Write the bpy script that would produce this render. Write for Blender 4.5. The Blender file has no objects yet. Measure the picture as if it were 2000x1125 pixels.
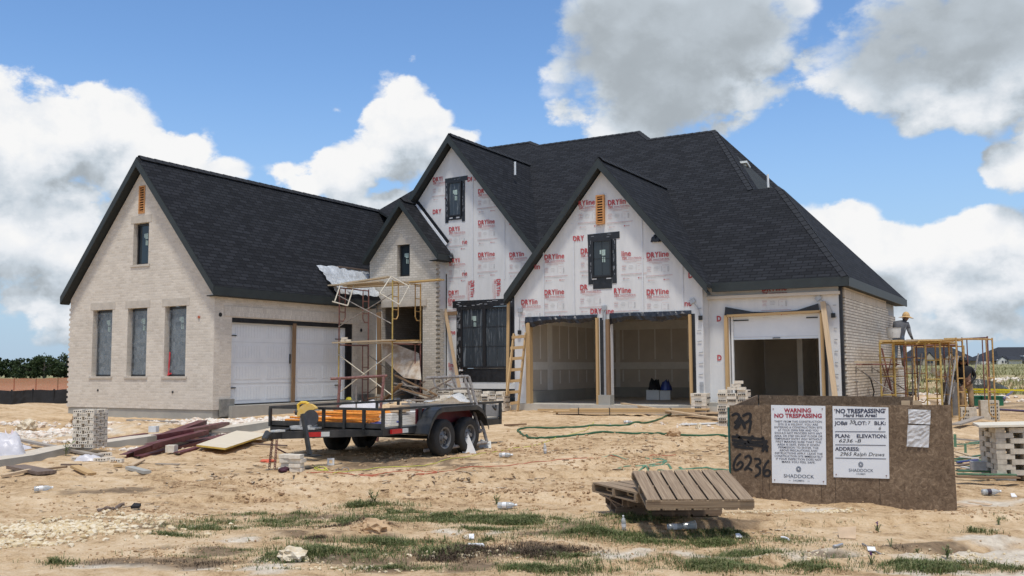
import bpy, bmesh, math, random
import numpy as np
from mathutils import Vector, Matrix
from mathutils.geometry import tessellate_polygon
rad = math.radians
rng = random.Random(7)
SC = bpy.context.scene
COL = SC.collection
# ------------------------------------------------------------------ camera
FPX, PIT, ROL, YAW, CH = 1874.0, .0837452, -.00579497, .524989, 1.70
_fw = Vector((-math.sin(YAW), math.cos(YAW), 0)); _rt = Vector((math.cos(YAW), math.sin(YAW), 0)); _up = Vector((0, 0, 1))
CF = _fw*math.cos(PIT)+_up*math.sin(PIT); _U = _up*math.cos(PIT)-_fw*math.sin(PIT)
CR = _rt*math.cos(ROL)+_U*math.sin(ROL); CU = _U*math.cos(ROL)-_rt*math.sin(ROL)
CC = Vector((0, 0, CH))
cd = bpy.data.cameras.new('camera'); cam = bpy.data.objects.new('camera', cd); COL.objects.link(cam)
cam.matrix_world = Matrix(((CR.x, CU.x, -CF.x, 0), (CR.y, CU.y, -CF.y, 0), (CR.z, CU.z, -CF.z, CH), (0, 0, 0, 1)))
cd.sensor_width = 36; cd.lens = FPX/2000*36; cd.clip_start = .1; cd.clip_end = 6000
SC.camera = cam
def ray(x, y): return CF+CR*((x-1000)/FPX)-CU*((y-562.5)/FPX)
def at(x, y, d): return CC+ray(x, y)*d
def pl(x, y, ax, v):
    r = ray(x, y); return CC+r*((v-CC[ax])/r[ax])
# ------------------------------------------------------------------ noise + terrain
def _hash(ix, iy, s):
    n = (ix*374761393+iy*668265263+s*1442695041) & 0xFFFFFFFF
    n = ((n ^ (n >> 13))*1274126177) & 0xFFFFFFFF
    return ((n ^ (n >> 16)) & 0xFFFF)/65535.0
def vnoise(x, y, s=0):
    x = np.asarray(x, float); y = np.asarray(y, float)
    ix = np.floor(x).astype(np.int64); iy = np.floor(y).astype(np.int64)
    fx = x-ix; fy = y-iy; fx = fx*fx*(3-2*fx); fy = fy*fy*(3-2*fy)
    a = _hash(ix, iy, s); b = _hash(ix+1, iy, s); c = _hash(ix, iy+1, s); d = _hash(ix+1, iy+1, s)
    return (a*(1-fx)+b*fx)*(1-fy)+(c*(1-fx)+d*fx)*fy
def fbm(x, y, s=0, o=4):
    t = 0; a = .5; f = 1
    for k in range(o):
        t = t+a*vnoise(np.asarray(x)*f, np.asarray(y)*f, s+k*17); a *= .5; f *= 2.03
    return t
# control heights (x right, y deep, height) in site axes
_cp = []
def cp(px, py, z):
    p = pl(px, py, 2, z); _cp.append((p.x, p.y, z))
for px in (0, 500, 1000, 1500, 2000): cp(px, 1125, 0.0); cp(px, 1000, 0.0)
for px in (100, 700, 1200, 1800): cp(px, 940, .03)
cp(530, 922, .04); cp(867, 886, .10); cp(678, 882, .10); cp(300, 870, .12); cp(20, 860, .08); cp(1250, 850, .25); cp(1900, 830, .2); cp(1960, 860, .1)
cp(60, 787, .15); cp(60, 763, .05)
_cp += [(-21, 19.3, .3), (-24.5, 19.3, .3), (-27.7, 19.3, .33), (-19, 23, .35), (-20, 26.3, .45), (-16.5, 26.5, .5), (-14, 24.9, .46), (-11.5, 24.9, .43), (-9, 24.9, .41), (-6.5, 25.3, .36), (-4.3, 26, .32), (-4, 32, .3), (-1.5, 28, .2), (-28.5, 24, .4), (-30, 35, .4), (0, 40, .35), (4, 34, .3), (-10, 50, .5), (-25, 50, .3)]
_rp = lambda d, u: (-math.sin(YAW)*d+math.cos(YAW)*u, math.cos(YAW)*d+math.sin(YAW)*u)
for u in (-60, -30, 0, 30, 60):
    x, y = _rp(2, u); _cp.append((x, y, 0.0)); x, y = _rp(-40, u); _cp.append((x, y, 0.0))
for d, u, z in ((60, 34, .75), (100, 55, 1.35), (170, 90, 1.9), (400, 200, 2.0), (700, 350, 2.0), (90, -46, .0), (160, -80, .25), (260, -130, .2), (500, -260, .2), (150, 0, .6), (300, 0, .8), (700, 0, 1), (45, 25, .35), (60, 80, .8), (130, 130, 1.5), (60, -60, .05)):
    x, y = _rp(d, u); _cp.append((x, y, z))
_cpa = np.array(_cp)
def hbase(x, y):
    x = np.asarray(x, float); y = np.asarray(y, float)
    num = np.zeros_like(x); den = np.zeros_like(x)
    for cx, cy, cz in _cpa:
        d2 = (x-cx)**2+(y-cy)**2+.6
        w = 1/d2**1.6; num += w*cz; den += w
    return num/den
mounds = []
def mound(px, py, z, r, h, sx=1.0): p = pl(px, py, 2, z); mounds.append((p.x, p.y, r, h, sx))
mound(20, 812, .2, 2.0, .22); mound(75, 806, .22, 1.4, .18); mound(255, 838, .25, 1.0, .24, 1.8); mound(510, 967, .02, .35, .12); mound(715, 1035, 0, .28, .12)
mound(1280, 938, .05, .3, .05); mound(1150, 1045, 0, .3, .06); mound(1790, 742, .45, 2.2, 1.0); mound(1845, 765, .35, 2.6, .5); mound(1960, 745, .6, 5, .5, 2.5); mound(1900, 790, .3, 2.0, .22, 2.0); mound(780, 800, .45, 1.2, .3); mound(1330, 853, .22, .3, .08)
RUTS = []
for (x0, y0, x1, y1, dp) in ((-60, 945, 1500, 925, .05), (-60, 985, 1350, 958, .045), (560, 990, 1440, 868, .04), (300, 940, 1250, 985, .03), (640, 960, 1500, 905, .045), (1350, 1030, 2060, 1010, .035), (1480, 1095, 2060, 1050, .035), (-60, 925, 900, 940, .03)):
    _a = pl(x0, y0, 2, 0.03); _b = pl(x1, y1, 2, .05); RUTS.append((_a.x, _a.y, _b.x, _b.y, .14, dp*1.7))
def height(x, y):
    x = np.asarray(x, float); y = np.asarray(y, float)
    d = -math.sin(YAW)*x+math.cos(YAW)*y; u = math.cos(YAW)*x+math.sin(YAW)*y
    z = hbase(x, y)
    far = np.clip((d-45)/80, 0, 1)
    z = z+(fbm(x/3.1, y/3.1, 3)-.47)*.13*(1+2*far)+(fbm(x/.75, y/.75, 11, 3)-.44)*.07+(fbm(u/.45, d/.16, 31, 3)-.44)*.05*(1-far)
    rg = fbm(x/.9, y/.9, 51, 3); z = z+(fbm(x/.15, y/.15, 23, 3)-.44)*(.024+.11*np.clip(rg-.42, 0, .3)/.3)*(1-far)
    for (ax, ay, bx, by, wd_, dp) in RUTS:
        ex, ey = bx-ax, by-ay; L2 = math.hypot(ex, ey); t = ((x-ax)*ex+(y-ay)*ey)/L2; q = ((x-ax)*ey-(y-ay)*ex)/L2+.18*np.sin(t*.55)+.05*np.sin(t*2.1); m_ = np.clip(1-np.abs(t/L2-.5)*2, 0, .15)/.15
        z = z+m_*dp*(-np.exp(-(q/wd_)**2)+.55*np.exp(-((np.abs(q)-wd_*1.7)/(wd_*.6))**2)+.25*np.exp(-(q/wd_)**2)*np.sin(t*38))
    for mx, my, r, h, sx in mounds:
        du = (x-mx)*math.cos(YAW)+(y-my)*math.sin(YAW); dd = -(x-mx)*math.sin(YAW)+(y-my)*math.cos(YAW)
        q = (du/(r*sx))**2+(dd/r)**2
        z = z+h*np.exp(-q*1.6)*(.75+.5*fbm(x/.4, y/.4, 41, 3))
    return z
def gz(x, y): return float(height(np.array([x]), np.array([y]))[0])
def GR(px, py, dz=0.0):
    z = .1
    for k in range(14):
        p = pl(px, py, 2, z)
        if not (0 < (p-CC).dot(CF) < 900): z = min(z, 1.2)-.05; continue
        z = .5*z+.5*gz(p.x, p.y)
    p = pl(px, py, 2, z); p.z = gz(p.x, p.y)+dz
    return p
# ------------------------------------------------------------------ mesh collector
class MB:
    def __init__(s): s.v = []; s.f = []; s.uv = []; s.m = []; s.cuts = []
    def cut(s): s.cuts.append((len(s.v), len(s.f)))
    def face(s, pts, uvs=None, m=0):
        i = len(s.v); pts = [Vector(p) for p in pts]; s.v += pts; s.f.append(tuple(range(i, i+len(pts))))
        if uvs is None:
            n = Vector((0, 0, 0))
            for k in range(len(pts)): n += pts[k].cross(pts[(k+1) % len(pts)])
            if n.length < 1e-12: n = Vector((0, 0, 1))
            n.normalize()
            if abs(n.z) > .985: uvs = [(p.x, p.y) for p in pts]
            else:
                t = Vector((0, 0, 1)).cross(n).normalized(); b = n.cross(t)
                uvs = [(p.dot(t), p.dot(b)) for p in pts]
        s.uv += [tuple(q) for q in uvs]; s.m.append(m)
    def bar(s, p, q, w, h, up=(0, 0, 1), m=0, ext=0):
        s.cut()
        p = Vector(p); q = Vector(q); d = (q-p); L = d.length; d.normalize(); p = p-d*ext; q = q+d*ext; L += 2*ext
        up = Vector(up)
        if abs(d.dot(up)) > .99: up = Vector((0, 1, 0)) if abs(d.y) < .9 else Vector((1, 0, 0))
        x = d.cross(up).normalized(); y = x.cross(d)
        o = rng.random()*30
        c = [(-w/2, -h/2), (w/2, -h/2), (w/2, h/2), (-w/2, h/2)]
        A = [p+x*a+y*b for a, b in c]; B = [q+x*a+y*b for a, b in c]
        for k in range(4):
            j = (k+1) % 4; e = (w, h, w, h)[k]; oo = o+k*3
            s.face([A[k], A[j], B[j], B[k]], [(0, oo), (0, oo+e), (L, oo+e), (L, oo)], m)
        s.face([A[3], A[2], A[1], A[0]], [(o, o), (o, o+w), (o+.01, o+w), (o+.01, o)], m); s.face(B, [(o, o), (o, o+w), (o+.01, o+w), (o+.01, o)], m)
    def box(s, c, d, rz=0, m=0, M=None):
        s.cut()
        x, y, z = d[0]/2, d[1]/2, d[2]/2
        R = M if M is not None else Matrix.Rotation(rz, 3, 'Z')
        c = Vector(c); P = [c+R@Vector((a*x, b*y, e*z)) for a in (-1, 1) for b in (-1, 1) for e in (-1, 1)]
        for q in ((0, 1, 3, 2), (4, 6, 7, 5), (0, 4, 5, 1), (2, 3, 7, 6), (0, 2, 6, 4), (1, 5, 7, 3)): s.face([P[k] for k in q], None, m)
    def path(s, pts, r, n=8, m=0, cap=True, closed=False):
        s.cut()
        pts = [Vector(p) for p in pts]; N = len(pts); rs = r if isinstance(r, (list, tuple)) else [r]*N
        rings = []; prev = None
        for i, p in enumerate(pts):
            if closed: d = (pts[(i+1) % N]-pts[i-1])
            else: d = pts[min(i+1, N-1)]-pts[max(i-1, 0)]
            d.normalize()
            a = prev if prev is not None else (Vector((0, 0, 1)) if abs(d.z) < .9 else Vector((1, 0, 0)))
            x = (a-d*a.dot(d)).normalized(); prev = x; y = d.cross(x)
            rings.append([p+(x*math.cos(2*math.pi*k/n)+y*math.sin(2*math.pi*k/n))*rs[i] for k in range(n)])
        L = 0; rr = range(N if closed else N-1)
        for i in rr:
            j = (i+1) % N; l = (pts[j]-pts[i]).length
            for k in range(n):
                kk = (k+1) % n
                s.face([rings[i][k], rings[i][kk], rings[j][kk], rings[j][k]], [(L, k*.05), (L, k*.05+.05), (L+l, k*.05+.05), (L+l, k*.05)], m)
            L += l
        if cap and not closed: s.face(rings[0][::-1], None, m); s.face(rings[-1], None, m)
    def tube(s, p, q, r, n=8, m=0): s.path([p, q], r, n, m)
    def prism(s, pts, off, m=0, ms=None):
        s.cut()
        pts = [Vector(p) for p in pts]; off = Vector(off); b = [p+off for p in pts]
        s.face(pts, None, m); s.face(b[::-1], None, m if ms is None else ms)
        for k in range(len(pts)):
            j = (k+1) % len(pts); s.face([pts[j], pts[k], b[k], b[j]], None, m if ms is None else ms)
    def wall(s, outer, holes, o, u, v, t, m=0):
        # flat wall with openings: outer and holes in (u,v) metres, t = thickness vector pointing inwards
        o = Vector(o); u = Vector(u); v = Vector(v); t = Vector(t)
        loops = [outer]+holes; flat = [p for l in loops for p in l]
        tri = tessellate_polygon([[Vector((a, b, 0)) for a, b in l] for l in loops])
        W = lambda p: o+u*p[0]+v*p[1]
        n = -t
        for a in tri:
            P = [flat[k] for k in a]
            q = [W(p) for p in P]
            if (q[1]-q[0]).cross(q[2]-q[0]).dot(n) < 0: P = P[::-1]; q = q[::-1]
            s.face(q, P, m); s.face([x+t for x in q[::-1]], P[::-1], m)
        for l in loops:
            for k in range(len(l)):
                a = W(l[k]); b = W(l[(k+1) % len(l)]); s.face([a, b, b+t, a+t], None, m)
    def rock(s, c, r, R, sq=(1, 1, .7), n=1, m=0):
        bm = bmesh.new(); bmesh.ops.create_icosphere(bm, subdivisions=n, radius=1)
        rot = Matrix.Rotation(R.random()*6.3, 3, 'Z'); i0 = len(s.v); c = Vector(c)
        vs = []
        for w in bm.verts:
            p = w.co*r*(.72+.5*R.random()); p = rot@Vector((p.x*sq[0], p.y*sq[1], p.z*sq[2])); vs.append(c+p)
        for fa in bm.faces: s.face([vs[w.index] for w in fa.verts], None, m)
        bm.free()
    def text(s, txt, size, o, x, y, align='CENTER', bold=0., shear=0., m=0, sx=1.):
        key = (txt, align, bold, shear)
        if key not in _tc:
            cu = bpy.data.curves.new('lettering', 'FONT'); cu.body = txt; cu.align_x = align; cu.offset = bold; cu.shear = shear; cu.resolution_u = 3
            ob = bpy.data.objects.new('lettering', cu); COL.objects.link(ob)
            me = bpy.data.meshes.new_from_object(ob)
            _tc[key] = ([v.co.copy() for v in me.vertices], [tuple(p.vertices) for p in me.polygons])
            bpy.data.objects.remove(ob); bpy.data.curves.remove(cu); bpy.data.meshes.remove(me)
        V, F = _tc[key]; o = Vector(o); x = Vector(x); y = Vector(y)
        for f in F: s.face([o+(x*V[k].x*sx+y*V[k].y)*size for k in f], [(0, 0)]*len(f), m)
    def build(s, name, mat, par=None, W=False, smooth=False, weld=False):
        me = bpy.data.meshes.new(name)
        vs = s.v
        if W and par is not None:
            Mi = par.matrix_basis.inverted(); vs = [Mi@p for p in vs]
        me.from_pydata([tuple(p) for p in vs], [], s.f)
        uvl = me.uv_layers.new(name='UVMap'); uvl.data.foreach_set('uv', [c for q in s.uv for c in q])
        for k in (mat if isinstance(mat, (list, tuple)) else [mat]): me.materials.append(k)
        me.polygons.foreach_set('material_index', s.m)
        if weld:
            bm = bmesh.new(); bm.from_mesh(me); bmesh.ops.remove_doubles(bm, verts=bm.verts, dist=1e-4); bmesh.ops.recalc_face_normals(bm, faces=bm.faces); bm.to_mesh(me); bm.free()
        if smooth: me.polygons.foreach_set('use_smooth', [True]*len(me.polygons))
        ob = bpy.data.objects.new(name, me); COL.objects.link(ob)
        if par is not None: ob.parent = par
        return ob
def pieces(b):      # the separate solids of a collector, each as a collector of its own
    out = []; cs = sorted(set(b.cuts)); cs = [c for c in cs if c[1] < len(b.f)]; fv = np.cumsum([0]+[len(f) for f in b.f])
    for k, (v0, f0) in enumerate(cs):
        v1, f1 = cs[k+1] if k+1 < len(cs) else (len(b.v), len(b.f)); n = MB(); n.v = b.v[v0:v1]; n.f = [tuple(i-v0 for i in f) for f in b.f[f0:f1]]; n.m = b.m[f0:f1]; n.uv = b.uv[fv[f0]:fv[f1]]; out.append(n)
    return out
_tc = {}
def tag(o, label=None, cat=None, group=None, kind=None):
    if label: o['label'] = label
    if cat: o['category'] = cat
    if group: o['group'] = group
    if kind: o['kind'] = kind
    return o
def thing(name, label, cat, loc=(0, 0, 0), rz=0, group=None, M=None):
    o = bpy.data.objects.new(name, None); COL.objects.link(o); o.empty_display_size = .1
    o.matrix_basis = (Matrix.Translation(loc)@Matrix.Rotation(rz, 4, 'Z')) if M is None else M
    return tag(o, label, cat, group)
def dup(root, M, label=None, group=None):
    def cpy(o, par):
        c = o.copy(); COL.objects.link(c)
        if par is not None: c.parent = par; c.matrix_parent_inverse = o.matrix_parent_inverse
        for ch in o.children: cpy(ch, c)
        return c
    r = cpy(root, None); r.matrix_basis = M
    if label: r['label'] = label
    if group: r['group'] = group
    return r
def TR(loc, rz=0, rx=0, ry=0, s=1): return Matrix.Translation(loc)@Matrix.Rotation(rz, 4, 'Z')@Matrix.Rotation(ry, 4, 'Y')@Matrix.Rotation(rx, 4, 'X')@Matrix.Diagonal((s, s, s, 1))
# ------------------------------------------------------------------ materials
def newmat(name):
    m = bpy.data.materials.new(name); m.use_nodes = True; nt = m.node_tree
    return m, nt, nt.nodes['Principled BSDF']
def nd(nt, typ, **kw):
    n = nt.nodes.new(typ)
    for k, v in kw.items():
        if k.startswith('i_'):
            key = k[2:]; key = int(key) if key.isdigit() else key.replace('_', ' ')
            n.inputs[key].default_value = v
        else: setattr(n, k, v)
    return n
def c4(c): return (c[0], c[1], c[2], 1)
def M(name, c, r=.8, var=.18, sc=6., bump=0., met=0., c2=None, st=(1, 1, 1), co='Object', spec=.5, fine=0.0, lo=.35, hi=.65, det=5):
    m, nt, b = newmat(name); L = nt.links.new
    b.inputs['Roughness'].default_value = r; b.inputs['Metallic'].default_value = met; b.inputs['Specular IOR Level'].default_value = spec
    tc = nd(nt, 'ShaderNodeTexCoord'); mp = nd(nt, 'ShaderNodeMapping'); mp.inputs['Scale'].default_value = st
    L(tc.outputs[co], mp.inputs['Vector'])
    n = nd(nt, 'ShaderNodeTexNoise', i_Scale=sc, i_Detail=det, i_Roughness=.62); L(mp.outputs[0], n.inputs['Vector'])
    rp = nd(nt, 'ShaderNodeValToRGB'); L(n.outputs['Fac'], rp.inputs['Fac'])
    a = c if c2 is not None else tuple(x*(1-var) for x in c); d = c2 if c2 is not None else tuple(min(1, x*(1+var)) for x in c)
    e = rp.color_ramp.elements; e[0].position = lo; e[0].color = c4(a); e[1].position = hi; e[1].color = c4(d)
    L(rp.outputs[0], b.inputs['Base Color'])
    if bump:
        bp = nd(nt, 'ShaderNodeBump', i_Strength=bump, i_Distance=.02); L(n.outputs['Fac'], bp.inputs['Height']); L(bp.outputs[0], b.inputs['Normal'])
    return m
def wood(name, c, c2, sc=7., r=.75): return M(name, c, r, c2=c2, sc=sc, st=(.25, 9, 9), co='UV', bump=.25, spec=.3, lo=.3, hi=.7)
def brickmat(name, a, b2, mort, w=.2, h=.0795, ms=.009, bump=.5, stain=.25, rough=.9, soft=.1):
    m, nt, b = newmat(name); L = nt.links.new
    b.inputs['Roughness'].default_value = rough; b.inputs['Specular IOR Level'].default_value = .25
    tc = nd(nt, 'ShaderNodeTexCoord')
    br = nd(nt, 'ShaderNodeTexBrick', i_Scale=1.0, offset=.5); L(tc.outputs['UV'], br.inputs['Vector'])
    br.inputs['Color1'].default_value = c4(a); br.inputs['Color2'].default_value = c4(b2); br.inputs['Mortar'].default_value = c4(mort)
    br.inputs['Brick Width'].default_value = w; br.inputs['Row Height'].default_value = h; br.inputs['Mortar Size'].default_value = ms; br.inputs['Mortar Smooth'].default_value = soft; br.inputs['Bias'].default_value = 0
    n = nd(nt, 'ShaderNodeTexNoise', i_Scale=.9, i_Detail=8., i_Roughness=.7); L(tc.outputs['UV'], n.inputs['Vector'])
    n2 = nd(nt, 'ShaderNodeTexNoise', i_Scale=28., i_Detail=3.); L(tc.outputs['UV'], n2.inputs['Vector'])
    ad = nd(nt, 'ShaderNodeMath', operation='ADD'); L(n.outputs['Fac'], ad.inputs[0]); L(n2.outputs['Fac'], ad.inputs[1])
    mr = nd(nt, 'ShaderNodeMapRange', i_1=.65, i_2=1.35, i_3=1-stain, i_4=1+stain); L(ad.outputs[0], mr.inputs[0])
    mx = nd(nt, 'ShaderNodeMix', data_type='RGBA', blend_type='MULTIPLY'); mx.inputs[0].default_value = 1
    L(br.outputs['Color'], mx.inputs[6]); L(mr.outputs[0], mx.inputs[7]); L(mx.outputs[2], b.inputs['Base Color'])
    inv = nd(nt, 'ShaderNodeMath', operation='MULTIPLY_ADD', i_1=-1., i_2=1.); L(br.outputs['Fac'], inv.inputs[0])
    bp = nd(nt, 'ShaderNodeBump', i_Strength=bump, i_Distance=.012); L(inv.outputs[0], bp.inputs['Height']); L(bp.outputs[0], b.inputs['Normal'])
    return m
# ------------------------------------------------------------------ world: daylight sky with cumulus
SUN = Vector((.15, -.29, .93)).normalized()
w = bpy.data.worlds.new('World'); SC.world = w; w.use_nodes = True; nt = w.node_tree; nt.nodes.clear(); L = nt.links.new
def mathn(t, op, a, b=None, c=None, clamp=False):
    n = t.nodes.new('ShaderNodeMath'); n.operation = op; n.use_clamp = clamp
    for k, q in enumerate((a, b, c)):
        if q is None: continue
        if isinstance(q, (int, float)): n.inputs[k].default_value = q
        else: t.links.new(q, n.inputs[k])
    return n.outputs[0]
def vecn(t, op, a, b=None):
    n = t.nodes.new('ShaderNodeVectorMath'); n.operation = op
    for k, q in enumerate((a, b)):
        if q is None: continue
        if isinstance(q, (tuple, list, Vector)): n.inputs[k].default_value = tuple(q)
        else: t.links.new(q, n.inputs[k])
    return n
WHITE = [(60, 300, 190, 120, .9), (-40, 255, 170, 100, .9), (180, 265, 150, 90, .9), (250, 330, 160, 100, .9), (350, 340, 120, 80, .6), (430, 340, 100, 70, .45), (40, 460, 330, 120, .75), (250, 520, 260, 90, .42), (60, 600, 420, 90, .5), (300, 640, 330, 60, .42), (610, 365, 90, 36, .6), (680, 355, 70, 75, .85), (790, 245, 85, 95, 1), (735, 300, 90, 70, .75), (850, 290, 110, 42, .7), (660, 215, 90, 60, .22), (760, 395, 90, 34, .8),
 (1200, 90, 130, 140, 1), (1290, 140, 190, 120, 1), (1260, 220, 90, 70, .8), (1400, 70, 170, 105, 1), (1490, 60, 130, 60, .75), (1560, 20, 90, 40, .55), (1860, 50, 240, 110, 1), (1730, 95, 120, 80, .85), (1960, 110, 150, 100, 1), (1680, 170, 70, 40, .5), (1870, 205, 130, 55, .85), (1790, 240, 55, 40, .75), (1985, 325, 80, 50, .75), (1640, 445, 90, 50, .9), (1700, 500, 130, 75, .95), (1800, 560, 180, 90, .8), (1900, 460, 120, 45, .95), (1930, 540, 180, 90, .85), (1880, 640, 300, 80, .62), (1650, 620, 200, 60, .45), (560, 330, 120, 40, .3), (900, 270, 90, 40, .35), (1180, 250, 90, 60, .4)]
DARK = [(1230, 70, 200, 130), (1290, 190, 120, 90), (1400, 50, 190, 80), (1850, 50, 230, 105), (1740, 100, 120, 80), (200, 470, 260, 90, .1), (20, 500, 200, 80, .1), (300, 350, 120, 60, .2), (150, 350, 90, 40, .2)]
def blobgroup(name, items):
    g = bpy.data.node_groups.new(name, 'ShaderNodeTree')
    g.interface.new_socket('Vector', in_out='INPUT', socket_type='NodeSocketVector'); g.interface.new_socket('Field', in_out='OUTPUT', socket_type='NodeSocketFloat')
    gi = g.nodes.new('NodeGroupInput'); go = g.nodes.new('NodeGroupOutput')
    cur = None
    for it in items:
        x, y, rx, ry = it[:4]; wgt = it[4] if len(it) > 4 else 1
        d = ray(x, y).normalized(); k = rx/ry
        s = vecn(g, 'SUBTRACT', gi.outputs[0], d); s2 = vecn(g, 'MULTIPLY', s.outputs[0], (FPX/rx, FPX/rx, FPX/ry)); l = vecn(g, 'LENGTH', s2.outputs[0]).outputs['Value']
        q = mathn(g, 'MULTIPLY_ADD', l, -.9, wgt)
        cur = q if cur is None else mathn(g, 'SMOOTH_MAX', cur, q, .25)
    g.links.new(cur, go.inputs[0]); return g
GW = blobgroup('cloud masses', WHITE); GD = blobgroup('cloud bases', DARK)
gc = bpy.data.node_groups.new('cloud density', 'ShaderNodeTree')
gc.interface.new_socket('Vector', in_out='INPUT', socket_type='NodeSocketVector'); gc.interface.new_socket('Density', in_out='OUTPUT', socket_type='NodeSocketFloat')
gi = gc.nodes.new('NodeGroupInput'); go = gc.nodes.new('NodeGroupOutput')
nz = vecn(gc, 'NORMALIZE', gi.outputs[0]).outputs[0]
st = vecn(gc, 'MULTIPLY', nz, (1, 1, 1.5)).outputs[0]
n1 = nd(gc, 'ShaderNodeTexNoise', i_Scale=8., i_Detail=8., i_Roughness=.6); gc.links.new(st, n1.inputs['Vector'])
n0 = nd(gc, 'ShaderNodeTexNoise', i_Scale=3.2, i_Detail=3.); gc.links.new(st, n0.inputs['Vector'])
vo = nd(gc, 'ShaderNodeTexVoronoi', i_Scale=24., feature='F1'); gc.links.new(vecn(gc, 'ADD', st, vecn(gc, 'MULTIPLY', n1.outputs['Color'], (.12, .12, .12)).outputs[0]).outputs[0], vo.inputs['Vector'])
gb = gc.nodes.new('ShaderNodeGroup'); gb.node_tree = GW; gc.links.new(nz, gb.inputs[0])
dotf = vecn(gc, 'DOT_PRODUCT', nz, CF).outputs['Value']
off = nd(gc, 'ShaderNodeMapRange', i_1=.72, i_2=.86, i_3=-.02, i_4=-.75); gc.links.new(dotf, off.inputs[0])
fieldm = mathn(gc, 'MAXIMUM', gb.outputs[0], mathn(gc, 'ADD', off.outputs[0], mathn(gc, 'MULTIPLY_ADD', n0.outputs['Fac'], 1.2, -.5)))
dens = mathn(gc, 'MULTIPLY_ADD', n1.outputs['Fac'], 1.9, -.95)
dens = mathn(gc, 'MULTIPLY_ADD', vo.outputs['Distance'], -.42, mathn(gc, 'ADD', dens, .20))
dens = mathn(gc, 'ADD', mathn(gc, 'MULTIPLY', fieldm, 1.0), dens)
gc.links.new(dens, go.inputs[0])
tc = nd(nt, 'ShaderNodeTexCoord'); dirv = vecn(nt, 'NORMALIZE', tc.outputs['Generated']).outputs[0]
def cl(v):
    g = nt.nodes.new('ShaderNodeGroup'); g.node_tree = gc; L(v, g.inputs[0]); return g.outputs[0]
d1 = cl(dirv); d2 = cl(vecn(nt, 'ADD', dirv, (-.006, .0, .040)).outputs[0])
dif = nd(nt, 'ShaderNodeMapRange', interpolation_type='SMOOTHSTEP', i_1=-.58, i_2=.55, i_3=.42, i_4=1.0); L(mathn(nt, 'MULTIPLY_ADD', d1, -.10, mathn(nt, 'SUBTRACT', d1, d2)), dif.inputs[0])
bil = nd(nt, 'ShaderNodeTexNoise', i_Scale=34., i_Detail=4., i_Roughness=.6); L(dirv, bil.inputs['Vector'])
lit = mathn(nt, 'ADD', dif.outputs[0], mathn(nt, 'MULTIPLY_ADD', bil.outputs['Fac'], .6, -.30))
gd = nt.nodes.new('ShaderNodeGroup'); gd.node_tree = GD; L(dirv, gd.inputs[0])
dk = nd(nt, 'ShaderNodeMapRange', interpolation_type='SMOOTHSTEP', i_1=-.15, i_2=.75, i_3=0., i_4=1.); L(mathn(nt, 'MULTIPLY_ADD', d1, .25, gd.outputs[0]), dk.inputs[0])
alpha = nd(nt, 'ShaderNodeMapRange', interpolation_type='SMOOTHSTEP', i_1=-.01, i_2=.2, i_3=0., i_4=1.); L(d1, alpha.inputs[0]); L(mathn(nt, 'MULTIPLY_ADD', dk.outputs[0], .22, .22), alpha.inputs[2])
lm = nd(nt, 'ShaderNodeMix', data_type='FLOAT'); L(mathn(nt, 'MULTIPLY', dk.outputs[0], .80), lm.inputs[0]); L(lit, lm.inputs[2]); lm.inputs[3].default_value = .37
tone = mathn(nt, 'SUBTRACT', lm.outputs[0], mathn(nt, 'MULTIPLY', dk.outputs[0], .06), clamp=True)
rp = nd(nt, 'ShaderNodeValToRGB'); L(tone, rp.inputs[0]); e = rp.color_ramp.elements
e[0].position = .0; e[0].color = (.26, .29, .32, 1); e[1].position = 1; e[1].color = (1.0, 1.0, 1.0, 1)
q = e.new(.36); q.color = (.44, .49, .535, 1); q = e.new(.52); q.color = (.62, .69, .76, 1); q = e.new(.78); q.color = (.88, .91, .95, 1)
sky = nd(nt, 'ShaderNodeTexSky', sky_type='NISHITA', sun_disc=False, sun_elevation=math.asin(SUN.z), sun_rotation=math.atan2(SUN.x, SUN.y), altitude=300., air_density=1.0, dust_density=0., ozone_density=2.)
hs = nd(nt, 'ShaderNodeHueSaturation', i_Hue=.503, i_Saturation=1.15, i_Value=1.0); L(sky.outputs[0], hs.inputs['Color'])
bg1 = nd(nt, 'ShaderNodeBackground', i_Strength=.128); 
sepz = nd(nt, 'ShaderNodeSeparateXYZ'); L(dirv, sepz.inputs[0])
hz = nd(nt, 'ShaderNodeMapRange', interpolation_type='SMOOTHSTEP', i_1=.32, i_2=-.03, i_3=0., i_4=.92); L(sepz.outputs['Z'], hz.inputs[0])
hm = nd(nt, 'ShaderNodeMix', data_type='RGBA'); L(hz.outputs[0], hm.inputs[0]); L(hs.outputs[0], hm.inputs[6]); hm.inputs[7].default_value = (1.85, 2.75, 4.0, 1); L(hm.outputs[2], bg1.inputs[0])
bg2 = nd(nt, 'ShaderNodeBackground', i_Strength=.70); L(rp.outputs[0], bg2.inputs[0])
mx = nd(nt, 'ShaderNodeMixShader'); L(alpha.outputs[0], mx.inputs[0]); L(bg1.outputs[0], mx.inputs[1]); L(bg2.outputs[0], mx.inputs[2])
wo = nd(nt, 'ShaderNodeOutputWorld'); L(mx.outputs[0], wo.inputs[0])
sl = bpy.data.lights.new('sun', 'SUN'); sl.energy = 2.3; sl.angle = rad(7); sl.color = (1, .95, .87)
so = bpy.data.objects.new('sun', sl); COL.objects.link(so); so.rotation_euler = SUN.to_track_quat('Z', 'Y').to_euler()
SC.view_settings.view_transform = 'Standard'; SC.view_settings.look = 'None'; SC.view_settings.exposure = 0.42; SC.view_settings.gamma = 1
w.cycles.sampling_method = 'MANUAL'; w.cycles.sample_map_resolution = 256
SC.cycles.max_bounces = 8; SC.cycles.diffuse_bounces = 6; SC.cycles.transparent_max_bounces = 12
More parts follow.
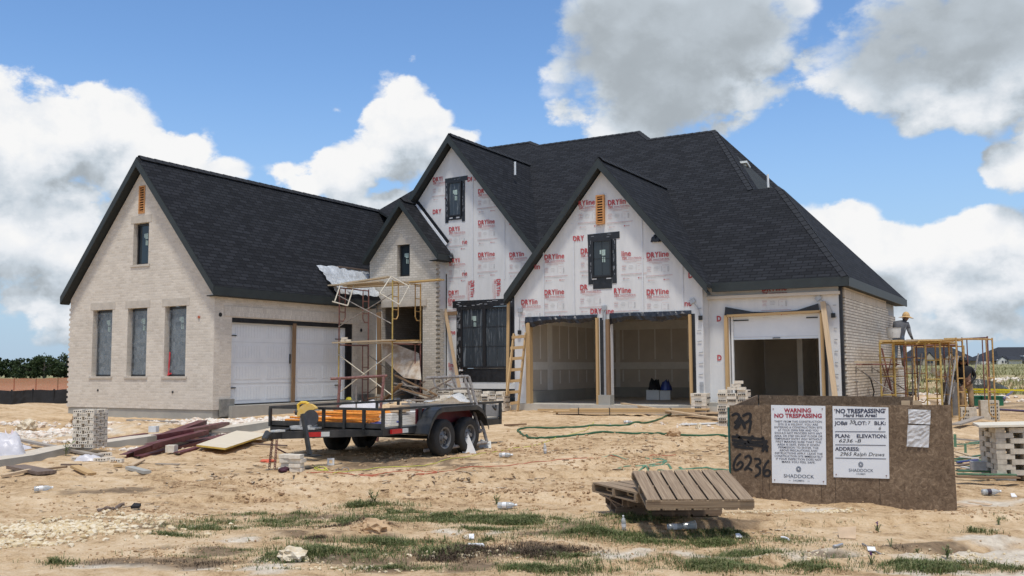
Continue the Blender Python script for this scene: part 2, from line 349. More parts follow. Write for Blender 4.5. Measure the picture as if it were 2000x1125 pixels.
# ================================================================== materials for the house
BR_L = brickmat('pale washed brick', (.665, .605, .52), (.56, .50, .42), (.63, .57, .485), stain=.16)
BR_E = brickmat('cream entry brick', (.64, .59, .51), (.52, .475, .40), (.45, .41, .345), stain=.22)
BR_R = brickmat('cream unpointed brick', (.78, .72, .61), (.62, .56, .47), (.26, .215, .17), ms=.011, stain=.22)
BR_D = brickmat('porch brick darkened as shade', (.24, .22, .19), (.19, .17, .145), (.17, .15, .13))  # shade of the deep porch is put into this brick colour
STONE = M('cast stone', (.50, .45, .38), .85, .1, 5, .1)
SHIN = brickmat('charcoal shingle', (.009, .0097, .012), (.022, .0235, .028), (.004, .0045, .006), w=.33, h=.145, ms=.014, bump=.9, stain=.22, rough=.9)
RIDGE = M('charcoal ridge shingle', (.013, .0145, .018), .9, .3, 9, .3)
FASC = M('dark green grey fascia', (.022, .029, .029), .55, .15, 4)
SOFF = M('dark soffit', (.02, .024, .024), .8, .1, 4)
WRAP = M('white house wrap', (.66, .66, .65), .5, .06, 1.3, .45, st=(3, 3, .6))
RED = M('red print', (.46, .07, .08), .7, .2, 30)
PINK = M('faded pink print', (.56, .42, .42), .7, .12, 20); GREYP = M('faded grey print', (.48, .48, .48), .7, .1, 20); SEAM = M('sheet seam', (.66, .67, .69), .5, .05, 9)
TAPE = M('black flashing tape', (.012, .013, .016), .35, .5, 7, .5)
FILMB = M('black plastic film', (.014, .016, .022), .3, .5, 9, .8)
FRAME = M('black window frame', (.012, .012, .014), .4, .1, 5)
CONC = M('grey concrete', (.31, .30, .265), .9, c2=(.42, .40, .35), sc=1.6, bump=.2, lo=.3, hi=.7); SLAB = M('pale concrete slab', (.46, .43, .37), .85, .12, 2.5, .15)
STAIN = M('mortar stained concrete', (.15, .15, .14), .9, c2=(.3, .29, .26), sc=5, bump=.2)
DRYW = M('grey drywall', (.62, .56, .48), .85, .05, 2); MUD = M('joint compound', (.82, .79, .73), .85, .05, 5)
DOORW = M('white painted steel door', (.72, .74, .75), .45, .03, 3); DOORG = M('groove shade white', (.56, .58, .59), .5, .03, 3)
PINE = wood('pale pine lumber', (.42, .27, .125), (.56, .38, .19)); PINEB = wood('weathered brown lumber', (.17, .105, .06), (.28, .18, .10)); CEDAR = wood('orange cedar', (.44, .20, .07), (.58, .30, .12))
DARKIN = M('dark interior', (.03, .03, .03), .9, .1, 3); PVC = M('white pipe', (.75, .76, .74), .4, .05, 5); GALV = M('galvanised metal', (.42, .43, .44), .45, .12, 12, met=.6); METD = M('black hardware', (.01, .01, .01), .5, .1, 5)
REDP = M('red tape', (.55, .03, .04), .5, .1, 9)
def glassmat(name, c, streak=0.0, rough=.06, sc=(9, 1.2), c2=(.4, .44, .47)):
    m, nt, b = newmat(name); L = nt.links.new
    tc = nd(nt, 'ShaderNodeTexCoord'); mp = nd(nt, 'ShaderNodeMapping'); mp.inputs['Scale'].default_value = (sc[0], sc[1], 1); L(tc.outputs['UV'], mp.inputs[0])
    n = nd(nt, 'ShaderNodeTexNoise', i_Scale=1., i_Detail=6., i_Roughness=.6, i_Distortion=1.2); L(mp.outputs[0], n.inputs['Vector'])
    rp = nd(nt, 'ShaderNodeValToRGB'); L(n.outputs['Fac'], rp.inputs[0]); e = rp.color_ramp.elements
    e[0].position = .56; e[0].color = c4(c); e[1].position = .78; e[1].color = c4([a+(d-a)*streak for a, d in zip(c, c2)]); L(rp.outputs[0], b.inputs['Base Color'])
    rr = nd(nt, 'ShaderNodeMapRange', i_1=.5, i_2=.7, i_3=rough, i_4=min(1, rough+.35*streak)); L(n.outputs['Fac'], rr.inputs[0]); L(rr.outputs[0], b.inputs['Roughness'])
    bp = nd(nt, 'ShaderNodeBump', i_Strength=.25*streak+.02, i_Distance=.02); L(n.outputs['Fac'], bp.inputs['Height']); L(bp.outputs[0], b.inputs['Normal'])
    return m
GLASS = glassmat('dark window glass', (.024, .034, .042)); GLASSF = glassmat('window glass under clear film', (.035, .045, .055), .75, .18, (14, .9))
def filmmat(name, base, a0, a1, sc=(3, 1.5)):
    m, nt, b = newmat(name); L = nt.links.new
    b.inputs['Base Color'].default_value = c4(base); b.inputs['Roughness'].default_value = .28
    tc = nd(nt, 'ShaderNodeTexCoord'); mp = nd(nt, 'ShaderNodeMapping'); mp.inputs['Scale'].default_value = (sc[0], sc[1], 1); mp.inputs['Rotation'].default_value = (0, 0, .7); L(tc.outputs['UV'], mp.inputs[0])
    n = nd(nt, 'ShaderNodeTexNoise', i_Scale=2.2, i_Detail=7., i_Roughness=.65, i_Distortion=1.5); L(mp.outputs[0], n.inputs['Vector'])
    mr = nd(nt, 'ShaderNodeMapRange', i_1=.42, i_2=.72, i_3=a0, i_4=a1); L(n.outputs['Fac'], mr.inputs[0]); L(mr.outputs[0], b.inputs['Alpha'])
    bp = nd(nt, 'ShaderNodeBump', i_Strength=.5, i_Distance=.03); L(n.outputs['Fac'], bp.inputs['Height']); L(bp.outputs[0], b.inputs['Normal'])
    return m
GLASSB = glassmat('blue grey window glass', (.115, .135, .148), rough=.2); FILM = filmmat('clear plastic film', (.50, .55, .58), .06, .30, (.7, .22)); FILMW = filmmat('milky plastic sheeting', (.72, .75, .77), .55, .95)
# ================================================================== the house
XC, XL, YL = -21.16, -27.70, 19.5; XM = -24.4
YG, YR, YE, YD = 25.35, 25.85, 26.98, 27.6
XGL, XGR, XRW = -14.6, -8.64, -5.12; ZF = .65
house = thing('house', 'large new brick house under construction with black shingle roofs and white wrapped gables', 'house', (-15, 25.3, .35))
def part(mb, name, mat, par=None, label=None, **k):
    o = mb.build(name, mat, house if par is None else par, W=(par is None), **k)
    if label: o['label'] = label
    return o
def parts(mb, name, mat, label=None):
    for q in pieces(mb): part(q, name, mat, label=label)
def subs(mb, name, mat, par):
    for q in pieces(mb): sub(q, name, mat, par)
def sub(mb, name, mat, par, **k):      # sub-part: the parent part sits at the house origin, so take the house matrix out by hand
    Mi = house.matrix_basis.inverted(); mb.v = [Mi@p for p in mb.v]
    return mb.build(name, mat, par, **k)
rect = lambda a, b, c, d: [(a, b), (c, b), (c, d), (a, d)]
# --- slabs
b = MB(); b.prism([(XL+.03, YL+.03, .1), (XC-.03, YL+.03, .1), (XC-.03, 33, .1), (XL+.03, 33, .1)], (0, 0, .46)); part(b, 'foundation', CONC)
b = MB(); b.box((XC-.02, (20.02+25.9)/2, .36), (.5, 5.9, .62)); b.box((XC+.055, 19.98, .62), (.10, .5, .50), m=1); b.box((XC+.055, 26.3, .6), (.1, .9, .5), m=1); part(b, 'foundation', [CONC, STAIN], label='stained concrete base under the left garage door')
b = MB(); b.prism([(XGL, YG-.25, .1), (XRW, YG-.25, .1), (XRW, 34.5, .1), (XGL, 34.5, .1)], (0, 0, ZF-.1)); part(b, 'garage_floor', [SLAB], label='pale concrete floor of the open garages')
b = MB(); b.prism([(XC, YE-.05, .1), (XGL, YE-.05, .1), (XGL, 34, .1), (XC, 34, .1)], (0, 0, .46)); part(b, 'foundation', CONC)
b = MB(); b.box((-9.0, YG-.2, .5), (.6, .12, .35)); b.box((-8.45, YG+.1, .5), (.5, .6, .5)); part(b, 'foundation', CONC)
# --- left wing brick
def teeth(x, z0, z1, d, step=.159):
    out = []; z = z0; k = 0
    while z < z1:
        out += [(x+(d if k % 2 else 0), z), (x+(d if k % 2 else 0), min(z+step/2, z1))]; z += step/2; k += 1
    return out
win = [(-26.55, -25.62), (-24.9, -24.02), (-23.24, -22.32)]
holes = [rect(a, 1.53, c, 3.60) for a, c in win]+[rect(-24.74, 4.93, -24.04, 6.21), rect(-24.53, 6.5, -24.25, 7.36)]
out = [(XC, .57), (XC, 3.97), (XM, 7.86), (XL+.02, 3.97)]+teeth(XL-.03, .6, 3.75, .06)[::-1]+[(XL, .57)]
b = MB(); b.wall(out, holes, (0, YL, 0), (1, 0, 0), (0, 0, 1), (0, .22, 0)); part(b, 'brick_wall', BR_L, label='pale brick gable wall with three tall windows')
b = MB(); b.wall([(YL+.22, .57), (YE-.03, .57), (YE-.03, 3.95), (YL+.22, 3.95)], [rect(20.17, .6, 25.66, 3.24)], (XC, 0, 0), (0, 1, 0), (0, 0, 1), (-.22, 0, 0)); part(b, 'brick_wall', BR_L, label='pale brick wall around the double garage door')
b = MB(); b.wall([(YL+.22, .57), (33, .57), (33, 3.95), (YL+.22, 3.95)], [], (XL+.2, 0, 0), (0, 1, 0), (0, 0, 1), (.2, 0, 0)); part(b, 'brick_wall', BR_L)
b = MB(); b.box((XC+.008, 22.9, 3.42), (.03, 6.1, .30)); o_ = part(b, 'soldier_course', brickmat('soldier brick', (.64, .59, .51), (.54, .49, .42), (.59, .54, .47), w=.0795, h=.31, ms=.009, stain=.2))
for a, c in win+[(-24.74, -24.04)]:
    top = 3.60 if a != -24.74 else 6.21; bot = 1.53 if a != -24.74 else 4.93
    b = MB(); b.box(((a+c)/2, YL+.075, top+.115), (c-a+.24, .17, .225)); part(b, 'window_lintel', STONE)
    b = MB(); b.box(((a+c)/2, YL+.08, bot-.035), (c-a+.16, .22, .065)); part(b, 'window_sill', STONE)
def window(x0, x1, z0, z1, y, axis='y', fr=.05, glass=GLASS, mull=False, film=False, lab=None, stick=True, grid=False):
    # frame, panes and paper stickers set in a wall facing the street
    b = MB(); d = .07
    b.box(((x0+x1)/2, y, z0+fr/2), (x1-x0, d, fr)); b.box(((x0+x1)/2, y, z1-fr/2), (x1-x0, d, fr))
    b.box((x0+fr/2, y, (z0+z1)/2), (fr, d-.004, z1-z0-2*fr)); b.box((x1-fr/2, y, (z0+z1)/2), (fr, d-.004, z1-z0-2*fr))
    if mull: b.box(((x0+x1)/2, y, (z0+z1)/2), (.13, d+.02, z1-z0-2*fr))
    wo = part(b, 'window', FRAME, label=lab)
    xs = [(x0+fr, x1-fr)] if not mull else [(x0+fr, (x0+x1)/2-.065), ((x0+x1)/2+.065, x1-fr)]
    for a, c in xs:
        b = MB(); b.box(((a+c)/2, y+.01, (z0+z1)/2), (c-a, .012, z1-z0-2*fr)); sub(b, 'pane', glass, wo)
    if grid:
        b = MB()
        for a, c in xs:
            b.box(((a+c)/2, y+.002, (z0+z1)/2), (.012, .02, z1-z0-2*fr))
            for t in ((.36, .68) if mull else (.5,)): b.box(((a+c)/2, y, z0+(z1-z0)*t), (c-a, .02, .012))
        sub(b, 'glazing_bar', M('grey glazing bar', (.03, .035, .04), .5, .1, 4), wo)
    if stick:
        b = MB(); a, c = xs[0]; w_ = .12; cx = a+(c-a)*.6
        b.box((cx, y-.002, z1-.38), (w_, .01, .17)); b.box((cx-.09, y-.002, z1-.36), (.05, .01, .12)); b.box((cx-.02, y-.002, z1-.58), (.035, .01, .16)); b.box((cx+.04, y-.002, z1-.59), (.03, .01, .15))
        sub(b, 'paper_sticker', M('pale green sticker', (.36, .46, .42), .6, .3, 40), wo)
    if film:
        b = MB(); n = 8; m_ = 16; X = lambda i: x0-.01+(x1-x0+.02)*i/n; Zz = lambda j: z0+.06+(z1-z0-.14)*j/m_
        R = random.Random(int(x0*100)); dd = [[R.uniform(0, .035) for j in range(m_+1)] for i in range(n+1)]
        for i in range(n):
            for j in range(m_):
                P = [(X(i+p), y-.06-dd[i+p][j+q], Zz(j+q)) for p, q in ((0, 0), (1, 0), (1, 1), (0, 1))]; b.face(P)
        sub(b, 'plastic_film', FILM, wo, smooth=True, weld=True)
    return wo
for k, (a, c) in enumerate(win):
    wo = window(a+.06, c, 1.53, 3.58, YL+.17, film=True, glass=GLASSB, lab=('film covered window, leftmost of three', 'film covered window, middle of three', 'film covered window with red tape in its corner')[k])
    if k == 2: b = MB(); b.bar((a+.10, YL+.10, 1.55), (a+.14, YL+.10, 2.25), .05, .02); b.bar((a+.09, YL+.09, 1.56), (a+.22, YL+.09, 1.62), .06, .03); sub(b, 'red_tape', REDP, wo)
window(-24.70, -24.05, 4.93, 6.19, YL+.16, lab='small upper window in the brick gable')
def louver(x0, x1, z0, z1, y):
    b = MB(); f = .045
    for x in (x0+f/2, x1-f/2): b.box((x, y, (z0+z1)/2), (f, .10, z1-z0))
    for z in (z0+f/2, z1-f/2): b.box(((x0+x1)/2, y, z), (x1-x0-2*f, .10, f))
    b.box(((x0+x1)/2, y+.03, (z0+z1)/2), (x1-x0-2*f, .01, z1-z0-2*f), m=1)
    n = int((z1-z0)/.085)
    for k in range(n):
        z = z0+f+(z1-z0-2*f)*(k+.5)/n; b.box(((x0+x1)/2, y-.012, z), (x1-x0-2*f, .065, .016), M=Matrix.Rotation(.7, 3, 'X'))
    return part(b, 'gable_vent', [CEDAR, DARKIN])
louver(-24.53, -24.25, 6.5, 7.36, YL+.03)
b = MB()
for x, z in ((-26.2, 1.10), (-22.82, 1.07)): b.path([(x, YL-.015, z), (x, YL+.1, z)], .035, 10)
b.path([(XC+.012, 19.72, 3.30), (XC-.1, 19.72, 3.30)], .062, 12); b.path([(XC+.012, 26.1, 3.05), (XC-.1, 26.1, 3.05)], .06, 12)
parts(b, 'pipe_hole', METD)
b = MB(); b.path([(-21.78, YL-.03, 3.24), (-21.78, YL+.1, 3.24)], .04, 10); part(b, 'pipe_cap', M('rust red cap', (.38, .10, .05), .6, .1, 9))
# --- left wing garage doors
gd = MB(); xd = XC-.16
b = MB(); b.box((xd-.03, 22.78, 1.94), (.05, 5.2, 2.46)); b.box((xd+.0, 25.32, 1.94), (.1, .14, 2.5))
for k in range(4):
    z = .72+.61*k
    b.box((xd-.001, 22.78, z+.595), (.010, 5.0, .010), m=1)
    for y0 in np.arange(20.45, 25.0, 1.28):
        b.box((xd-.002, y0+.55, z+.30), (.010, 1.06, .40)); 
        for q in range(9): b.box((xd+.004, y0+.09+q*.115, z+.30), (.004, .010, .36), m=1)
gdo = part(b, 'garage_door', [DOORW, DOORG], label='closed white panelled double garage door')
b = MB()
for y, z in ((20.3, 2.72), (20.3, 1.18), (25.1, 2.72), (25.1, 1.18)): b.bar((xd+.012, y-.18, z), (xd+.012, y+.2, z), .02, .03)
b.bar((xd+.03, 22.75, 1.9), (xd+.03, 22.75, 2.2), .03, .03); subs(b, 'door_hinge', METD, gdo)
b = MB(); b.box((XC-.12, 25.52, 1.95), (.16, .28, 2.6)); b.box((XC-.10, 22.9, 3.17), (.14, 5.5, .13)); b.box((XC-.16, 22.9, .66), (.16, 5.5, .07)); parts(b, 'door_flashing', TAPE)
b = MB(); b.bar((XC-.06, 22.83, .66), (XC-.03, 22.83, 3.16), .14, .045, up=(1, 0, 0)); part(b, 'door_brace', PINEB, label='brown upright board across the middle of the double garage door')
# --- entry block
out = [(XC+.0, .57), (-20.94, .57), (-20.94, 3.87), (-19.18, 3.87), (-19.18, .57)]+[(-18.62, .57)]+teeth(-18.64, .6, 5.5, .05)+[(-18.6, 5.55), (-19.98, 7.32), (-21.5, 5.55), (-21.5, 4.2), (XC, 4.2)]
b = MB(); b.wall(out, [rect(-20.28, 4.93, -19.74, 6.05)], (0, YE, 0), (1, 0, 0), (0, 0, 1), (0, .2, 0)); part(b, 'brick_wall', BR_E, label='cream brick gable wall over the front entry')
b = MB(); b.box((-20.06, YE-.01, 3.98), (2.1, .06, .22)); part(b, 'entry_lintel', STONE)
b = MB(); b.box((-20.01, YE+.02, 6.15), (.72, .06, .2)); part(b, 'window_lintel', STONE)
window(-20.22, -19.75, 4.95, 6.05, YE+.14, lab='narrow dark window over the entry')
zs = 3.3
out = [(YE+.2, .57), (27.42, .57)]+[(YE+.2+.26+(p-.0), z) for p, z in teeth(0, .6, 3.75, -.06)]+[(YE+.2, 3.75)]
b = MB(); b.wall(out, [], (-18.6, 0, 0), (0, 1, 0), (0, 0, 1), (-.2, 0, 0)); part(b, 'brick_wall', BR_E, label='narrow brick return beside the entry')
b = MB(); b.prism([(-18.64, YE+.2, .5), (-18.64, YD, .5), (-18.64, YD, 5.45), (-18.64, YE+.2, 5.45)], (-.1, 0, 0)); part(b, 'house_wrap', WRAP)
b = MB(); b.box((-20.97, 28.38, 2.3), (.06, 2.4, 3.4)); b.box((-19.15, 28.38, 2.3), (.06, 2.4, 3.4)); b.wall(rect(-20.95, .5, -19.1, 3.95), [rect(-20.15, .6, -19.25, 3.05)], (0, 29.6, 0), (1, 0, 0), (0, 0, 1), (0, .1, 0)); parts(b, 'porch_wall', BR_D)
b = MB(); b.box((-20.06, 28.4, 3.93), (1.9, 2.5, .06)); part(b, 'porch_ceiling', PINEB)
b = MB(); b.box((-20.1, 29.56, 1.8), (.12, .14, 2.5)); b.box((-19.3, 29.56, 1.8), (.12, .14, 2.5)); b.box((-19.7, 29.56, 3.08), (.92, .14, .12)); do = part(b, 'front_door', M('primed white frame', (.5, .5, .49), .6, .05, 4)); b = MB(); b.box((-19.7, 29.63, 1.8), (.7, .03, 2.45)); b.box((-19.72, 29.58, 1.9), (.05, .02, 2.3), m=1); sub(b, 'door_leaf', [DARKIN, M('grey leaf', (.2, .2, .19), .6, .1, 5)], do)
# --- wrapped walls
def gablewall(y, x0, x1, zb, ze, xa, za, holes, t=.16): 
    b = MB(); b.wall([(x0, zb), (x1, zb), (x1, ze), (xa, za), (x0, ze)], holes, (0, y, 0), (1, 0, 0), (0, 0, 1), (0, t, 0)); return b
b = MB(); b.wall([(-18.6, 1.0), (-14.5, 1.0), (-14.5, 4.72), (-18.36, 9.50), (-21.4, 5.72), (-21.4, 5.0), (-18.6, 5.0)], [rect(-18.12, 1.5, -15.95, 3.9)], (0, YD, 0), (1, 0, 0), (0, 0, 1), (0, .16, 0)); part(b, 'house_wrap', WRAP, label='tall white printed wrap on the middle gable')
gw = gablewall(YG, XGL, XGR, .7, 3.9, -11.62, 7.46, [rect(-14.17, .5, -11.83, 3.19), rect(-11.40, .5, -9.03, 3.19)]); gw_ = MB()
gw_.wall([(XGL, .66), (-14.17, .66), (-14.17, 3.19), (-11.83, 3.19), (-11.83, .66), (-11.40, .66), (-11.40, 3.19), (-9.03, 3.19), (-9.03, .66), (XGR, .66), (XGR, 3.9), (-11.62, 7.46), (XGL, 3.9)], [], (0, YG, 0), (1, 0, 0), (0, 0, 1), (0, .16, 0)); part(gw_, 'house_wrap', WRAP, label='white printed wrap on the garage gable')
b = MB(); b.wall([(XGR, .66), (-8.06, .66), (-8.06, 3.12), (-5.58, 3.12), (-5.58, .66), (XRW-.02, .66), (XRW-.02, 4.0), (XGR, 4.0)], [], (0, YR, 0), (1, 0, 0), (0, 0, 1), (0, .16, 0)); b.prism([(XGR, YG+.16, .66), (XGR, YR, .66), (XGR, YR, 3.95), (XGR, YG+.16, 3.95)], (-.1, 0, 0)); part(b, 'house_wrap', WRAP, label='white wrap around the single garage door')
b = MB(); b.box((XGL+.08, 26.5, 2.3), (.14, 2.1, 3.4)); part(b, 'house_wrap', WRAP)
b = MB(); b.prism([(XRW-.06, YR+.16, .6), (XRW-.06, 35.2, .6), (XRW-.06, 35.2, 3.95), (XRW-.06, YR+.16, 3.95)], (-.1, 0, 0)); part(b, 'house_wrap', M('grey wrap', (.34, .35, .36), .7, .08, 3))
# --- right brick wall
out = [(26.05, .4), (36.1, .4), (36.1, 2.95), (35.7, 2.95), (35.7, 3.12), (34.4, 3.12), (34.4, 3.36), (33.0, 3.36), (33.0, 3.78-.25), (26.02, 3.78-.25)]+teeth(26.04, .42, 3.5, -.055)[::-1]
b = MB(); b.wall(out, [], (XRW+.10, 0, 0), (0, 1, 0), (0, 0, 1), (-.1, 0, 0)); part(b, 'brick_wall', BR_R, label='cream brick wall with toothed corner on the right side')
b = MB(); b.box((XRW+.055, 29.3, 3.655), (.1, 6.6, .245)); part(b, 'soldier_course', brickmat('soldier brick right', (.62, .55, .46), (.52, .46, .38), (.36, .31, .26), w=.0795, h=.31, ms=.008, stain=.2))
b = MB(); b.box((XRW+.01, YR+.09, 2.2), (.10, .12, 3.5)); part(b, 'corner_flashing', TAPE)
# --- printed marks on the wrap
_gm = {}
def glyph(c, bold):
    if (c, bold) not in _gm:
        q = MB(); q.text(c, 1, (0, 0, 0), (1, 0, 0), (0, 1, 0), 'LEFT', bold); xs = [v.x for v in q.v]; ys = [v.y for v in q.v]; _gm[(c, bold)] = (min(xs), max(xs), max(ys))
    return _gm[(c, bold)]
def lw(x, y, z, u, v, txt, wd=.68, cap=.150, m=0, b=None):
    # the big printed word, letter by letter, heavy capitals then lighter small letters
    fr = {'D': .195, 'R': .180, 'Y': .190, 'l': .062, 'i': .062, 'n': .150, 'e': .150}; gap = .008
    p = Vector((x, y, z)); u = Vector(u); v = Vector(v)
    for c in txt:
        up = c in 'DRY'; bo = .045 if up else .022; x0, x1, h = glyph(c, bo); H = cap if up or c in 'li' else cap*.74; s = H/h; f = fr[c]*wd
        sx = (f-gap*(1.7 if c in 'li' else 1))/((x1-x0)*s); b.text(c, s, p-u*x0*s*sx, u, v, 'LEFT', bo, m=m, sx=sx); p = p+u*(f+gap*.35-(.022*wd if c == 'R' else 0))
def marks(b, x, y, z, u, v, wd=.69, extra=True):
    u = Vector(u); v = Vector(v); o = Vector((x, y, z)); R = rng
    def bar(a, c, w_, h, m): 
        q = o+u*a+v*c; b.face([q, q+u*w_, q+u*w_+v*h, q+v*h], [(0, 0)]*4, m)
    b.text('TSX', .085, o-v*.085, u, v, 'LEFT', .03, .3, 0); b.text('Structural Weather Barrier', .05, o+u*.2-v*.075, u, v, 'LEFT', .01, 0, 0, sx=.85)
    bar(0, -.105, wd, .008, 0); bar(.07, -.15, wd-.12, .014, 1); bar(.16, -.18, .3, .01, 1)
    if extra:
        bar(.22, -.29, .12, .012, 2); bar(.2, -.33, .16, .01, 2); bar(.22, -.37, .12, .012, 2); bar(.46, -.24, .2, .008, 1); bar(.44, -.42, .01, .16, 2); bar(.5, -.30, .06, .008, 1); bar(.62, -.42, .04, .14, 2); bar(.5, -.42, .06, .008, 1); bar(.0, -.26, .12, .008, 1); bar(.0, -.30, .13, .02, 1); bar(.01, -.36, .1, .02, 1); bar(0, -.4, .13, .012, 1)
        bar(-.03, -.53, .8, .018, 1); bar(-.03, -.56, .6, .01, 2); bar(.03, -.66, .05, .035, 1); bar(.09, -.65, .14, .012, 1); bar(.5, -.66, .03, .035, 0); bar(.54, -.655, .13, .022, 1); bar(.0, -.72, .25, .008, 2)
def printed(items, ax, val, par_label, seams=()):
    b = MB(); u, v = ((1, 0, 0), (0, 0, 1)) if ax == 1 else ((0, 1, 0), (0, 0, 1))
    for it in items:
        t, px, py = it[:3]; p = pl(px, py, ax, val)
        if len(it) > 3: lw(p.x, p.y, p.z, (0, 0, -1), u, t, b=b); marks(b, p.x, p.y, p.z, (0, 0, -1), u, extra=False)
        else:
            lw(p.x, p.y, p.z, u, v, t, b=b)
            if t in ('DRYline', 'DRYlin', 'DRYli', 'DRYl', 'RYline', 'line', 'DR'): marks(b, p.x, p.y, p.z, u, v)
    for (px, py0, py1) in seams:
        a = pl(px, py0, ax, val-.003); c = pl(px, py1, ax, val-.003); c = Vector((a.x, c.y, c.z)); w_ = .03
        b.face([a, a+Vector((w_, 0, 0)), c+Vector((w_, 0, 0)), c], [(0, 0)]*4, 3); b.face([a+Vector((w_, 0, 0)), a+Vector((w_+.012, 0, 0)), c+Vector((w_+.012, 0, 0)), c+Vector((w_, 0, 0))], [(0, 0)]*4, 2)
    part(b, 'printed_lettering', [RED, PINK, GREYP, SEAM], label=par_label)
printed([('DRYline', 1063.5, 507), ('DRYline', 1063, 576), ('DR', 1134, 495.5), ('DR', 1133, 566), ('RYline', 1199, 573), ('line', 1214, 500.7), ('DRYline', 1262.8, 503.5), ('DRYline', 1262.8, 575.6), ('lin', 1044, 526), ('DRYlin', 1018, 595), ('DRY', 1153, 613), ('ine', 1184, 613), ('ine', 1334, 598), ('D', 1344.5, 543), ('RYline', 1130, 402), ('DRYlin', 1187, 401), ('DRY', 1119, 471)], 1, YG-.012, 'red print on the garage gable wrap', [(1060, 470, 622), (1119, 470, 618), (1252, 430, 612), (1331, 500, 608)])
printed([('DRYline', 1488, 569), ('D', 1400, 627.5), ('D', 1401, 703.7)], 1, YR-.012, 'red print on the wrap beside the single garage door')
printed([('DRYl', 845.4, 355), ('DRY', 913, 354.6), ('DR', 933.6, 378), ('DRY', 845, 417.8), ('DRYline', 933.6, 439), ('D', 994.7, 439), ('DRYli', 876.7, 452), ('ne', 903, 476.6), ('DRYline', 933.6, 502), ('DRYlin', 994.7, 502), ('DRYli', 876.7, 513.6), ('ne', 903, 538.6), ('DRYl', 876, 576), ('line', 875, 591), ('ne', 880, 653), ('line', 876, 717), ('DRYlin', 919, 548, 1), ('DRYlin', 970, 545, 1)], 1, YD-.012, 'red print on the middle gable wrap', [(922, 330, 550), (984, 430, 545)])
# --- tape round windows, window units
def taped(x0, x1, z0, z1, y, tw=.16, flap=None, top=.2):
    b = MB(); y = y-.008
    b.box(((x0+x1)/2+.05, y, z1+top/2), (x1-x0+2*tw+.12, .012, top), M=Matrix.Rotation(-.02, 3, 'Y'))
    b.box((x0-tw/2, y-.002, (z0+z1)/2-.1), (tw, .012, z1-z0+.2)); b.box((x1+tw/2, y-.002, (z0+z1)/2-.1), (tw, .012, z1-z0+.2))
    if flap: b.box(((x0+x1)/2, y-.004, z0-flap/2), (x1-x0-.02, .012, flap))
    to = part(b, 'flashing_tape', TAPE)
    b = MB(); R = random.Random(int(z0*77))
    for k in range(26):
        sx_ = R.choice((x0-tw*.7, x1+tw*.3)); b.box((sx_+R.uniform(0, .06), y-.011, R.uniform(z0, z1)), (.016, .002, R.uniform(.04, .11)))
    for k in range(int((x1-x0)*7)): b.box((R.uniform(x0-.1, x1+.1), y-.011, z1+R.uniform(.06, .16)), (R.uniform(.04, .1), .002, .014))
    sub(b, 'tape_highlight', M('grey tape glint', (.22, .23, .25), .5, .2, 9), to)  # grey flecks painted on as highlights of the shiny tape
    return b
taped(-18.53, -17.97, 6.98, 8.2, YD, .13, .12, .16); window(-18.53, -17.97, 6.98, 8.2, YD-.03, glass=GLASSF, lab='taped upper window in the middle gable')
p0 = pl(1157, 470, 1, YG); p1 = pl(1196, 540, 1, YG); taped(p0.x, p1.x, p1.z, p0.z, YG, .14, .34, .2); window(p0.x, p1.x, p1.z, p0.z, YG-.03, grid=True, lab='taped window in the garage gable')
b = MB()
for xx in (p0.x+.06, p1.x-.10): b.box((xx, YG-.03, p1.z-.05), (.15, .012, .03))
for xx in (-18.4, -18.12): b.box((xx, YD-.03, 6.93), (.13, .012, .05))
for xx in (-18.0,): b.box((xx, YD-.03, 1.66), (.16, .012, .06))
parts(b, 'white_tape_patch', M('white paper tape', (.75, .75, .74), .6, .05, 4))
window(-18.0, -16.1, 1.72, 3.78, YD-.02, fr=.06, glass=GLASSF, mull=True, grid=True, lab='large double window covered with clear film')
b = MB(); y = YD-.012
b.box((-17.1, y, 3.91), (2.5, .014, .24)); b.box((-18.1, y-.003, 2.7), (.18, .014, 2.4)); b.box((-16.0, y-.003, 2.7), (.24, .014, 2.4)); b.box((-16.95, y-.005, 1.48), (1.95, .02, .46)); part(b, 'flashing_tape', TAPE, label='black tape around the large double window')
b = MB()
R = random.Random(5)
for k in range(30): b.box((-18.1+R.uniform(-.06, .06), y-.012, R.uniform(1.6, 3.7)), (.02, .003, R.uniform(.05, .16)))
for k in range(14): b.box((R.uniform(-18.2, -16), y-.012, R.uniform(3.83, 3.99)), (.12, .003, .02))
part(b, 'tape_highlight', M('pale tape glint', (.30, .31, .33), .5, .2, 9))  # painted glints: pale flecks stand in for light on the black tape
b = MB(); b.box((-16.6, YD-.03, 1.12), (3.6, .05, .18)); part(b, 'house_wrap', WRAP); b = MB(); b.box((-16.6, YD-.02, .9), (3.7, .04, .26)); part(b, 'base_flashing', TAPE)
pv = pl(1172.5, 410, 1, YG-.05); louver(pv.x-.13, pv.x+.13, pv.z-.42, pv.z+.44, YG-.04)
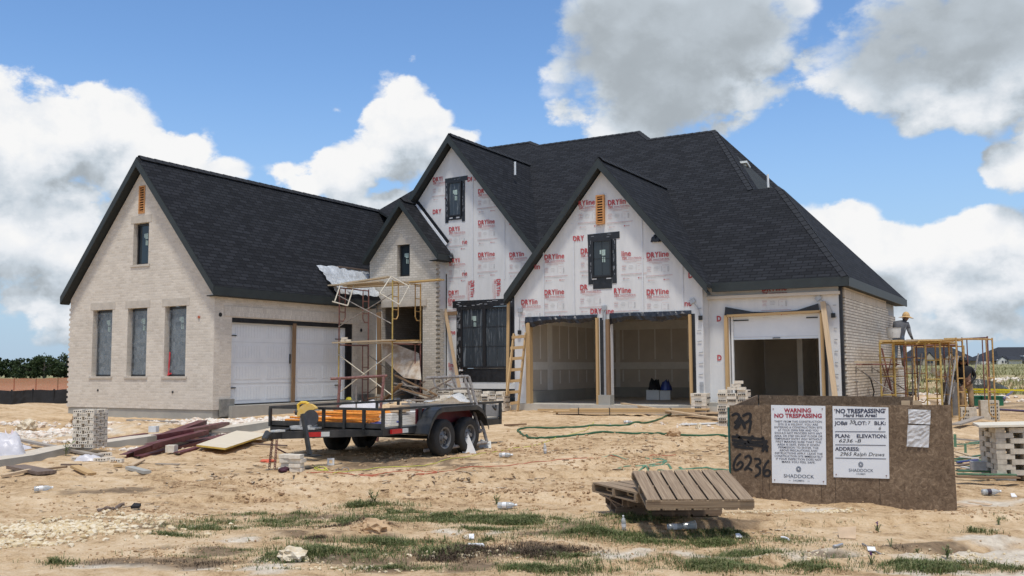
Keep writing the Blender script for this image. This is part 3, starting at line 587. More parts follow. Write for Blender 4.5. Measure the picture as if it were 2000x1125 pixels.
# --- garage openings: posts, film, boxes, lights
def post(px, z0, z1, y, w_=.09, d=.14, mat=PINE, x=None): 
    x = pl(px, 700, 1, y).x if x is None else x
    b = MB(); b.bar((x, y, z0), (x, y, z1), w_, d, up=(0, 1, 0)); return part(b, 'door_post', mat)
post(1034, ZF, 3.1, YG+.02, .13, .2); post(1168.5, ZF, 3.15, YG, .07, .2); post(1190, ZF, 3.1, YG, .10, .24, PINEB); post(1350.5, ZF+.05, 3.16, YG, .07, .2)
post(1421, ZF, 3.12, YR-.02, .09, .2); post(1608, ZF, 3.15, YR-.02, .07, .2)
b = MB(); b.bar((-8.1, YR-.02, 3.11), (-5.5, YR-.02, 3.15), .2, .06); part(b, 'door_header', PINE)
b = MB(); b.box((-11.66, YG-.005, 1.9), (.16, .03, 2.5)); b.box((-8.93, YG-.005, 1.9), (.12, .03, 2.55)); b.box((-8.14, YR-.006, 1.9), (.10, .03, 2.5)); b.box((-5.5, YR-.006, 1.85), (.10, .03, 2.4)); parts(b, 'felt_strip', TAPE)
b = MB(); b.tube((-11.56, YG-.06, ZF+.25), (-11.56, YG-.06, 3.3), .05, 10); b.tube((-11.5, YG-.05, ZF+.35), (-11.5, YG-.05, 3.1), .03, 8); parts(b, 'conduit', GALV); b = MB(); b.box((-11.55, YG-.05, ZF+.1), (.36, .3, .36)); part(b, 'foundation', CONC)
def sag(x0, x1, zt, y, h0, h1, seed):
    b = MB(); n = 26; R = random.Random(seed); pr = None
    for i in range(n+1):
        t = i/n; x = x0+(x1-x0)*t; h = h0+(h1-h0)*t+.05*math.sin(t*9+seed)+R.uniform(-.02, .02)
        row = [(x, y-.02-R.uniform(0, .03), zt), (x, y-.05-R.uniform(0, .05), zt-h*.5), (x, y-.02-R.uniform(0, .05), zt-max(.06, h))]
        if pr:
            for k in range(2): b.face([pr[k], row[k], row[k+1], pr[k+1]])
        pr = row
    part(b, 'plastic_film', FILMB, label=None)
sag(-14.2, -11.8, 3.25, YG, .28, .16, 1); sag(-11.42, -8.95, 3.27, YG, .26, .2, 2)
b = MB(); pts = [(-8.15, 3.36), (-7.4, 3.2), (-6.8, 3.17), (-6.2, 3.2), (-5.65, 3.36)]
b.prism([(x, YR-.06, z) for x, z in pts]+[(-5.62, YR-.06, 3.14), (-8.18, YR-.06, 3.12)], (0, .02, 0)); part(b, 'plastic_film', FILMB)
def lightbox(px, py, ax, val, dx, dz, ang):
    p = pl(px, py, ax, val-.03); b = MB(); b.box(p, (.16, .03, .12), M=Matrix.Rotation(ang, 3, 'Y')); q = p+Vector((dx, 0, -dz)); b.path([p, p.lerp(q, .5)+Vector((dx*.3, -.02, 0)), q], .012, 6)
    b.box(q+Vector((.01, -.02, -.05)), (.1, .05, .12), m=1); part(b, 'wire_box', [GALV, METD])
lightbox(1016, 606, 1, YG, -.03, .62, 0); lightbox(1352, 588, 1, YG, .22, .42, -.5); lightbox(1598, 582, 1, YR, .36, .42, -.7)
pb = pl(1180, 601, 1, YG-.03); b = MB(); b.box(pb, (.16, .03, .13)); b.path([pb, pb+Vector((-.05, 0, -.35))], .02, 6); part(b, 'wire_box', GALV)
b = MB()
R = random.Random(3)
for k in range(9):
    z = .9+k*.3; x = -8.78+R.uniform(-.03, .03); b.bar((x, YG-.02, z), (x+.12, YG-.03, z+.02), .012, .02)
    b.bar((-5.28, YR-.02, z), (-5.2, YR-.03, z), .012, .02)
b.box((-8.72, YG-.02, 1.05), (.1, .012, .5)); parts(b, 'brick_tie', GALV)
# --- garage interiors
b = MB()
b.box((XGL+.2, 28.8, 2.25), (.06, 6.5, 2.9)); b.box((-11.6, 32.2, 2.25), (6.2, .06, 2.9)); b.box((-8.75, 28.9, 2.25), (.14, 6.4, 2.9)); parts(b, 'drywall', DRYW)
b = MB(); b.box((-9.8, 29.2, 3.62), (9.4, 7.0, .08)); part(b, 'ceiling', DRYW)
b = MB(); b.box((XGL+.25, 28.8, .83), (.16, 6.5, .36)); b.box((-11.6, 32.12, .83), (6.2, .16, .36)); parts(b, 'stem_wall', CONC)
b = MB()
for k in range(9):
    y = 25.9+k*.66; b.box((XGL+.235, y, 2.55), (.008, .05, 1.1)); b.box((XGL+.235, y+.02, 1.42), (.008, .05, .42))
b.box((XGL+.236, 28.8, 1.78), (.008, 6.4, .24)); b.box((XGL+.236, 28.8, 3.22), (.008, 6.4, .28)); b.box((XGL+.236, 27.2, 2.2), (.009, .32, 2.6))
for k in range(9):
    x = -14.0+k*.62; b.box((x, 32.165, 2.55), (.05, .008, 1.1)); b.box((x, 32.165, 1.42), (.05, .008, .42))
b.box((-11.6, 32.164, 1.78), (6, .008, .24)); b.box((-11.6, 32.164, 3.22), (6, .008, .3)); b.box((-14.2, 32.163, 2.2), (.16, .01, 2.6))
part(b, 'joint_stripe', MUD)
b = MB(); b.box((-9.95, 32.15, 2.35), (.55, .03, .85)); part(b, 'electrical_panel', METD)
b = MB(); b.box((-6.85, 31.5, 2.2), (3.6, .08, 2.9)); b.box((-7.1, 30.6, 2.2), (.16, 1.8, 2.9), m=1); b.box((-5.35, 28.8, 2.2), (.1, 5.5, 2.9)); parts(b, 'drywall', [DRYW, MUD])
b = MB(); b.box((-6.0, 31.44, 1.75), (.9, .06, 2.1)); dd = part(b, 'inner_door', M('dark steel door', (.10, .09, .085), .6, .1, 4)); b = MB(); b.path([(-6.32, 31.36, 1.68), (-6.32, 31.40, 1.68)], .045, 10); sub(b, 'door_knob', PVC, dd)
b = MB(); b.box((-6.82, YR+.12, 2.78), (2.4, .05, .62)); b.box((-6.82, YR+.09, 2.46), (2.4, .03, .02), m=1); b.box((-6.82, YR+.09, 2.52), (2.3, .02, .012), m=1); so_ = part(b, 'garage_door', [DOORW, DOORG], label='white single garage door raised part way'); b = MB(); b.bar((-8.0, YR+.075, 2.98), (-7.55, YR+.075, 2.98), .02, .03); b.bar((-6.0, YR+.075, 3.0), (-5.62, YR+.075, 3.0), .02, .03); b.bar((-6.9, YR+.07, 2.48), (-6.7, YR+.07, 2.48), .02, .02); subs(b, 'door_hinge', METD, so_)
b = MB(); b.box((-8.0, YR+.06, 1.9), (.05, .08, 2.4)); b.box((-5.66, YR+.06, 1.9), (.05, .08, 2.4)); b.box((-6.82, YR+.07, 3.09), (2.4, .06, .04)); parts(b, 'door_track', PVC)
# --- roofs
def roof(name, pts, mat=SHIN, t=.10, label=None):
    b = MB(); b.prism(pts, (0, 0, -t), 0, 1); o = part(b, 'roof', [mat, SOFF], label=label); return o
def zs_(x, a, za, s): return za-abs(x-a)*s
def gable_roof(xa, za, s, xl, xr, y0, y1l, y1r, fw=.24, label=None, ya=None, rakes=(1, 1), eaveR=None, eaveL=None):
    ya = ya if ya else y1r; zl = za-(xa-xl)*s; zr = za-(xr-xa)*s
    roof('r', [(xa, y0, za), (xl, y0, zl), (xl, y1l, zl), (xa, ya, za)], label=label)
    roof('r', [(xr, y0, zr), (xa, y0, za), (xa, ya, za), (xr, y1r, zr)], label=label)
    b = MB(); y = y0-.02; d = -.02
    for (x, z, f) in ((xl, zl, rakes[0]), (xr, zr, rakes[1])):
        if f: b.prism([(xa, y, za-.03), (x, y, z-.03), (x, y, z-.03-fw), (xa, y, za-.03-fw*1.12)] if x > xa else [(x, y, z-.03), (xa, y, za-.03), (xa, y, za-.03-fw*1.12), (x, y, z-.03-fw)], (0, .035, 0))
    if eaveR: b.box((xr-.0, (y0+eaveR)/2, zr-.03-fw/2), (.035, eaveR-y0, fw)); 
    if eaveL: b.box((xl+.0, (y0+eaveL)/2, zl-.03-fw/2), (.035, eaveL-y0, fw))
    part(b, 'fascia', FASC)
    b = MB()      # soffit under the rake and boxed eaves
    for (x, z) in ((xl, zl), (xr, zr)): b.prism([(xa, y0+.02, za-.04-fw), (x, y0+.02, z-.04-fw), (x, y0+.32, z-.04-fw), (xa, y0+.32, za-.04-fw)], (0, 0, .03))
    if eaveR: b.box((xr-.2, (y0+.1+eaveR)/2, zr-.05-fw+.02), (.4, eaveR-y0-.1, .03))
    part(b, 'soffit', SOFF)
    b = MB(); n = int((ya-y0)/.28)
    for k in range(n):
        y = y0+.25+k*.28; 
        if y > ya-.1: break
        for q in (-1, 1): b.box((xa+q*.07, y, za-.045*1+.035-.004*(k % 2)), (.17, .33, .018), M=Matrix.Rotation(q*math.atan(s), 3, 'Y')@Matrix.Rotation(-.04, 3, 'X'))
    part(b, 'ridge_cap', RIDGE)
gable_roof(XM, 8.22, 1.19, -27.86, -20.94, YL-.24, 33, 27.3, ya=32.4, label='long black shingle roof of the left wing', eaveR=26.62)
gable_roof(-19.98, 7.62, 1.23, -21.58, -18.36, YE-.3, 29.5, YD+.0, ya=29.5, label='small steep roof over the entry', eaveR=27.55, fw=.2)
gable_roof(-18.36, 9.84, 1.235, -21.3, -13.9, YD-.3, 33.5, 33.5, ya=33.4, label='steep roof of the middle gable', fw=.24)
gable_roof(-11.62, 7.80, 1.2, -14.82, -8.42, YG-.26, 30.6, 30.6, ya=30.5, label='steep roof of the garage gable', fw=.24)
mz = lambda y: 4.02+.765*(y-25.55)
A = (-4.85, 25.55, 4.02); LR = (-7.6, 29.85, mz(29.85)); LL = (-8.45, 29.85, mz(29.85)); PK = (-10.93, 33.93, mz(33.93)); SD = (-13.5, 33.93, mz(33.93)); P2 = (-14.22, 34.65, mz(34.65)); S2 = (-18.7, 34.65, mz(34.65)); P3 = (-19.35, 35.05, mz(35.05)); R3 = (-21.6, 35.05, mz(35.05)); LWE = (-24.3, 31.05, mz(31.05))
roof('r', [A, LR, LL, PK, SD, P2, S2, P3, R3, LWE, (-22.5, 30, mz(30)), (-18.36, 30.5, mz(30.5)), (-15.4, 27.85, mz(27.85)), (-13.7, 27.85, mz(27.85)), (-11.6, 28.2, mz(28.2)), (-8.5, 25.6, mz(25.6)), (-8.45, 25.55, 4.02)], label='broad front slope of the main black roof')
RB = (-4.85, 35.75, 4.02)
roof('r', [A, RB, (-7.6, 30.4, LR[2]), LR], label='right hip of the black roof')
roof('r', [LR, (-7.6, 30.4, LR[2]), (-8.45, 31.5, LR[2]), LL])
e2 = pl(1524, 367, 0, -8.3); roof('r', [PK, LL, (-8.3, 31.6, LL[2]), (e2.x, max(e2.y, 31.8), e2.z)])
roof('r', [RB, (-14, 40, 4.02), PK, (e2.x, max(e2.y, 31.8), e2.z), (-7.6, 30.4, LR[2])][:3]+[(-8.3, 33, 7.0)])
roof('r', [PK, (-8.3, 33.2, 7.0), (-14, 40, 4.02), (-13.5, 34.2, PK[2])]); roof('r', [P2, (-13.4, 34.3, P2[2]-.9), (-13.5, 40, 4.5), (-18.7, 40, 4.5), S2]); roof('r', [P3, (-18.6, 35.3, P3[2]-.6), (-18.7, 41, 4.5), (-23, 41, 4.5), R3]); roof('r', [R3, (-24.8, 41, 4.5), (-27.8, 33, 4.1), LWE])
b = MB()
FD, RD, BD, LD = Vector((0, -1, -.765)), Vector((1, 0, -1.22)), Vector((0, 1, -.8)), Vector((-1, .2, -.6))
def caps(a, c, e1=FD, e2=BD):
    # overlapping cap shingles folded over the ridge or hip, lying on both slopes
    a = Vector(a); c = Vector(c); n = max(1, int((c-a).length/.28)); d = (c-a).normalized(); L_ = (c-a).length/n
    for k in range(n):
        p = a+d*(L_*k); q = p+d*(L_*1.12); l0, l1 = .012, .026
        for e in (e1, e2):
            w = (e-d*e.dot(d)).normalized()*.15; nn = d.cross(w).normalized(); nn = nn if nn.z > 0 else -nn
            P = [p+nn*l1, q+nn*l0, q+w+nn*l0, p+w+nn*l1]; b.face(P if (P[1]-P[0]).cross(P[2]-P[0]).dot(nn) > 0 else P[::-1])
caps(A, LR, FD, RD); part(b, 'ridge_cap', RIDGE); b = MB(); caps(LL, PK, FD, RD); caps(PK, SD); caps(P2, SD, FD, RD); caps(P2, S2); caps(P3, S2, FD, RD); caps(P3, R3); part(b, 'ridge_cap', RIDGE)
b = MB(); b.box((-6.63, 25.53, 3.885), (3.6, .035, .24)); b.box((-4.83, 30.66, 3.885), (.035, 10.2, .24)); part(b, 'fascia', FASC)
b = MB(); b.box((-6.65, 25.72, 3.80), (3.55, .38, .03)); b.box((-5.02, 30.7, 3.80), (.36, 10.0, .03)); part(b, 'soffit', SOFF)
# flashing, vents and pipes on the roofs
b = MB(); p0 = pl(813, 400, 1, YD-.05); p1 = pl(872, 478, 1, YD-.05); b.bar(p0, p1, .04, .085, up=(0, 0, 1)); part(b, 'step_flashing', M('bright metal flashing', (.8, .82, .84), .4, .03, 5)); b = MB(); b.bar(p0+Vector((0, .02, .12)), p1+Vector((.05, .02, .07)), .02, .15); part(b, 'flashing_tape', TAPE)
def vent(px, py, ax, val, h, r=.04):
    p = pl(px, py, ax, val); b = MB(); b.tube(p-Vector((0, 0, .15)), p+Vector((0, 0, h)), r, 10); part(b, 'vent_pipe', PVC)
vent(1006, 334, 0, -17.2, .34); 
q = pl(1500, 355, 0, -8.5); b = MB(); b.tube(q-Vector((0, 0, .2)), q+Vector((0, 0, .25)), .04, 10); part(b, 'vent_pipe', PVC)
q = pl(1457, 325, 0, -9.45); b = MB(); b.box(q, (.1, .45, .16)); b.bar(q+Vector((0, -.3, .1)), q+Vector((0, .2, -.06)), .25, .08); part(b, 'roof_vent', M('grey white vent', (.55, .58, .55), .5, .1, 6))
# closing walls behind so no light leaks in
b = MB(); b.box((-17.0, 39.5, 2.4), (16.0, .2, 4.0)); b.box((-27.2, 33.2, 2.3), (1.5, .2, 3.6)); parts(b, 'rear_wall', BR_L)
# ================================================================== ground
def site(u, d): return (-math.sin(YAW)*d+math.cos(YAW)*u, math.cos(YAW)*d+math.sin(YAW)*u)
def axis_(a, b, step, lim, g=1.09):
    v = list(np.arange(a, b, step)); s = step; x = b
    while x < lim: v.append(x); s *= g; x += s
    v.append(lim); return v
uu = axis_(0, 13, .085, 1500, 1.12); uu = [-q for q in uu[:0:-1]]+uu
dd_ = [-40, -20, -8, 0, 3, 5]; d = 6.0; s = .045
while d < 2600: dd_.append(d); s = min(s*1.008, 1e9) if d < 30 else s*1.12; d += s
U_, D_ = np.meshgrid(np.array(uu), np.array(dd_))
X_ = -math.sin(YAW)*D_+math.cos(YAW)*U_; Y_ = math.cos(YAW)*D_+math.sin(YAW)*U_; Z_ = height(X_, Y_)
nr, ncol = X_.shape
idx = np.arange(nr*ncol).reshape(nr, ncol)
fa = np.stack([idx[:-1, :-1], idx[:-1, 1:], idx[1:, 1:], idx[1:, :-1]], -1).reshape(-1, 4)
me = bpy.data.meshes.new('ground'); me.from_pydata(np.stack([X_.ravel(), Y_.ravel(), Z_.ravel()], 1), [], fa.tolist())
me.polygons.foreach_set('use_smooth', [True]*len(me.polygons))
def patches(lst):
    out = np.zeros_like(X_)
    for px, py, ru, rd in lst:
        p = GR(px, py); du = (X_-p.x)*math.cos(YAW)+(Y_-p.y)*math.sin(YAW); de = -(X_-p.x)*math.sin(YAW)+(Y_-p.y)*math.cos(YAW)
        q = np.sqrt((du/ru)**2+(de/rd)**2)
        out = np.maximum(out, np.clip(1.35-q, 0, 1))
    n = fbm(X_/.30, Y_/.30, 77, 6)
    return np.clip((out-.45+(n-.47)*3.2)*2.2, 0, 1)*(out > 0)
SOIL = [(890, 1082, 1.0, .30), (640, 1050, .7, .3), (700, 1095, .6, .25), (980, 1075, .7, .25), (330, 1098, .75, .22), (420, 1072, .6, .2), (830, 1110, .7, .2), (1140, 1035, .6, .2), (1060, 1060, .5, .2), (1800, 1068, .5, .2), (1600, 1085, .3, .12), (230, 960, .8, .3), (1400, 1020, .5, .5), (620, 1010, .8, .2), (1250, 1020, .9, .3), (250, 1030, .4, .2), (740, 905, 1.6, .8), (1930, 790, 3, 2)]
PALE = [(480, 1110, .6, .2), (1600, 995, .5, .12), (1350, 985, .8, .15), (1570, 1082, .8, .25), (1870, 1085, .8, .3), (1220, 1085, .6, .2), (560, 1095, .35, .15), (1900, 1120, .6, .2), (60, 855, 2.0, 1.0), (480, 835, 2.0, .7), (900, 1040, .4, .15), (470, 1055, .4, .15), (1930, 985, .6, .4), (300, 825, 3, .5), (150, 1110, .8, .15), (1950, 1050, .5, .2)]
farm = np.clip((D_-40-.25*np.abs(U_-6))/26+(fbm(X_/7, Y_/7, 5)-.5)*1.6, 0, 1)*np.clip((D_-34)/12, 0, 1)
farm = np.where(U_ < -8, np.clip((D_-95)/40, 0, 1), farm)
for nm, arr in (('soil', patches(SOIL)), ('pale', patches(PALE)), ('field', farm)):
    a = me.attributes.new(nm, 'FLOAT', 'POINT'); a.data.foreach_set('value', arr.ravel().astype(np.float32))
gr = bpy.data.objects.new('ground', me); COL.objects.link(gr); tag(gr, kind='structure')
m, nt, b_ = newmat('sandy caliche dirt'); L = nt.links.new; b_.inputs['Roughness'].default_value = .95; b_.inputs['Specular IOR Level'].default_value = .15
tc = nd(nt, 'ShaderNodeTexCoord')
def noi(sc, det=6, ro=.65, mp=None):
    n = nd(nt, 'ShaderNodeTexNoise', i_Scale=sc, i_Detail=det, i_Roughness=ro)
    if mp: q = nd(nt, 'ShaderNodeMapping'); q.inputs['Rotation'].default_value = (0, 0, -YAW); q.inputs['Scale'].default_value = mp; L(tc.outputs['Object'], q.inputs[0]); L(q.outputs[0], n.inputs['Vector'])
    else: L(tc.outputs['Object'], n.inputs['Vector'])
    return n.outputs['Fac']
n1 = noi(.55, 7, .68); n2 = noi(5.5, 7, .7); n3 = noi(42, 4, .7); n4 = noi(1.3, 6, .7, (.55, 2.6, 1))
mixv = mathn(nt, 'ADD', mathn(nt, 'MULTIPLY', n1, .85), mathn(nt, 'ADD', mathn(nt, 'MULTIPLY', n2, .9), mathn(nt, 'ADD', mathn(nt, 'MULTIPLY', n3, .6), mathn(nt, 'MULTIPLY', n4, .75))))
rp = nd(nt, 'ShaderNodeValToRGB'); L(mathn(nt, 'MULTIPLY_ADD', mixv, 1.45, -1.70, clamp=True), rp.inputs[0]); e = rp.color_ramp.elements
e[0].position = .05; e[0].color = (.15, .092, .05, 1); e[1].position = .95; e[1].color = (.71, .55, .365, 1); q = e.new(.28); q.color = (.36, .235, .125, 1); q = e.new(.50); q.color = (.55, .385, .22, 1)
col = rp.outputs[0]
def over(col, attr, c, sc=9.0, k=1.0):
    at_ = nd(nt, 'ShaderNodeAttribute', attribute_name=attr); x = nd(nt, 'ShaderNodeMix', data_type='RGBA'); L(mathn(nt, 'MULTIPLY', at_.outputs['Fac'], k), x.inputs[0]); L(col, x.inputs[6])
    n = noi(sc, 6, .7); r2 = nd(nt, 'ShaderNodeValToRGB'); L(n, r2.inputs[0]); f = r2.color_ramp.elements; f[0].position = .32; f[0].color = c4(c[0]); f[1].position = .68; f[1].color = c4(c[1]); L(r2.outputs[0], x.inputs[7]); return x.outputs[2]
col = over(col, 'pale', ((.50, .42, .32), (.78, .70, .57)), 12, .9); col = over(col, 'soil', ((.085, .06, .04), (.26, .18, .11)), 10, .85); col = over(col, 'field', ((.20, .20, .085), (.36, .32, .18)), 1.2)
L(col, b_.inputs['Base Color'])
hh = mathn(nt, 'ADD', mathn(nt, 'MULTIPLY', n2, .6), mathn(nt, 'MULTIPLY', n3, .4)); bp = nd(nt, 'ShaderNodeBump', i_Strength=1.0, i_Distance=.05); L(hh, bp.inputs['Height']); L(bp.outputs[0], b_.inputs['Normal'])
me.materials.append(m)
# ------------------------------------------------------------------ stuff: grass, gravel, rubble, clods
def island(name, cols, r=.9):
    m, nt, b = newmat(name); b.inputs['Roughness'].default_value = r; b.inputs['Specular IOR Level'].default_value = .2
    g = nd(nt, 'ShaderNodeNewGeometry'); rp = nd(nt, 'ShaderNodeValToRGB'); nt.links.new(g.outputs['Random Per Island'], rp.inputs[0]); e = rp.color_ramp.elements
    for k, c in enumerate(cols):
        q = e[k] if k < 2 else e.new(.5); q.position = k/(len(cols)-1); q.color = c4(c)
    nt.links.new(rp.outputs[0], b.inputs['Base Color']); return m
GRASS = island('grass blades', [(.05, .085, .02), (.09, .13, .035), (.15, .17, .055), (.28, .25, .12)], .6)
def grassmesh(name, patches_, mat, R, hmul=1.0):
    V = []; F = []
    for px, py, ru, rd, n, h in patches_:
        c = GR(px, py)
        for k in range(int(n*3.6)):
            a = R.random()*6.283; r = abs(R.gauss(0, .62)); du = math.cos(a)*r*ru*1.25; de = math.sin(a)*r*rd*1.3
            cl = vnoise(np.array([(c.x+du)*2.6]), np.array([(c.y+de)*2.6]), 9)[0]
            if cl < .5 and R.random() < .85: continue
            x = c.x+du*math.cos(YAW)-de*math.sin(YAW); y = c.y+du*math.sin(YAW)+de*math.cos(YAW)
            V.append((x, y, h*hmul*R.uniform(.25, 1.0)*(.45+.7*cl), R.random()*6.283, R.uniform(.2, 1.5)))
    A = np.array(V); z = height(A[:, 0], A[:, 1])-.006
    P = []; i = 0
    for (x, y, h, a, l), zz in zip(A, z):
        w_ = .0022+.016*h; ca, sa = math.cos(a), math.sin(a); dx, dy = -sa*w_, ca*w_
        lx, ly = ca*l*h, sa*l*h
        P += [(x-dx, y-dy, zz), (x+dx, y+dy, zz), (x+dx*.7+lx*.35, y+dy*.7+ly*.35, zz+h*.6), (x-dx*.7+lx*.35, y-dy*.7+ly*.35, zz+h*.6), (x+lx, y+ly, zz+h*(1-.35*l))]
        F += [(i, i+1, i+2, i+3), (i+3, i+2, i+4)]; i += 5
    me = bpy.data.meshes.new(name); me.from_pydata(P, [], F); me.materials.append(mat)
    o = bpy.data.objects.new(name, me); COL.objects.link(o); return o
GP = [(760, 1003, .5, .2, 900, .07), (600, 1022, .85, .22, 2600, .09), (700, 990, .45, .2, 900, .10), (460, 1032, .7, .18, 1500, .08), (830, 1012, .8, .2, 2200, .08), (960, 1016, .9, .2, 2600, .08), (1100, 1016, .7, .2, 1700, .07), (1010, 1022, .6, .2, 1400, .08), (700, 1078, .55, .24, 3600, .13), (760, 1065, .4, .2, 1700, .11), (600, 1085, .5, .18, 1700, .08), (480, 1075, .45, .15, 900, .07), (1180, 1040, .6, .18, 1400, .07), (1300, 1058, .5, .16, 1200, .07), (1400, 1062, .6, .2, 1600, .07), (1525, 1055, .38, .14, 1200, .08), (1350, 1108, .6, .2, 1800, .08), (1480, 1110, .55, .18, 1500, .08), (1590, 1108, .35, .14, 900, .08), (1850, 1112, .45, .16, 1700, .10), (1700, 1078, .3, .12, 400, .07), (1755, 1100, .25, .1, 500, .07), (1960, 1012, .25, .2, 260, .08), (1895, 1040, .25, .1, 200, .09), (100, 1098, .25, .1, 160, .10), (390, 1090, .35, .12, 420, .08), (950, 1056, .18, .1, 700, .10), (1060, 1112, .5, .15, 1100, .08), (840, 1062, .4, .18, 1100, .08), (930, 1035, .7, .14, 900, .06), (330, 1045, .4, .12, 400, .06), (1230, 1015, .5, .15, 500, .07), (1640, 1015, .5, .1, 120, .08), (540, 1052, .4, .12, 500, .06), (1450, 1085, .5, .15, 700, .07), (540, 1008, .6, .12, 500, .06), (880, 1000, .7, .12, 600, .06), (1180, 1008, .6, .14, 700, .07), (1130, 1085, .5, .15, 500, .06), (1420, 1040, .6, .14, 600, .06), (300, 1020, .4, .12, 250, .06), (1260, 1100, .5, .15, 700, .07), (760, 1110, .6, .12, 500, .06), (560, 1110, .4, .12, 300, .06), (1960, 1110, .4, .14, 400, .07)]
DRYG = island('dry dark weed stems', [(.05, .035, .025), (.10, .07, .045), (.20, .15, .10)], .9)
tag(grassmesh('dry_weeds', [(930, 1075, .5, .16, 2200, .09), (1010, 1082, .45, .14, 1500, .08), (870, 1090, .4, .14, 900, .06), (330, 1098, .5, .14, 600, .05), (1090, 1075, .4, .12, 500, .06), (620, 1050, .4, .1, 300, .05), (1750, 1072, .4, .1, 300, .06), (640, 1030, .6, .1, 300, .06)], DRYG, random.Random(5)), kind='stuff')
tag(grassmesh('grass', GP, GRASS, random.Random(2)), kind='stuff')
FIELDG = island('field grass', [(.21, .21, .09), (.27, .26, .125), (.33, .31, .165)], .8)
R = random.Random(4); V = []; F = []; i = 0
for k in range(15000):
    d = 44+R.random()**1.4*120; px = R.uniform(1690, 2080); u = (px-1000)/FPX*d; x, y = site(u, d)
    if x < -3.5 and y < 45: continue
    h = R.uniform(.10, .34); a = R.random()*6.283; w_ = R.uniform(.02, .06); zz = 0
    V.append((x, y, h, a, w_))
A = np.array(V); zz = height(A[:, 0], A[:, 1])-.03; P = []
for (x, y, h, a, w_), z in zip(A, zz):
    dx, dy = math.cos(a)*w_, math.sin(a)*w_; P += [(x-dx, y-dy, z), (x+dx, y+dy, z), (x+dy*3, y-dx*3, z+h)]; F.append((i, i+1, i+2)); i += 3
me = bpy.data.meshes.new('field_grass'); me.from_pydata(P, [], F); me.materials.append(FIELDG); o = bpy.data.objects.new('field_grass', me); COL.objects.link(o); tag(o, kind='stuff')
def rocks(name, spots, mat, R, sq=(1, .8, .6)):
    # stones scattered thickest at each spot's middle
    b = MB()
    pts = []
    for px, py, ru, rd, n, r0, r1 in spots:
        c = GR(px, py)
        for k in range(n):
            a = R.random()*6.283; q = abs(R.gauss(0, .55)); du = math.cos(a)*q*ru; de = math.sin(a)*q*rd
            pts.append((c.x+du*math.cos(YAW)-de*math.sin(YAW), c.y+du*math.sin(YAW)+de*math.cos(YAW), r0+(r1-r0)*R.random()**2.2))
    A = np.array(pts); z = height(A[:, 0], A[:, 1])
    for (x, y, r), zz in zip(A, z): b.rock((x, y, zz+r*.15), r, R, sq, 1)
    o = b.build(name, mat, weld=False); return tag(o, kind='stuff')
ROCKM = island('yellow white limestone', [(.50, .375, .20), (.60, .48, .30), (.40, .32, .21), (.70, .61, .46)])
rocks('gravel', [(110, 1035, 1.3, .55, 950, .015, .06), (250, 1012, .7, .3, 260, .015, .05), (20, 1060, .7, .3, 300, .015, .06), (330, 1010, .4, .2, 60, .01, .04), (560, 1098, .3, .1, 40, .01, .03), (900, 1085, .9, .25, 130, .008, .03), (1880, 1090, .9, .4, 260, .006, .022), (1600, 1092, .8, .3, 200, .006, .022), (1500, 1000, 1.0, .2, 160, .006, .025), (1630, 1000, .35, .1, 130, .008, .04), (700, 1110, .8, .2, 130, .006, .03)], ROCKM, random.Random(8))
RUBM = island('broken brick and mortar rubble', [(.62, .55, .45), (.74, .69, .61), (.48, .40, .31), (.60, .45, .33)])
rocks('rubble', [(480, 828, 2.4, .6, 620, .02, .15), (560, 820, 1.4, .5, 260, .02, .13), (410, 822, 1.6, .4, 200, .02, .12), (300, 826, 2.6, .45, 160, .02, .12), (70, 850, 1.6, .9, 300, .03, .14), (150, 865, 1.2, .5, 130, .02, .10), (30, 830, 1.5, .7, 110, .03, .15), (250, 880, .8, .3, 60, .02, .09), (390, 850, 1.0, .5, 90, .02, .1), (1960, 738, 6, 3, 150, .05, .28), (1900, 785, 4, 1.5, 160, .04, .2), (1800, 770, 2, 1.5, 60, .04, .15), (1350, 830, 2.0, .6, 60, .02, .07)], RUBM, random.Random(9))
CLODM = island('dirt clods', [(.40, .26, .14), (.52, .36, .21), (.62, .47, .31), (.30, .19, .11)], .95)
rocks('dirt_clods', [(1000, 960, 6, 3.2, 2600, .004, .035), (500, 950, 4.5, 2.4, 1500, .004, .035), (1000, 880, 8, 3.6, 1800, .006, .05), (1400, 960, 4, 2.5, 1000, .004, .03), (300, 1000, 3, 1.5, 700, .004, .025), (1250, 900, 2.5, 2, 350, .01, .05), (1000, 1060, 4.5, .9, 1400, .004, .018), (300, 1080, 1.5, .6, 500, .004, .018), (1900, 1000, 1.2, .9, 300, .005, .025), (520, 966, .45, .25, 60, .01, .05), (715, 1036, .3, .15, 50, .01, .05), (1280, 937, .3, .2, 40, .01, .05), (1940, 870, 1.5, 1, 150, .01, .04)], CLODM, random.Random(10))
ROCK1 = M('chalky limestone', (.50, .39, .24), .9, c2=(.72, .64, .50), sc=9, bump=.4)
CHIP = island('wood chips and bark scraps', [(.10, .06, .035), (.22, .14, .08), (.46, .34, .21), (.62, .52, .38)], .9)
rocks('wood_chips', [(900, 930, 6, 3.5, 420, .01, .055), (400, 930, 4, 2.2, 260, .01, .06), (1250, 880, 4, 2.5, 260, .01, .06), (700, 1010, 4, 1.0, 200, .006, .03), (1500, 1040, 3, 1.0, 160, .006, .03), (1900, 900, 1.6, 1.6, 160, .01, .06), (250, 990, 2.5, 1.0, 140, .01, .04)], CHIP, random.Random(14), (1.6, .5, .22))
def boulder(px, py, r, lab, sq=(1, .7, .6), mat=None, name='rock', grp=None):
    p = GR(px, py); b = MB(); b.rock((0, 0, r*.25), r, random.Random(int(px)), sq, 3); o = b.build(name, mat or ROCK1, weld=True, smooth=False); o.location = p; tag(o, lab, name.split('_')[-1], grp); return o
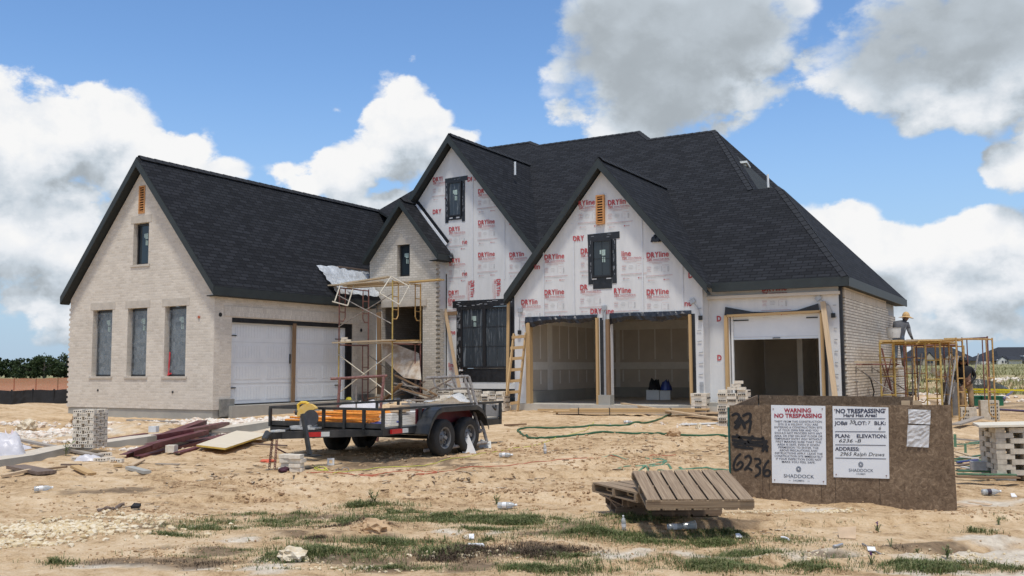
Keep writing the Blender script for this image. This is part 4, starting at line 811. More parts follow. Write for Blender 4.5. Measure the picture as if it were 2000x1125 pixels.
boulder(572, 1093, .14, 'chalky white rock in the grass at the bottom of the photo', (1.15, .8, .55)); boulder(1316, 938-86, .16, 'brown clod of earth beside the green hose', (1, .8, .7), CLODM, 'earth_clod'); boulder(52, 842, .28, 'tan boulder among the rubble at far left', (1, .8, .8)); boulder(1365, 838, .09, 'grey stone near the white trim strip', (.8, .8, 1.2)); boulder(160, 829, .3, 'brown rock leaning by the brick stack', (1, .7, .6), CLODM); boulder(912, 1050, .035, 'small white stone near the middle grass tuft', (1, 1, .8)); boulder(735, 1038, .15, 'crumbly yellow earth lump in the grass', (1.3, .8, .55), CLODM, 'earth_clod')
# ------------------------------------------------------------------ weeds and flowers
LEAF = island('weed leaves', [(.07, .11, .03), (.12, .16, .05), (.19, .21, .09)], .6); PURP = M('purple petals', (.10, .035, .12), .7, .4, 60); STEM = M('green stem', (.13, .16, .06), .7, .2, 20)
def weed(px, py, h, lab, flower=False, n=14, name='weed', sp=.5):
    p = GR(px, py); R = random.Random(int(px*3+py)); t = thing(name, lab, 'plant', p)
    b = MB(); lb = MB()
    for k in range(4):
        a = R.random()*6.28; q = Vector((math.cos(a)*h*sp*R.random(), math.sin(a)*h*sp*R.random(), h*R.uniform(.6, 1))); b.path([(0, 0, -.02), q*.5+Vector((0, 0, .1*h)), q], .004, 5)
        for j in range(n//4+1):
            s_ = Vector((0, 0, 0)).lerp(q, R.uniform(.2, 1)); a2 = R.random()*6.28; l = h*R.uniform(.18, .4); d = Vector((math.cos(a2), math.sin(a2), R.uniform(-.1, .8)))*l; w_ = Vector((-math.sin(a2), math.cos(a2), 0))*l*.16
            lb.face([s_, s_+d*.5+w_, s_+d, s_+d*.5-w_])
    b.build('stem', STEM, t); lb.build('foliage', LEAF, t)
    if flower:
        f = MB()
        for k in range(9): c = Vector((R.gauss(0, .006), R.gauss(0, .006), h*1.0+R.uniform(-.01, .025))); f.rock(c, .007, R, (1, 1, 1), 1)
        f.build('flower', PURP, t); s2 = MB(); s2.tube((0, 0, 0), (0, 0, h), .004, 5); s2.build('stem', STEM, t)
    return t
weed(1714, 1040, .085, 'weed with a purple flower in front of the sign box', True, 12); weed(1702, 1103, .09, 'weed with a purple flower at the bottom right', True, 20); weed(128, 890, .30, 'leggy weed with a maroon flower spike beside the brick stack', False, 26, sp=.8); weed(1895, 1040, .08, 'small leafy weed right of the purple flower', False, 24); weed(1950, 1025, .09, 'leafy weed on the bare dirt at far right', False, 22); weed(1275, 1018, .2, 'tall thin weed in front of the pallet stack', False, 14); weed(1740, 1068, .08, 'leafy weed in front of the chalky scrape', False, 30); weed(1790, 1075, .07, 'sprawling weed near the bottom right', False, 26); weed(1850, 1092, .14, 'tall dark weed in the bottom right grass', False, 40); weed(730, 985, .2, 'bushy weed behind the left grass strip', False, 46); weed(970, 985, .12, 'weed beside the lying clear bottle', False, 30)
# ------------------------------------------------------------------ far left: fences and trees
NET = filmmat('orange safety net', (.38, .10, .05), .6, .9, (9, 9)); BLK = M('black silt fabric', (.012, .012, .013), .7, .4, 3)
def strip(name, lab, cat, pts, h, mat, posts=True, slump=.0, postmat=None):
    t = thing(name, lab, cat, pts[0]); O = Vector(pts[0]); b = MB(); R = random.Random(len(lab)); pr = None; N = 40
    P = []
    for k in range(N+1):
        f = k/N*(len(pts)-1); i = min(int(f), len(pts)-2); p = Vector(pts[i]).lerp(Vector(pts[i+1]), f-i); p.z = gz(p.x, p.y); P.append(p-O)
    for k, p in enumerate(P):
        off = Vector((R.uniform(-.06, .06), R.uniform(-.06, .06), -slump*R.random()*h)); row = [p+Vector((0, 0, -.05)), p+Vector((0, 0, h*.5))+off*.6, p+Vector((0, 0, h))+off]
        if pr:
            for q in range(2): b.face([pr[q], row[q], row[q+1], pr[q+1]])
        pr = row
    b.build('fabric', mat, t)
    if posts:
        for k in range(0, N+1, 5): b = MB(); b.bar(P[k]+Vector((0, .05, -.1)), P[k]+Vector((0, .05, h*1.08)), .06, .06); b.build('post', postmat or PINEB, t)
    return t
a = site((-140-1000)/FPX*47, 47); c = site((190-1000)/FPX*47, 47); strip('silt_fence', 'black silt fence standing low across the dirt at far left', 'fence', [(*a, 0), (*c, 0)], .66, BLK, postmat=BLK)
a = site((-140-1000)/FPX*84, 84); c = site((200-1000)/FPX*84, 84); strip('safety_fence', 'orange netting fence behind the black silt fence at far left', 'fence', [(*a, 0), (*c, 0)], 1.05, NET)
LEAFT = island('cedar foliage', [(.018, .032, .012), (.035, .055, .02), (.06, .08, .03)], .7); BARK = M('grey bark', (.12, .10, .08), .9, .3, 8)
def tree(x, y, h, wd, seed, lab):
    R = random.Random(seed); t = thing('cedar_tree', lab, 'tree', (x, y, gz(x, y)-.1), 0, 'cedar trees on the far left skyline')
    b = MB(); b.path([(0, 0, 0), (R.uniform(-.2, .2), 0, h*.35), (R.uniform(-.4, .4), 0, h*.75)], [.22, .16, .05], 7)
    for k in range(6): a = R.random()*6.28; z = h*R.uniform(.2, .6); b.path([(0, 0, z), (math.cos(a)*wd*.3, math.sin(a)*wd*.3, z+h*.2)], [.08, .03], 5)
    b.build('trunk', BARK, t); b = MB(); cl = []
    for k in range(26): a = R.random()*6.28; r = math.sqrt(R.random())*wd*.5; z = R.uniform(.15, .95); f = math.sqrt(max(.05, 1-abs(z-.45)*1.5)); cl.append((math.cos(a)*r*f, math.sin(a)*r*f, z*h, R.uniform(.3, .75)*wd*.28))
    for k in range(1500):
        cx, cy, cz, cr = R.choice(cl); d = Vector((R.gauss(0, 1), R.gauss(0, 1), R.gauss(0, .8))); d = d.normalized()*cr*R.random()**.4; p = Vector((cx, cy, cz))+d; s_ = R.uniform(.10, .24); n = Vector((R.gauss(0, 1), R.gauss(0, 1), R.gauss(0, 1))).normalized(); x_ = n.orthogonal().normalized()*s_; y_ = n.cross(x_); b.face([p-x_-y_*.6, p+x_-y_*.5, p+x_*.6+y_, p-x_*.7+y_*.8])
    b.build('crown', LEAFT, t); return t
R = random.Random(12)
for k in range(17):
    px = -70+k*14.5+R.uniform(-4, 4); d = 205+R.uniform(-10, 25); x, y = site((px-1000)/FPX*d, d)
    tree(x, y, (4.0+R.uniform(-1.0, 1.3))*d/200, 4.6+R.uniform(-.6, 1.6), 50+k, 'dark green cedar on the skyline beyond the orange fence')
# ------------------------------------------------------------------ far right: houses, fences, utility boxes
WHW = M('white masonry', (.62, .61, .57), .8, .06, 2); BEI = M('beige masonry', (.36, .31, .24), .85, .1, 2); FARR = M('dark far roof', (.022, .025, .032), .9, .2, 3)
def farhouse(lab, d, px0, px1, kind):
    u = lambda px: (px-1000)/FPX*d; x0, y0 = site(u(px0), d); z = 2.05; t = thing('far_house', lab, 'house', (x0, y0, z), YAW); k = d/FPX
    w_ = (px1-px0)*k; H = lambda p: p*k
    def hip(b, x0, x1, y0, y1, z0, z1, i0, i1):
        A_ = [(x0, y0, z0), (x1, y0, z0), (x1, y1, z0), (x0, y1, z0)]; ym = (y0+y1)/2; a, c = (i0, ym, z1), (i1, ym, z1); b.face([A_[0], A_[1], c, a]); b.face([A_[1], A_[2], c]); b.face([A_[2], A_[3], a, c]); b.face([A_[3], A_[0], a])
    def gab(bw, br, xm, hw, z0, zt, y):
        bw.prism([(xm-hw, y, 0), (xm+hw, y, 0), (xm+hw, y, z0), (xm, y, zt-.3), (xm-hw, y, z0)], (0, 1.0, 0)); br.face([(xm-hw-.3, y-.2, z0-.3), (xm, y-.2, zt), (xm, y+6, zt), (xm-hw-.3, y+6, z0-.3)]); br.face([(xm, y-.2, zt), (xm+hw+.3, y-.2, z0-.3), (xm+hw+.3, y+6, z0-.3), (xm, y+6, zt)])
    bw = MB(); br = MB(); wn = []
    if kind == 0:
        bw.box((w_*.5+H(6), 9, H(3.2)), (w_*1.2, 16, H(6.5))); hip(br, -H(1), w_*1.4, 1, 18, H(6), H(35), H(55), w_*1.2); hip(br, H(20), w_, -3, 12, H(6), H(29), H(38), H(60)); gab(bw, br, H(25), H(9), H(9), H(16), -3.5); hip(br, H(36), H(64), -5, 8, H(9), H(18.5), H(44), H(58)); bw.box((H(50), -2, H(4.6)), (H(26), 3, H(9))); bw.box((H(75), 0, H(9)), (H(6), 3, H(18)))
        for a in (24, 30, 69, 73, 78): wn.append((H(a), -4.0 if a < 32 else -1.7, H(5 if a < 32 else 11), H(2.6), H(5 if a < 32 else 9)))
        mw = WHW
    else:
        bw.box((w_*.5, 9, H(4)), (w_, 14, H(8))); hip(br, -H(3), w_+H(3), 0, 18, H(8), H(43), H(30), w_-H(45)); gab(bw, br, H(62), H(15), H(9), H(25), -2); gab(bw, br, H(20), H(13), H(9), H(25), -2.5)
        hip(br, H(75), H(112), -1, 12, H(8), H(28), H(88), H(99))
        for a in (58, 64, 18, 24, 85, 95): wn.append((H(a), -2.6, H(7), H(4.5), H(7)))
        mw = BEI
    bw.box((w_*.5, 9, -1.2), (w_*1.1, 15, 2.4)); bw.build('wall', mw, t); br.build('roof', FARR, t)
    for x, y, z_, a, c in wn: b = MB(); b.box((x, y, z_), (a, .2, c)); b.build('window', GLASS, t)
    return t
farhouse('far white house with steep dark roofs across the field at right', 330, 1919, 2010, 0); farhouse('far beige house with a dark roof seen through the yellow scaffold', 330, 1786, 1908, 1)
pts = [GR(px, py) for px, py in ((1772, 728), (1800, 738), (1852, 744))]; strip('safety_fence', 'sagging orange netting fence behind the yellow scaffold', 'fence', [tuple(p) for p in pts], .75, NET, slump=.5)
pts = [GR(px, py) for px, py in ((1800, 752), (1835, 757), (1880, 768))]; strip('silt_fence', 'black silt fence fabric behind the standing worker', 'fence', [tuple(p) for p in pts], .5, BLK, slump=.4)
p = GR(1925, 768); t = thing('silt_fence_roll', 'humped sheet of black silt fabric beyond the yellow tape', 'fabric', p, YAW); b = MB(); n = 20; pr = None
for k in range(n+1):
    f = k/n; x = -1.7+3.2*f; h = .74*math.sin(math.pi*min(1, f*1.0+.0))**.7*(1-.25*f)+.02; row = [(x, 0, -.1), (x, .15+.05*math.sin(k), h*.6), (x, .35, h)]
    if pr:
        for q in range(2): b.face([pr[q], row[q], row[q+1], pr[q+1]])
    pr = row
b.build('fabric', filmmat('dark silt fabric', (.02, .024, .018), .85, 1.0, (4, 4)), t)
YEL = M('yellow caution tape', (.80, .68, .03), .5, .1, 5)
for (x0, y0, x1, y1, lab) in ((1846, 759, 2030, 763, 'yellow caution tape stretched across the right side, upper run'), (1850, 765, 1972, 766, 'yellow caution tape, short lower run beyond the scaffold')):
    a = at(x0, y0, 29); c = at(x1, y1, 27); b = MB(); b.bar(a, c, .008, .05); o = b.build('caution_tape', YEL); tag(o, lab, 'tape')
GRN = M('green utility plastic', (.01, .12, .055), .5, .15, 4)
for x, w_, lab in ((1918, .42, 'green utility box, left one of the pair beyond the brick bundles'), (1940, .62, 'green utility box, wider right one of the pair')):
    p = GR(x, 793); d = (p-CC).dot(CF); t = thing('utility_box', lab, 'utility box', p, YAW); b = MB(); hh_ = .30; ww = w_*1.15*d/32; b.prism([(-ww/2, 0, -.05), (ww/2, 0, -.05), (ww/2*.94, 0, hh_), (-ww/2*.94, 0, hh_)], (0, .5, 0)); b.build('body', GRN, t); b = MB(); b.box((0, .25, hh_+.02), (ww*1.0, .55, .04)); b.build('lid', GRN, t)
PIPEP = M('purple pipe', (.10, .08, .15), .5, .1, 5)
b = MB(); b.path([GR(1905, 800, .04), GR(1945, 802, .04), GR(2010, 806, .04)], .035, 8); o = b.build('purple_pipe', PIPEP); tag(o, 'purple pipe lying on the ground behind the brick bundles', 'pipe')
b = MB(); b.path([GR(1960, 786, .12), GR(1984, 779, .4)], .04, 8); o = b.build('purple_pipe', PIPEP); tag(o, 'short purple pipe stub poking up at far right', 'pipe')
# ================================================================== materials
BLACKP = M('black painted steel', (.012, .014, .016), .38, .5, 3, c2=(.06, .058, .053), lo=.42, hi=.72); RUBB = M('tyre rubber', (.016, .016, .016), .85, .3, 8, c2=(.035, .033, .03)); RIM = M('grey steel rim', (.17, .17, .17), .5, .25, 12, met=.3)
MARO = M('dark red fender lining', (.10, .008, .012), .6, .2, 5); TAPER = M('red reflector', (.50, .02, .02), .3, .05, 9); TAPEW = M('white reflector', (.62, .62, .58), .35, .05, 9)
ORAN = M('orange painted tube', (.78, .28, .03), .5, .18, 9); BLUEP = M('blue painted tube', (.05, .06, .22), .5, .2, 9); PLY = wood('grey plywood', (.40, .34, .26), (.56, .50, .40), 3); RUSTT = M('rust red tube', (.13, .045, .04), .6, .4, 12, c2=(.26, .12, .09)); YELT = M('yellow painted tube', (.34, .235, .06), .5, .3, 12, c2=(.53, .39, .12)); OCHT = M('ochre rusty tube', (.33, .19, .06), .6, .3, 14, c2=(.52, .33, .12)); GREYT = M('grey brown steel tube', (.17, .145, .125), .55, .3, 14, c2=(.36, .33, .30), met=.2); CREAM = M('cream painted tube', (.55, .50, .40), .6, .2, 14)
SCAFW = wood('dusty scaffold plank', (.40, .31, .20), (.58, .47, .32), 4); SCAFY = wood('golden scaffold plank', (.48, .32, .13), (.62, .44, .20), 4); DARKP = wood('dark weathered plank', (.12, .085, .065), (.24, .18, .14)); TANP = wood('tan board', (.46, .33, .20), (.60, .45, .29)); GREYB = wood('grey silver board', (.25, .215, .18), (.40, .355, .30))
BRK = M('loose cream brick', (.62, .54, .43), .9, c2=(.74, .68, .57), sc=14, bump=.2); BRKG = M('loose grey tan brick', (.43, .38, .30), .9, c2=(.62, .56, .46), sc=11, bump=.2); HOLE = M('dark core hole', (.03, .022, .016), .9, .1, 5)
# ------------------------------------------------------------------ utility trailer
tc0 = pl(748, 854, 2, .53); TX, TY = tc0.x, tc0.y
TZ = .02
trailer = thing('utility_trailer', 'black tandem axle utility trailer parked in front of the house', 'trailer', (TX, TY, TZ))
def tp(mb, name, mat, par=None, **k):
    o = mb.build(name, mat, trailer if par is None else par, **k); return o
W_ = 2.64; Lg = 4.02
b = MB(); b.box((-W_/2, .04, .59), (W_, .08, .13)); b.box((-.04, Lg/2, .59), (.07, Lg-.17, .125)); b.box((-W_+.04, Lg/2, .59), (.07, Lg-.17, .125)); b.box((-W_/2, Lg-.04, .59), (W_, .08, .13))
for k in range(6): b.box((-W_/2, .6+k*.6, .60), (W_-.15, .06, .08))
tp(b, 'frame', BLACKP)
b = MB(); b.box((-W_/2, Lg/2, .665), (W_-.1, Lg-.1, .03)); tp(b, 'deck', PLY)
b = MB(); b.box((-W_/2, .02, .685), (W_-.08, .04, .11)); tp(b, 'front_panel', BLACKP)
zt = .985
b = MB(); b.box((-W_/2, .0, zt), (W_+.03, .05, .045)); b.box((0, Lg/2+.03, zt), (.05, Lg, .044)); b.box((-W_, Lg/2+.03, zt), (.05, Lg, .044)); tp(b, 'top_rail', BLACKP)
for x, y in [(-W_, 0), (-W_+.78, 0), (-W_+1.30, 0), (-.86, 0), (-.42, 0), (0, 0), (0, .5), (0, 1.1), (0, 3.32), (0, 3.96), (-W_, .9), (-W_, 3.2), (-W_, 3.96)]:
    b = MB(); b.box((x, y, .8), (.052, .045, .33)); tp(b, 'rail_post', BLACKP)
b = MB(); b.box((-W_/2, Lg, .80), (W_-.1, .03, .26)); b.box((-.3, Lg-.02, .8), (.6, .03, .26)); tp(b, 'tailgate', M('dusty grey metal', (.22, .21, .2), .5, .2, 4)); b = MB(); b.path([(.02, 3.62, .92), (.05, 3.62, .88), (.05, 3.68, .84), (.03, 3.74, .88), (.02, 3.74, .93)], .025, 6); tp(b, 'spare_hook', BLACKP)
tip = Vector((-1.08, -1.45, .60))
for x in (-2.1, -.42):
    b = MB(); b.bar((x, .05, .57), tip+Vector((.04 if x > -1 else -.04, .05, 0)), .06, .12); tp(b, 'tongue_beam', BLACKP)
b = MB(); b.bar(tip+Vector((0, .1, 0)), tip+Vector((0, -.16, .0)), .12, .11); b.path([tip+Vector((0, -.12, -.03)), tip+Vector((0, -.22, .03)), tip+Vector((0, -.28, -.05))], [.06, .07, .055], 10); tp(b, 'coupler', BLACKP)
b = MB(); b.box(tip+Vector((.02, .0, .075)), (.14, .2, .03)); tp(b, 'coupler_latch', TAPEW)
jk = tip+Vector((.28, .42, 0))
b = MB(); b.bar(jk+Vector((-.10, 0, .34)), jk+Vector((.06, 0, -.33)), .06, .06); b.box(jk+Vector((.06, 0, -.35)), (.36, .2, .025)); tp(b, 'jack', BLACKP)
b = MB()
d = Vector((.86, -1.75, 0)).normalized()
q0 = Vector((-.42, .05, .57)); q1 = tip+Vector((.04, .05, 0)); dv = (q1-q0); nrm = Vector((dv.y, -dv.x, 0)).normalized()*-1
def tape(a, c, mat):
    b = MB(); p0_ = q0+dv*a+nrm*.033; p1_ = q0+dv*c+nrm*.033; n_ = nrm*.002
    if nrm.y > 0: p0_ = q0+dv*a-nrm*.033; p1_ = q0+dv*c-nrm*.033
    b.bar(p0_, p1_, .006, .08); tp(b, 'reflector_tape', mat)
tape(.70, .55, TAPER); tape(.55, .45, TAPEW)
b = MB(); b.box((.0, .36, .59), (.075, .30, .075)); tp(b, 'reflector_tape', TAPER); b = MB(); b.box((.0, .60, .59), (.076, .17, .075)); tp(b, 'reflector_tape', TAPEW)
for s_ in (-.05, .05):
    b = MB(); p = tip+Vector((s_, -.05, -.07)); 
    nlinks = 13
    for k in range(nlinks):
        z = p.z-k*.037; c = Vector((p.x+.02*s_*k/1.2, p.y-.004*k, z)); a = k % 2
        ring = [c+Vector((math.cos(t)*(.022 if a else 0), math.cos(t)*(0 if a else .022), math.sin(t)*.030)) for t in [2*math.pi*j/8 for j in range(8)]]
        b.path(ring, .0065, 5, closed=True)
    tp(b, 'safety_chain', RUSTT)
def wheel(x, y, side):
    t = bpy.data.objects.new('wheel', None); COL.objects.link(t); t.parent = trailer; t.location = (x, y, .345+.06)
    b = MB(); n = 40; prof = [(-.10, .20), (-.105, .27), (-.095, .325), (-.07, .345), (.07, .345), (.095, .325), (.105, .27), (.10, .20)]
    for k in range(n):
        a0, a1 = 2*math.pi*k/n, 2*math.pi*(k+1)/n
        for (xa, ra), (xb, rb) in zip(prof[:-1], prof[1:]): b.face([(xa, ra*math.cos(a0), ra*math.sin(a0)), (xa, ra*math.cos(a1), ra*math.sin(a1)), (xb, rb*math.cos(a1), rb*math.sin(a1)), (xb, rb*math.cos(a0), rb*math.sin(a0))])
    b.build('tyre', RUBB, t, smooth=True, weld=True)
    b = MB(); s = side
    for k in range(n):
        a0, a1 = 2*math.pi*k/n, 2*math.pi*(k+1)/n
        for (xa, ra), (xb, rb) in (((.095*s, .205), (.085*s, .175)), ((.085*s, .175), (.02*s, .165)), ((.03*s, .12), (.055*s, .075)), ((.055*s, .075), (.075*s, .05)), ((.075*s, .05), (.075*s, 0.0))): b.face([(xa, ra*math.cos(a0), ra*math.sin(a0)), (xa, ra*math.cos(a1), ra*math.sin(a1)), (xb, rb*math.cos(a1), rb*math.sin(a1)), (xb, rb*math.cos(a0), rb*math.sin(a0))])
    for k in range(8):
        a = 2*math.pi*k/8; b.face([(.03*s, .165*math.cos(a+e), .165*math.sin(a+e)) for e in (-.22, .22)]+[(.03*s, .118*math.cos(a+e), .118*math.sin(a+e)) for e in (.28, -.28)])
    b.face([(.018*s, .17*math.cos(2*math.pi*k/24), .17*math.sin(2*math.pi*k/24)) for k in range(24)], m=1)
    b.build('rim', [RIM, HOLE], t, weld=False)
    b = MB()
    for k in range(5): a = 2*math.pi*k/5; b.tube((.05*s, .085*math.cos(a), .085*math.sin(a)), (.085*s, .085*math.cos(a), .085*math.sin(a)), .012, 6)
    b.tube((.07*s, 0, 0), (.12*s, 0, 0), .035, 10); b.build('hub', RIM, t)
    return t
for x, s_ in ((.13, 1), (-2.36, -1)):
    for y in (1.58, 2.44): wheel(x, y, s_)
b = MB()
for y in (1.58, 2.44): b.tube((-2.5, y, .405), (.05, y, .405), .035, 8)
b.box((-2.2, 2.0, .50), (.06, 1.2, .06)); b.box((-.15, 2.0, .50), (.06, 1.2, .06)); tp(b, 'axle', BLACKP)
for x in (.13,):
    b = MB(); pr = [(.95, .50), (1.02, .66), (1.12, .80), (1.25, .91), (1.40, .955), (2.62, .955), (2.80, .88), (2.95, .74), (3.03, .55)]
    for (ya, za), (yb, zb) in zip(pr[:-1], pr[1:]): b.prism([(x-.16, ya, za), (x+.15, ya, za), (x+.15, yb, zb), (x-.16, yb, zb)], (0, 0, .02))
    b.prism([(x+.15, y, z) for y, z in pr]+[(x+.15, y, z-.07) for y, z in pr[::-1]], (.012, 0, 0)); tp(b, 'fender', BLACKP)
b = MB(); b.box((-.06, 2.0, .80), (.03, 1.9, .30)); tp(b, 'fender_lining', MARO)
# cargo: orange scaffold frames, blue tubes, white boards, bricks and saw
def TL(p): return Vector((TX, TY, TZ))+Vector(p)
def sframe(name, lab, cat, mat, w, h, M4, grp=None, r=.021, inner=True):
    t = thing(name, lab, cat, M=M4, group=grp); b = MB(); b.tube((0, 0, 0), (0, 0, h), r); b.build('leg', mat, t); b = MB(); b.tube((w, 0, 0), (w, 0, h), r); b.build('leg', mat, t); b = MB(); b.tube((0, 0, h-.04), (w, 0, h-.04), r); b.build('header', mat, t)
    if inner:
        for x, s_ in ((0, 1), (w, -1)):
            b = MB(); q = .22*s_; b.path([(x, 0, .18), (x+q*.6, 0, .2), (x+q, 0, .32), (x+q, 0, h-.04)], r*.8, 7)
            for z in (.5, .85, 1.2): 
                if z < h-.1: b.tube((x, 0, z), (x+q, 0, z), r*.7, 6)
            b.build('inner_tube', mat, t)
    return t
OL = ['orange scaffold frame at the bottom of the pile on the trailer', 'orange scaffold frame second from the bottom on the trailer', 'orange scaffold frame lying askew in the middle of the trailer pile', 'orange scaffold frame on top of the trailer pile']
for k, (dx, dy, dz, rz) in enumerate([(-2.45, .2, .745, .03), (-2.42, .3, .79, -.07), (-2.45, .5, .835, .13), (-2.36, .35, .89, -.11)]):
    Mx = Matrix.Translation(TL((dx, dy, dz)))@Matrix.Rotation(rz, 4, 'Z')@Matrix.Rotation(rad(90), 4, 'Y')@Matrix.Rotation(rad(90), 4, 'Z')
    sframe('scaffolding_section', OL[k], 'scaffold frame', ORAN, 1.0, 1.95 if k < 3 else 1.9, Mx, 'orange scaffold frames lying on the trailer')
for k in range(4):
    b = MB(); b.tube((0, 0, 0), (1.9, .1, 0), .02); o = b.build('scaffold_tube', BLUEP); o.location = TL((-2.3+k*.1, .16+.09*k, .70+.012*k)); o.rotation_euler = (0, 0, .04*k-.05); tag(o, 'blue tube lying under the orange frames on the trailer', 'tube', 'blue tubes under the orange scaffold frames')
WHB = wood('whitewashed board', (.62, .58, .51), (.76, .73, .67), 4)
for k in range(5):
    b = MB(); b.bar((0, 0, 0), (0, 2.3, 0), .28, .035); o = b.build('board', WHB); o.location = TL((-.30-.03*k, .42+.05*k, .70+.042*k)); o.rotation_euler = (0, 0, .02*(k-2)); tag(o, 'whitish board stacked along the right rail of the trailer', 'board', 'whitish boards stacked on the trailer')
b = MB(); b.box((0, 0, 0), (.2, .35, .12)); o = b.build('wood_block', TANP); o.location = TL((-.35, .95, .96)); tag(o, 'light wood block on the whitish boards in the trailer', 'block')
# chop saw on the tongue
sp = pl(592, 838, 1, TY-.30); saw = thing('chop_saw', 'yellow chop saw standing on the trailer tongue', 'saw', sp, .3)
b = MB(); b.box((.06, 0, .015), (.46, .30, .03)); b.box((-.1, 0, .045), (.2, .24, .03)); b.box((.17, .02, .05), (.05, .3, .05)); b.build('base', M('worn aluminium', (.5, .49, .46), .45, .15, 12, met=.3), saw)
b = MB(); b.path([(-.05, .05, .03), (-.05, .05, .16), (.0, .03, .28)], [.045, .04, .035], 8); b.build('arm', M('cast grey metal', (.33, .30, .26), .6, .2, 9), saw)
def disc(b, c, r, th, n=28, a0=0, a1=2*math.pi, r0=0.0):
    P = [Vector((c[0]+math.cos(a0+(a1-a0)*k/n)*r, c[1]-th/2, c[2]+math.sin(a0+(a1-a0)*k/n)*r)) for k in range(n+(0 if a1-a0 > 6.2 else 1))]
    b.prism(P, (0, th, 0))
b = MB(); disc(b, (.17, -.05, .20), .145, .012); b.build('blade', M('dark abrasive disc', (.05, .05, .055), .6, .2, 12), saw)
b = MB(); disc(b, (.10, 0, .25), .20, .09, 24, rad(35), rad(190)); b.build('blade_guard', M('dusty yellow guard', (.66, .40, .05), .55, .25, 9, c2=(.70, .50, .20)), saw)
b = MB(); b.path([(-.10, .06, .30), (-.02, .06, .30)], .06, 12); b.path([(-.17, .05, .30), (-.09, .05, .30)], .055, 12); b.build('motor', M('dark grey motor', (.07, .065, .06), .5, .2, 9), saw)
b = MB(); b.path([(-.09, 0, .33), (-.1, 0, .43), (-.04, 0, .47), (.05, 0, .47), (.1, 0, .44)], [.025, .028, .026, .026, .03], 8); b.build('handle', M('yellow grip', (.75, .50, .06), .5, .15, 9), saw)
# cinder support under the jack and odds on the ground
p = GR(570, 919)
for k in range(4):
    for j in range(2):
        b = MB(); b.box((0, 0, .033), (.19 if k % 2 else .2, .2, .062)); o = b.build('brick', BRK); o.location = (p.x-.1+.212*j, p.y+rng.uniform(-.03, .03), p.z-.01+.07*k); o.rotation_euler = (0, 0, .4+rng.uniform(-.12, .12)); tag(o, 'pale brick in the small stack propping up the trailer jack', 'brick', 'bricks under the trailer jack')
o.location.z += 0
b = MB(); b.path([Vector((TX, TY, 0))+Vector((-1.05, -1.5, .42)), GR(575, 905, .1), GR(558, 922, .02)], .014, 6); o = b.build('tow_strap', M('maroon strap', (.09, .02, .04), .7, .2, 9)); tag(o, 'thin maroon strap hanging down to the dirt by the brick prop', 'strap')
p = GR(557, 921); b = MB(); b.rock((0, 0, .03), .12, random.Random(3), (1.1, .7, .4), 2); o = b.build('rag', M('dark maroon rag', (.05, .012, .025), .8, .3, 9)); o.location = p; tag(o, 'dark maroon rag lying under the trailer tongue', 'rag')
p = GR(522, 903); b = MB(); b.rock((0, 0, .02), .10, random.Random(5), (1.4, .8, .35), 2); o = b.build('rag', M('orange red rag', (.62, .13, .07), .8, .3, 9)); o.location = p; tag(o, 'orange red rag left of the trailer chains', 'rag')
p = GR(646, 909); b = MB(); 
for a, c, d_, e_ in ((-.045, 0, .03, .12), (.045, 0, .03, .12)): b.box((a, 0, .06), (d_, .02, e_))
b.box((0, 0, .105), (.06, .02, .03)); b.box((0, 0, .015), (.06, .02, .03)); o = b.build('outlet_plate', PVC); o.location = p; o.rotation_euler = (0, 0, YAW); tag(o, 'small white square frame standing in the trailer shadow', 'plate')
# ------------------------------------------------------------------ scaffold frame leaning on the trailer
A0 = GR(829, 893, .12); A1 = GR(950, 876, .12); e1 = (A1-A0).normalized(); top = at(914, 735, (A1-CC).dot(CF)+.25); e2 = (top-A1); H_ = e2.length; e2.normalize(); n3 = e1.cross(e2)
t = thing('scaffolding_section', 'grey brown scaffold frame leaning on its side against the trailer', 'scaffold frame', A1); O = A1.copy()
def lp(v): return v-O
b = MB(); b.tube(lp(A0), lp(A1), .032); b.build('leg', GREYT, t); b = MB(); b.tube(lp(A1+e1*.02), lp(top+e1*.02), .032); b.tube(lp(A1-e1*.10+e2*.2), lp(top-e1*.12), .03); b.build('header', GREYT, t)
A2 = top-e1*1.25; b = MB(); b.tube(lp(top), lp(A2), .03); b.build('leg', GREYT, t)
b = MB(); b.path([lp(A0+e1*.22+e2*.03), lp(A0+e1*.20+e2*.18), lp(A0+e1*.32+e2*.28), lp(A1-e1*.02+e2*.25)], .027, 8); b.tube(lp(A0+e1*.55), lp(A0+e1*.52+e2*.27), .022); b.tube(lp(A0+e1*.85), lp(A0+e1*.82+e2*.27), .022); b.build('inner_tube', GREYT, t)
b = MB(); b.path([lp(A2+e1*.2-e2*.03), lp(A2+e1*.2-e2*.18), lp(A2+e1*.3-e2*.24), lp(top-e2*.24)], .02, 8)
for k in (.45, .75): b.tube(lp(A2+e1*k), lp(A2+e1*(k+.04)-e2*.24), .016)
b.build('inner_tube', GREYT, t)
b = MB(); q = GR(903, 885); b.prism([q, q+Vector((.28, .05, 0)), q+Vector((.02, .12, .42)), q+Vector((-.08, .1, .44))], (0, .01, 0)); o = b.build('cardboard', M('white cardboard', (.75, .74, .72), .7, .05, 6)); tag(o, 'folded white cardboard piece leaning by the trailer wheel', 'cardboard')
b = MB(); q = GR(935, 875); b.prism([q, q+Vector((.3, -.02, 0)), q+Vector((.22, .1, .13)), q+Vector((-.02, .1, .16))], (0, .01, 0)); o = b.build('cardboard', M('off white card', (.66, .65, .60), .7, .05, 6)); tag(o, 'low white card on the dirt at the foot of the leaning frame', 'cardboard')
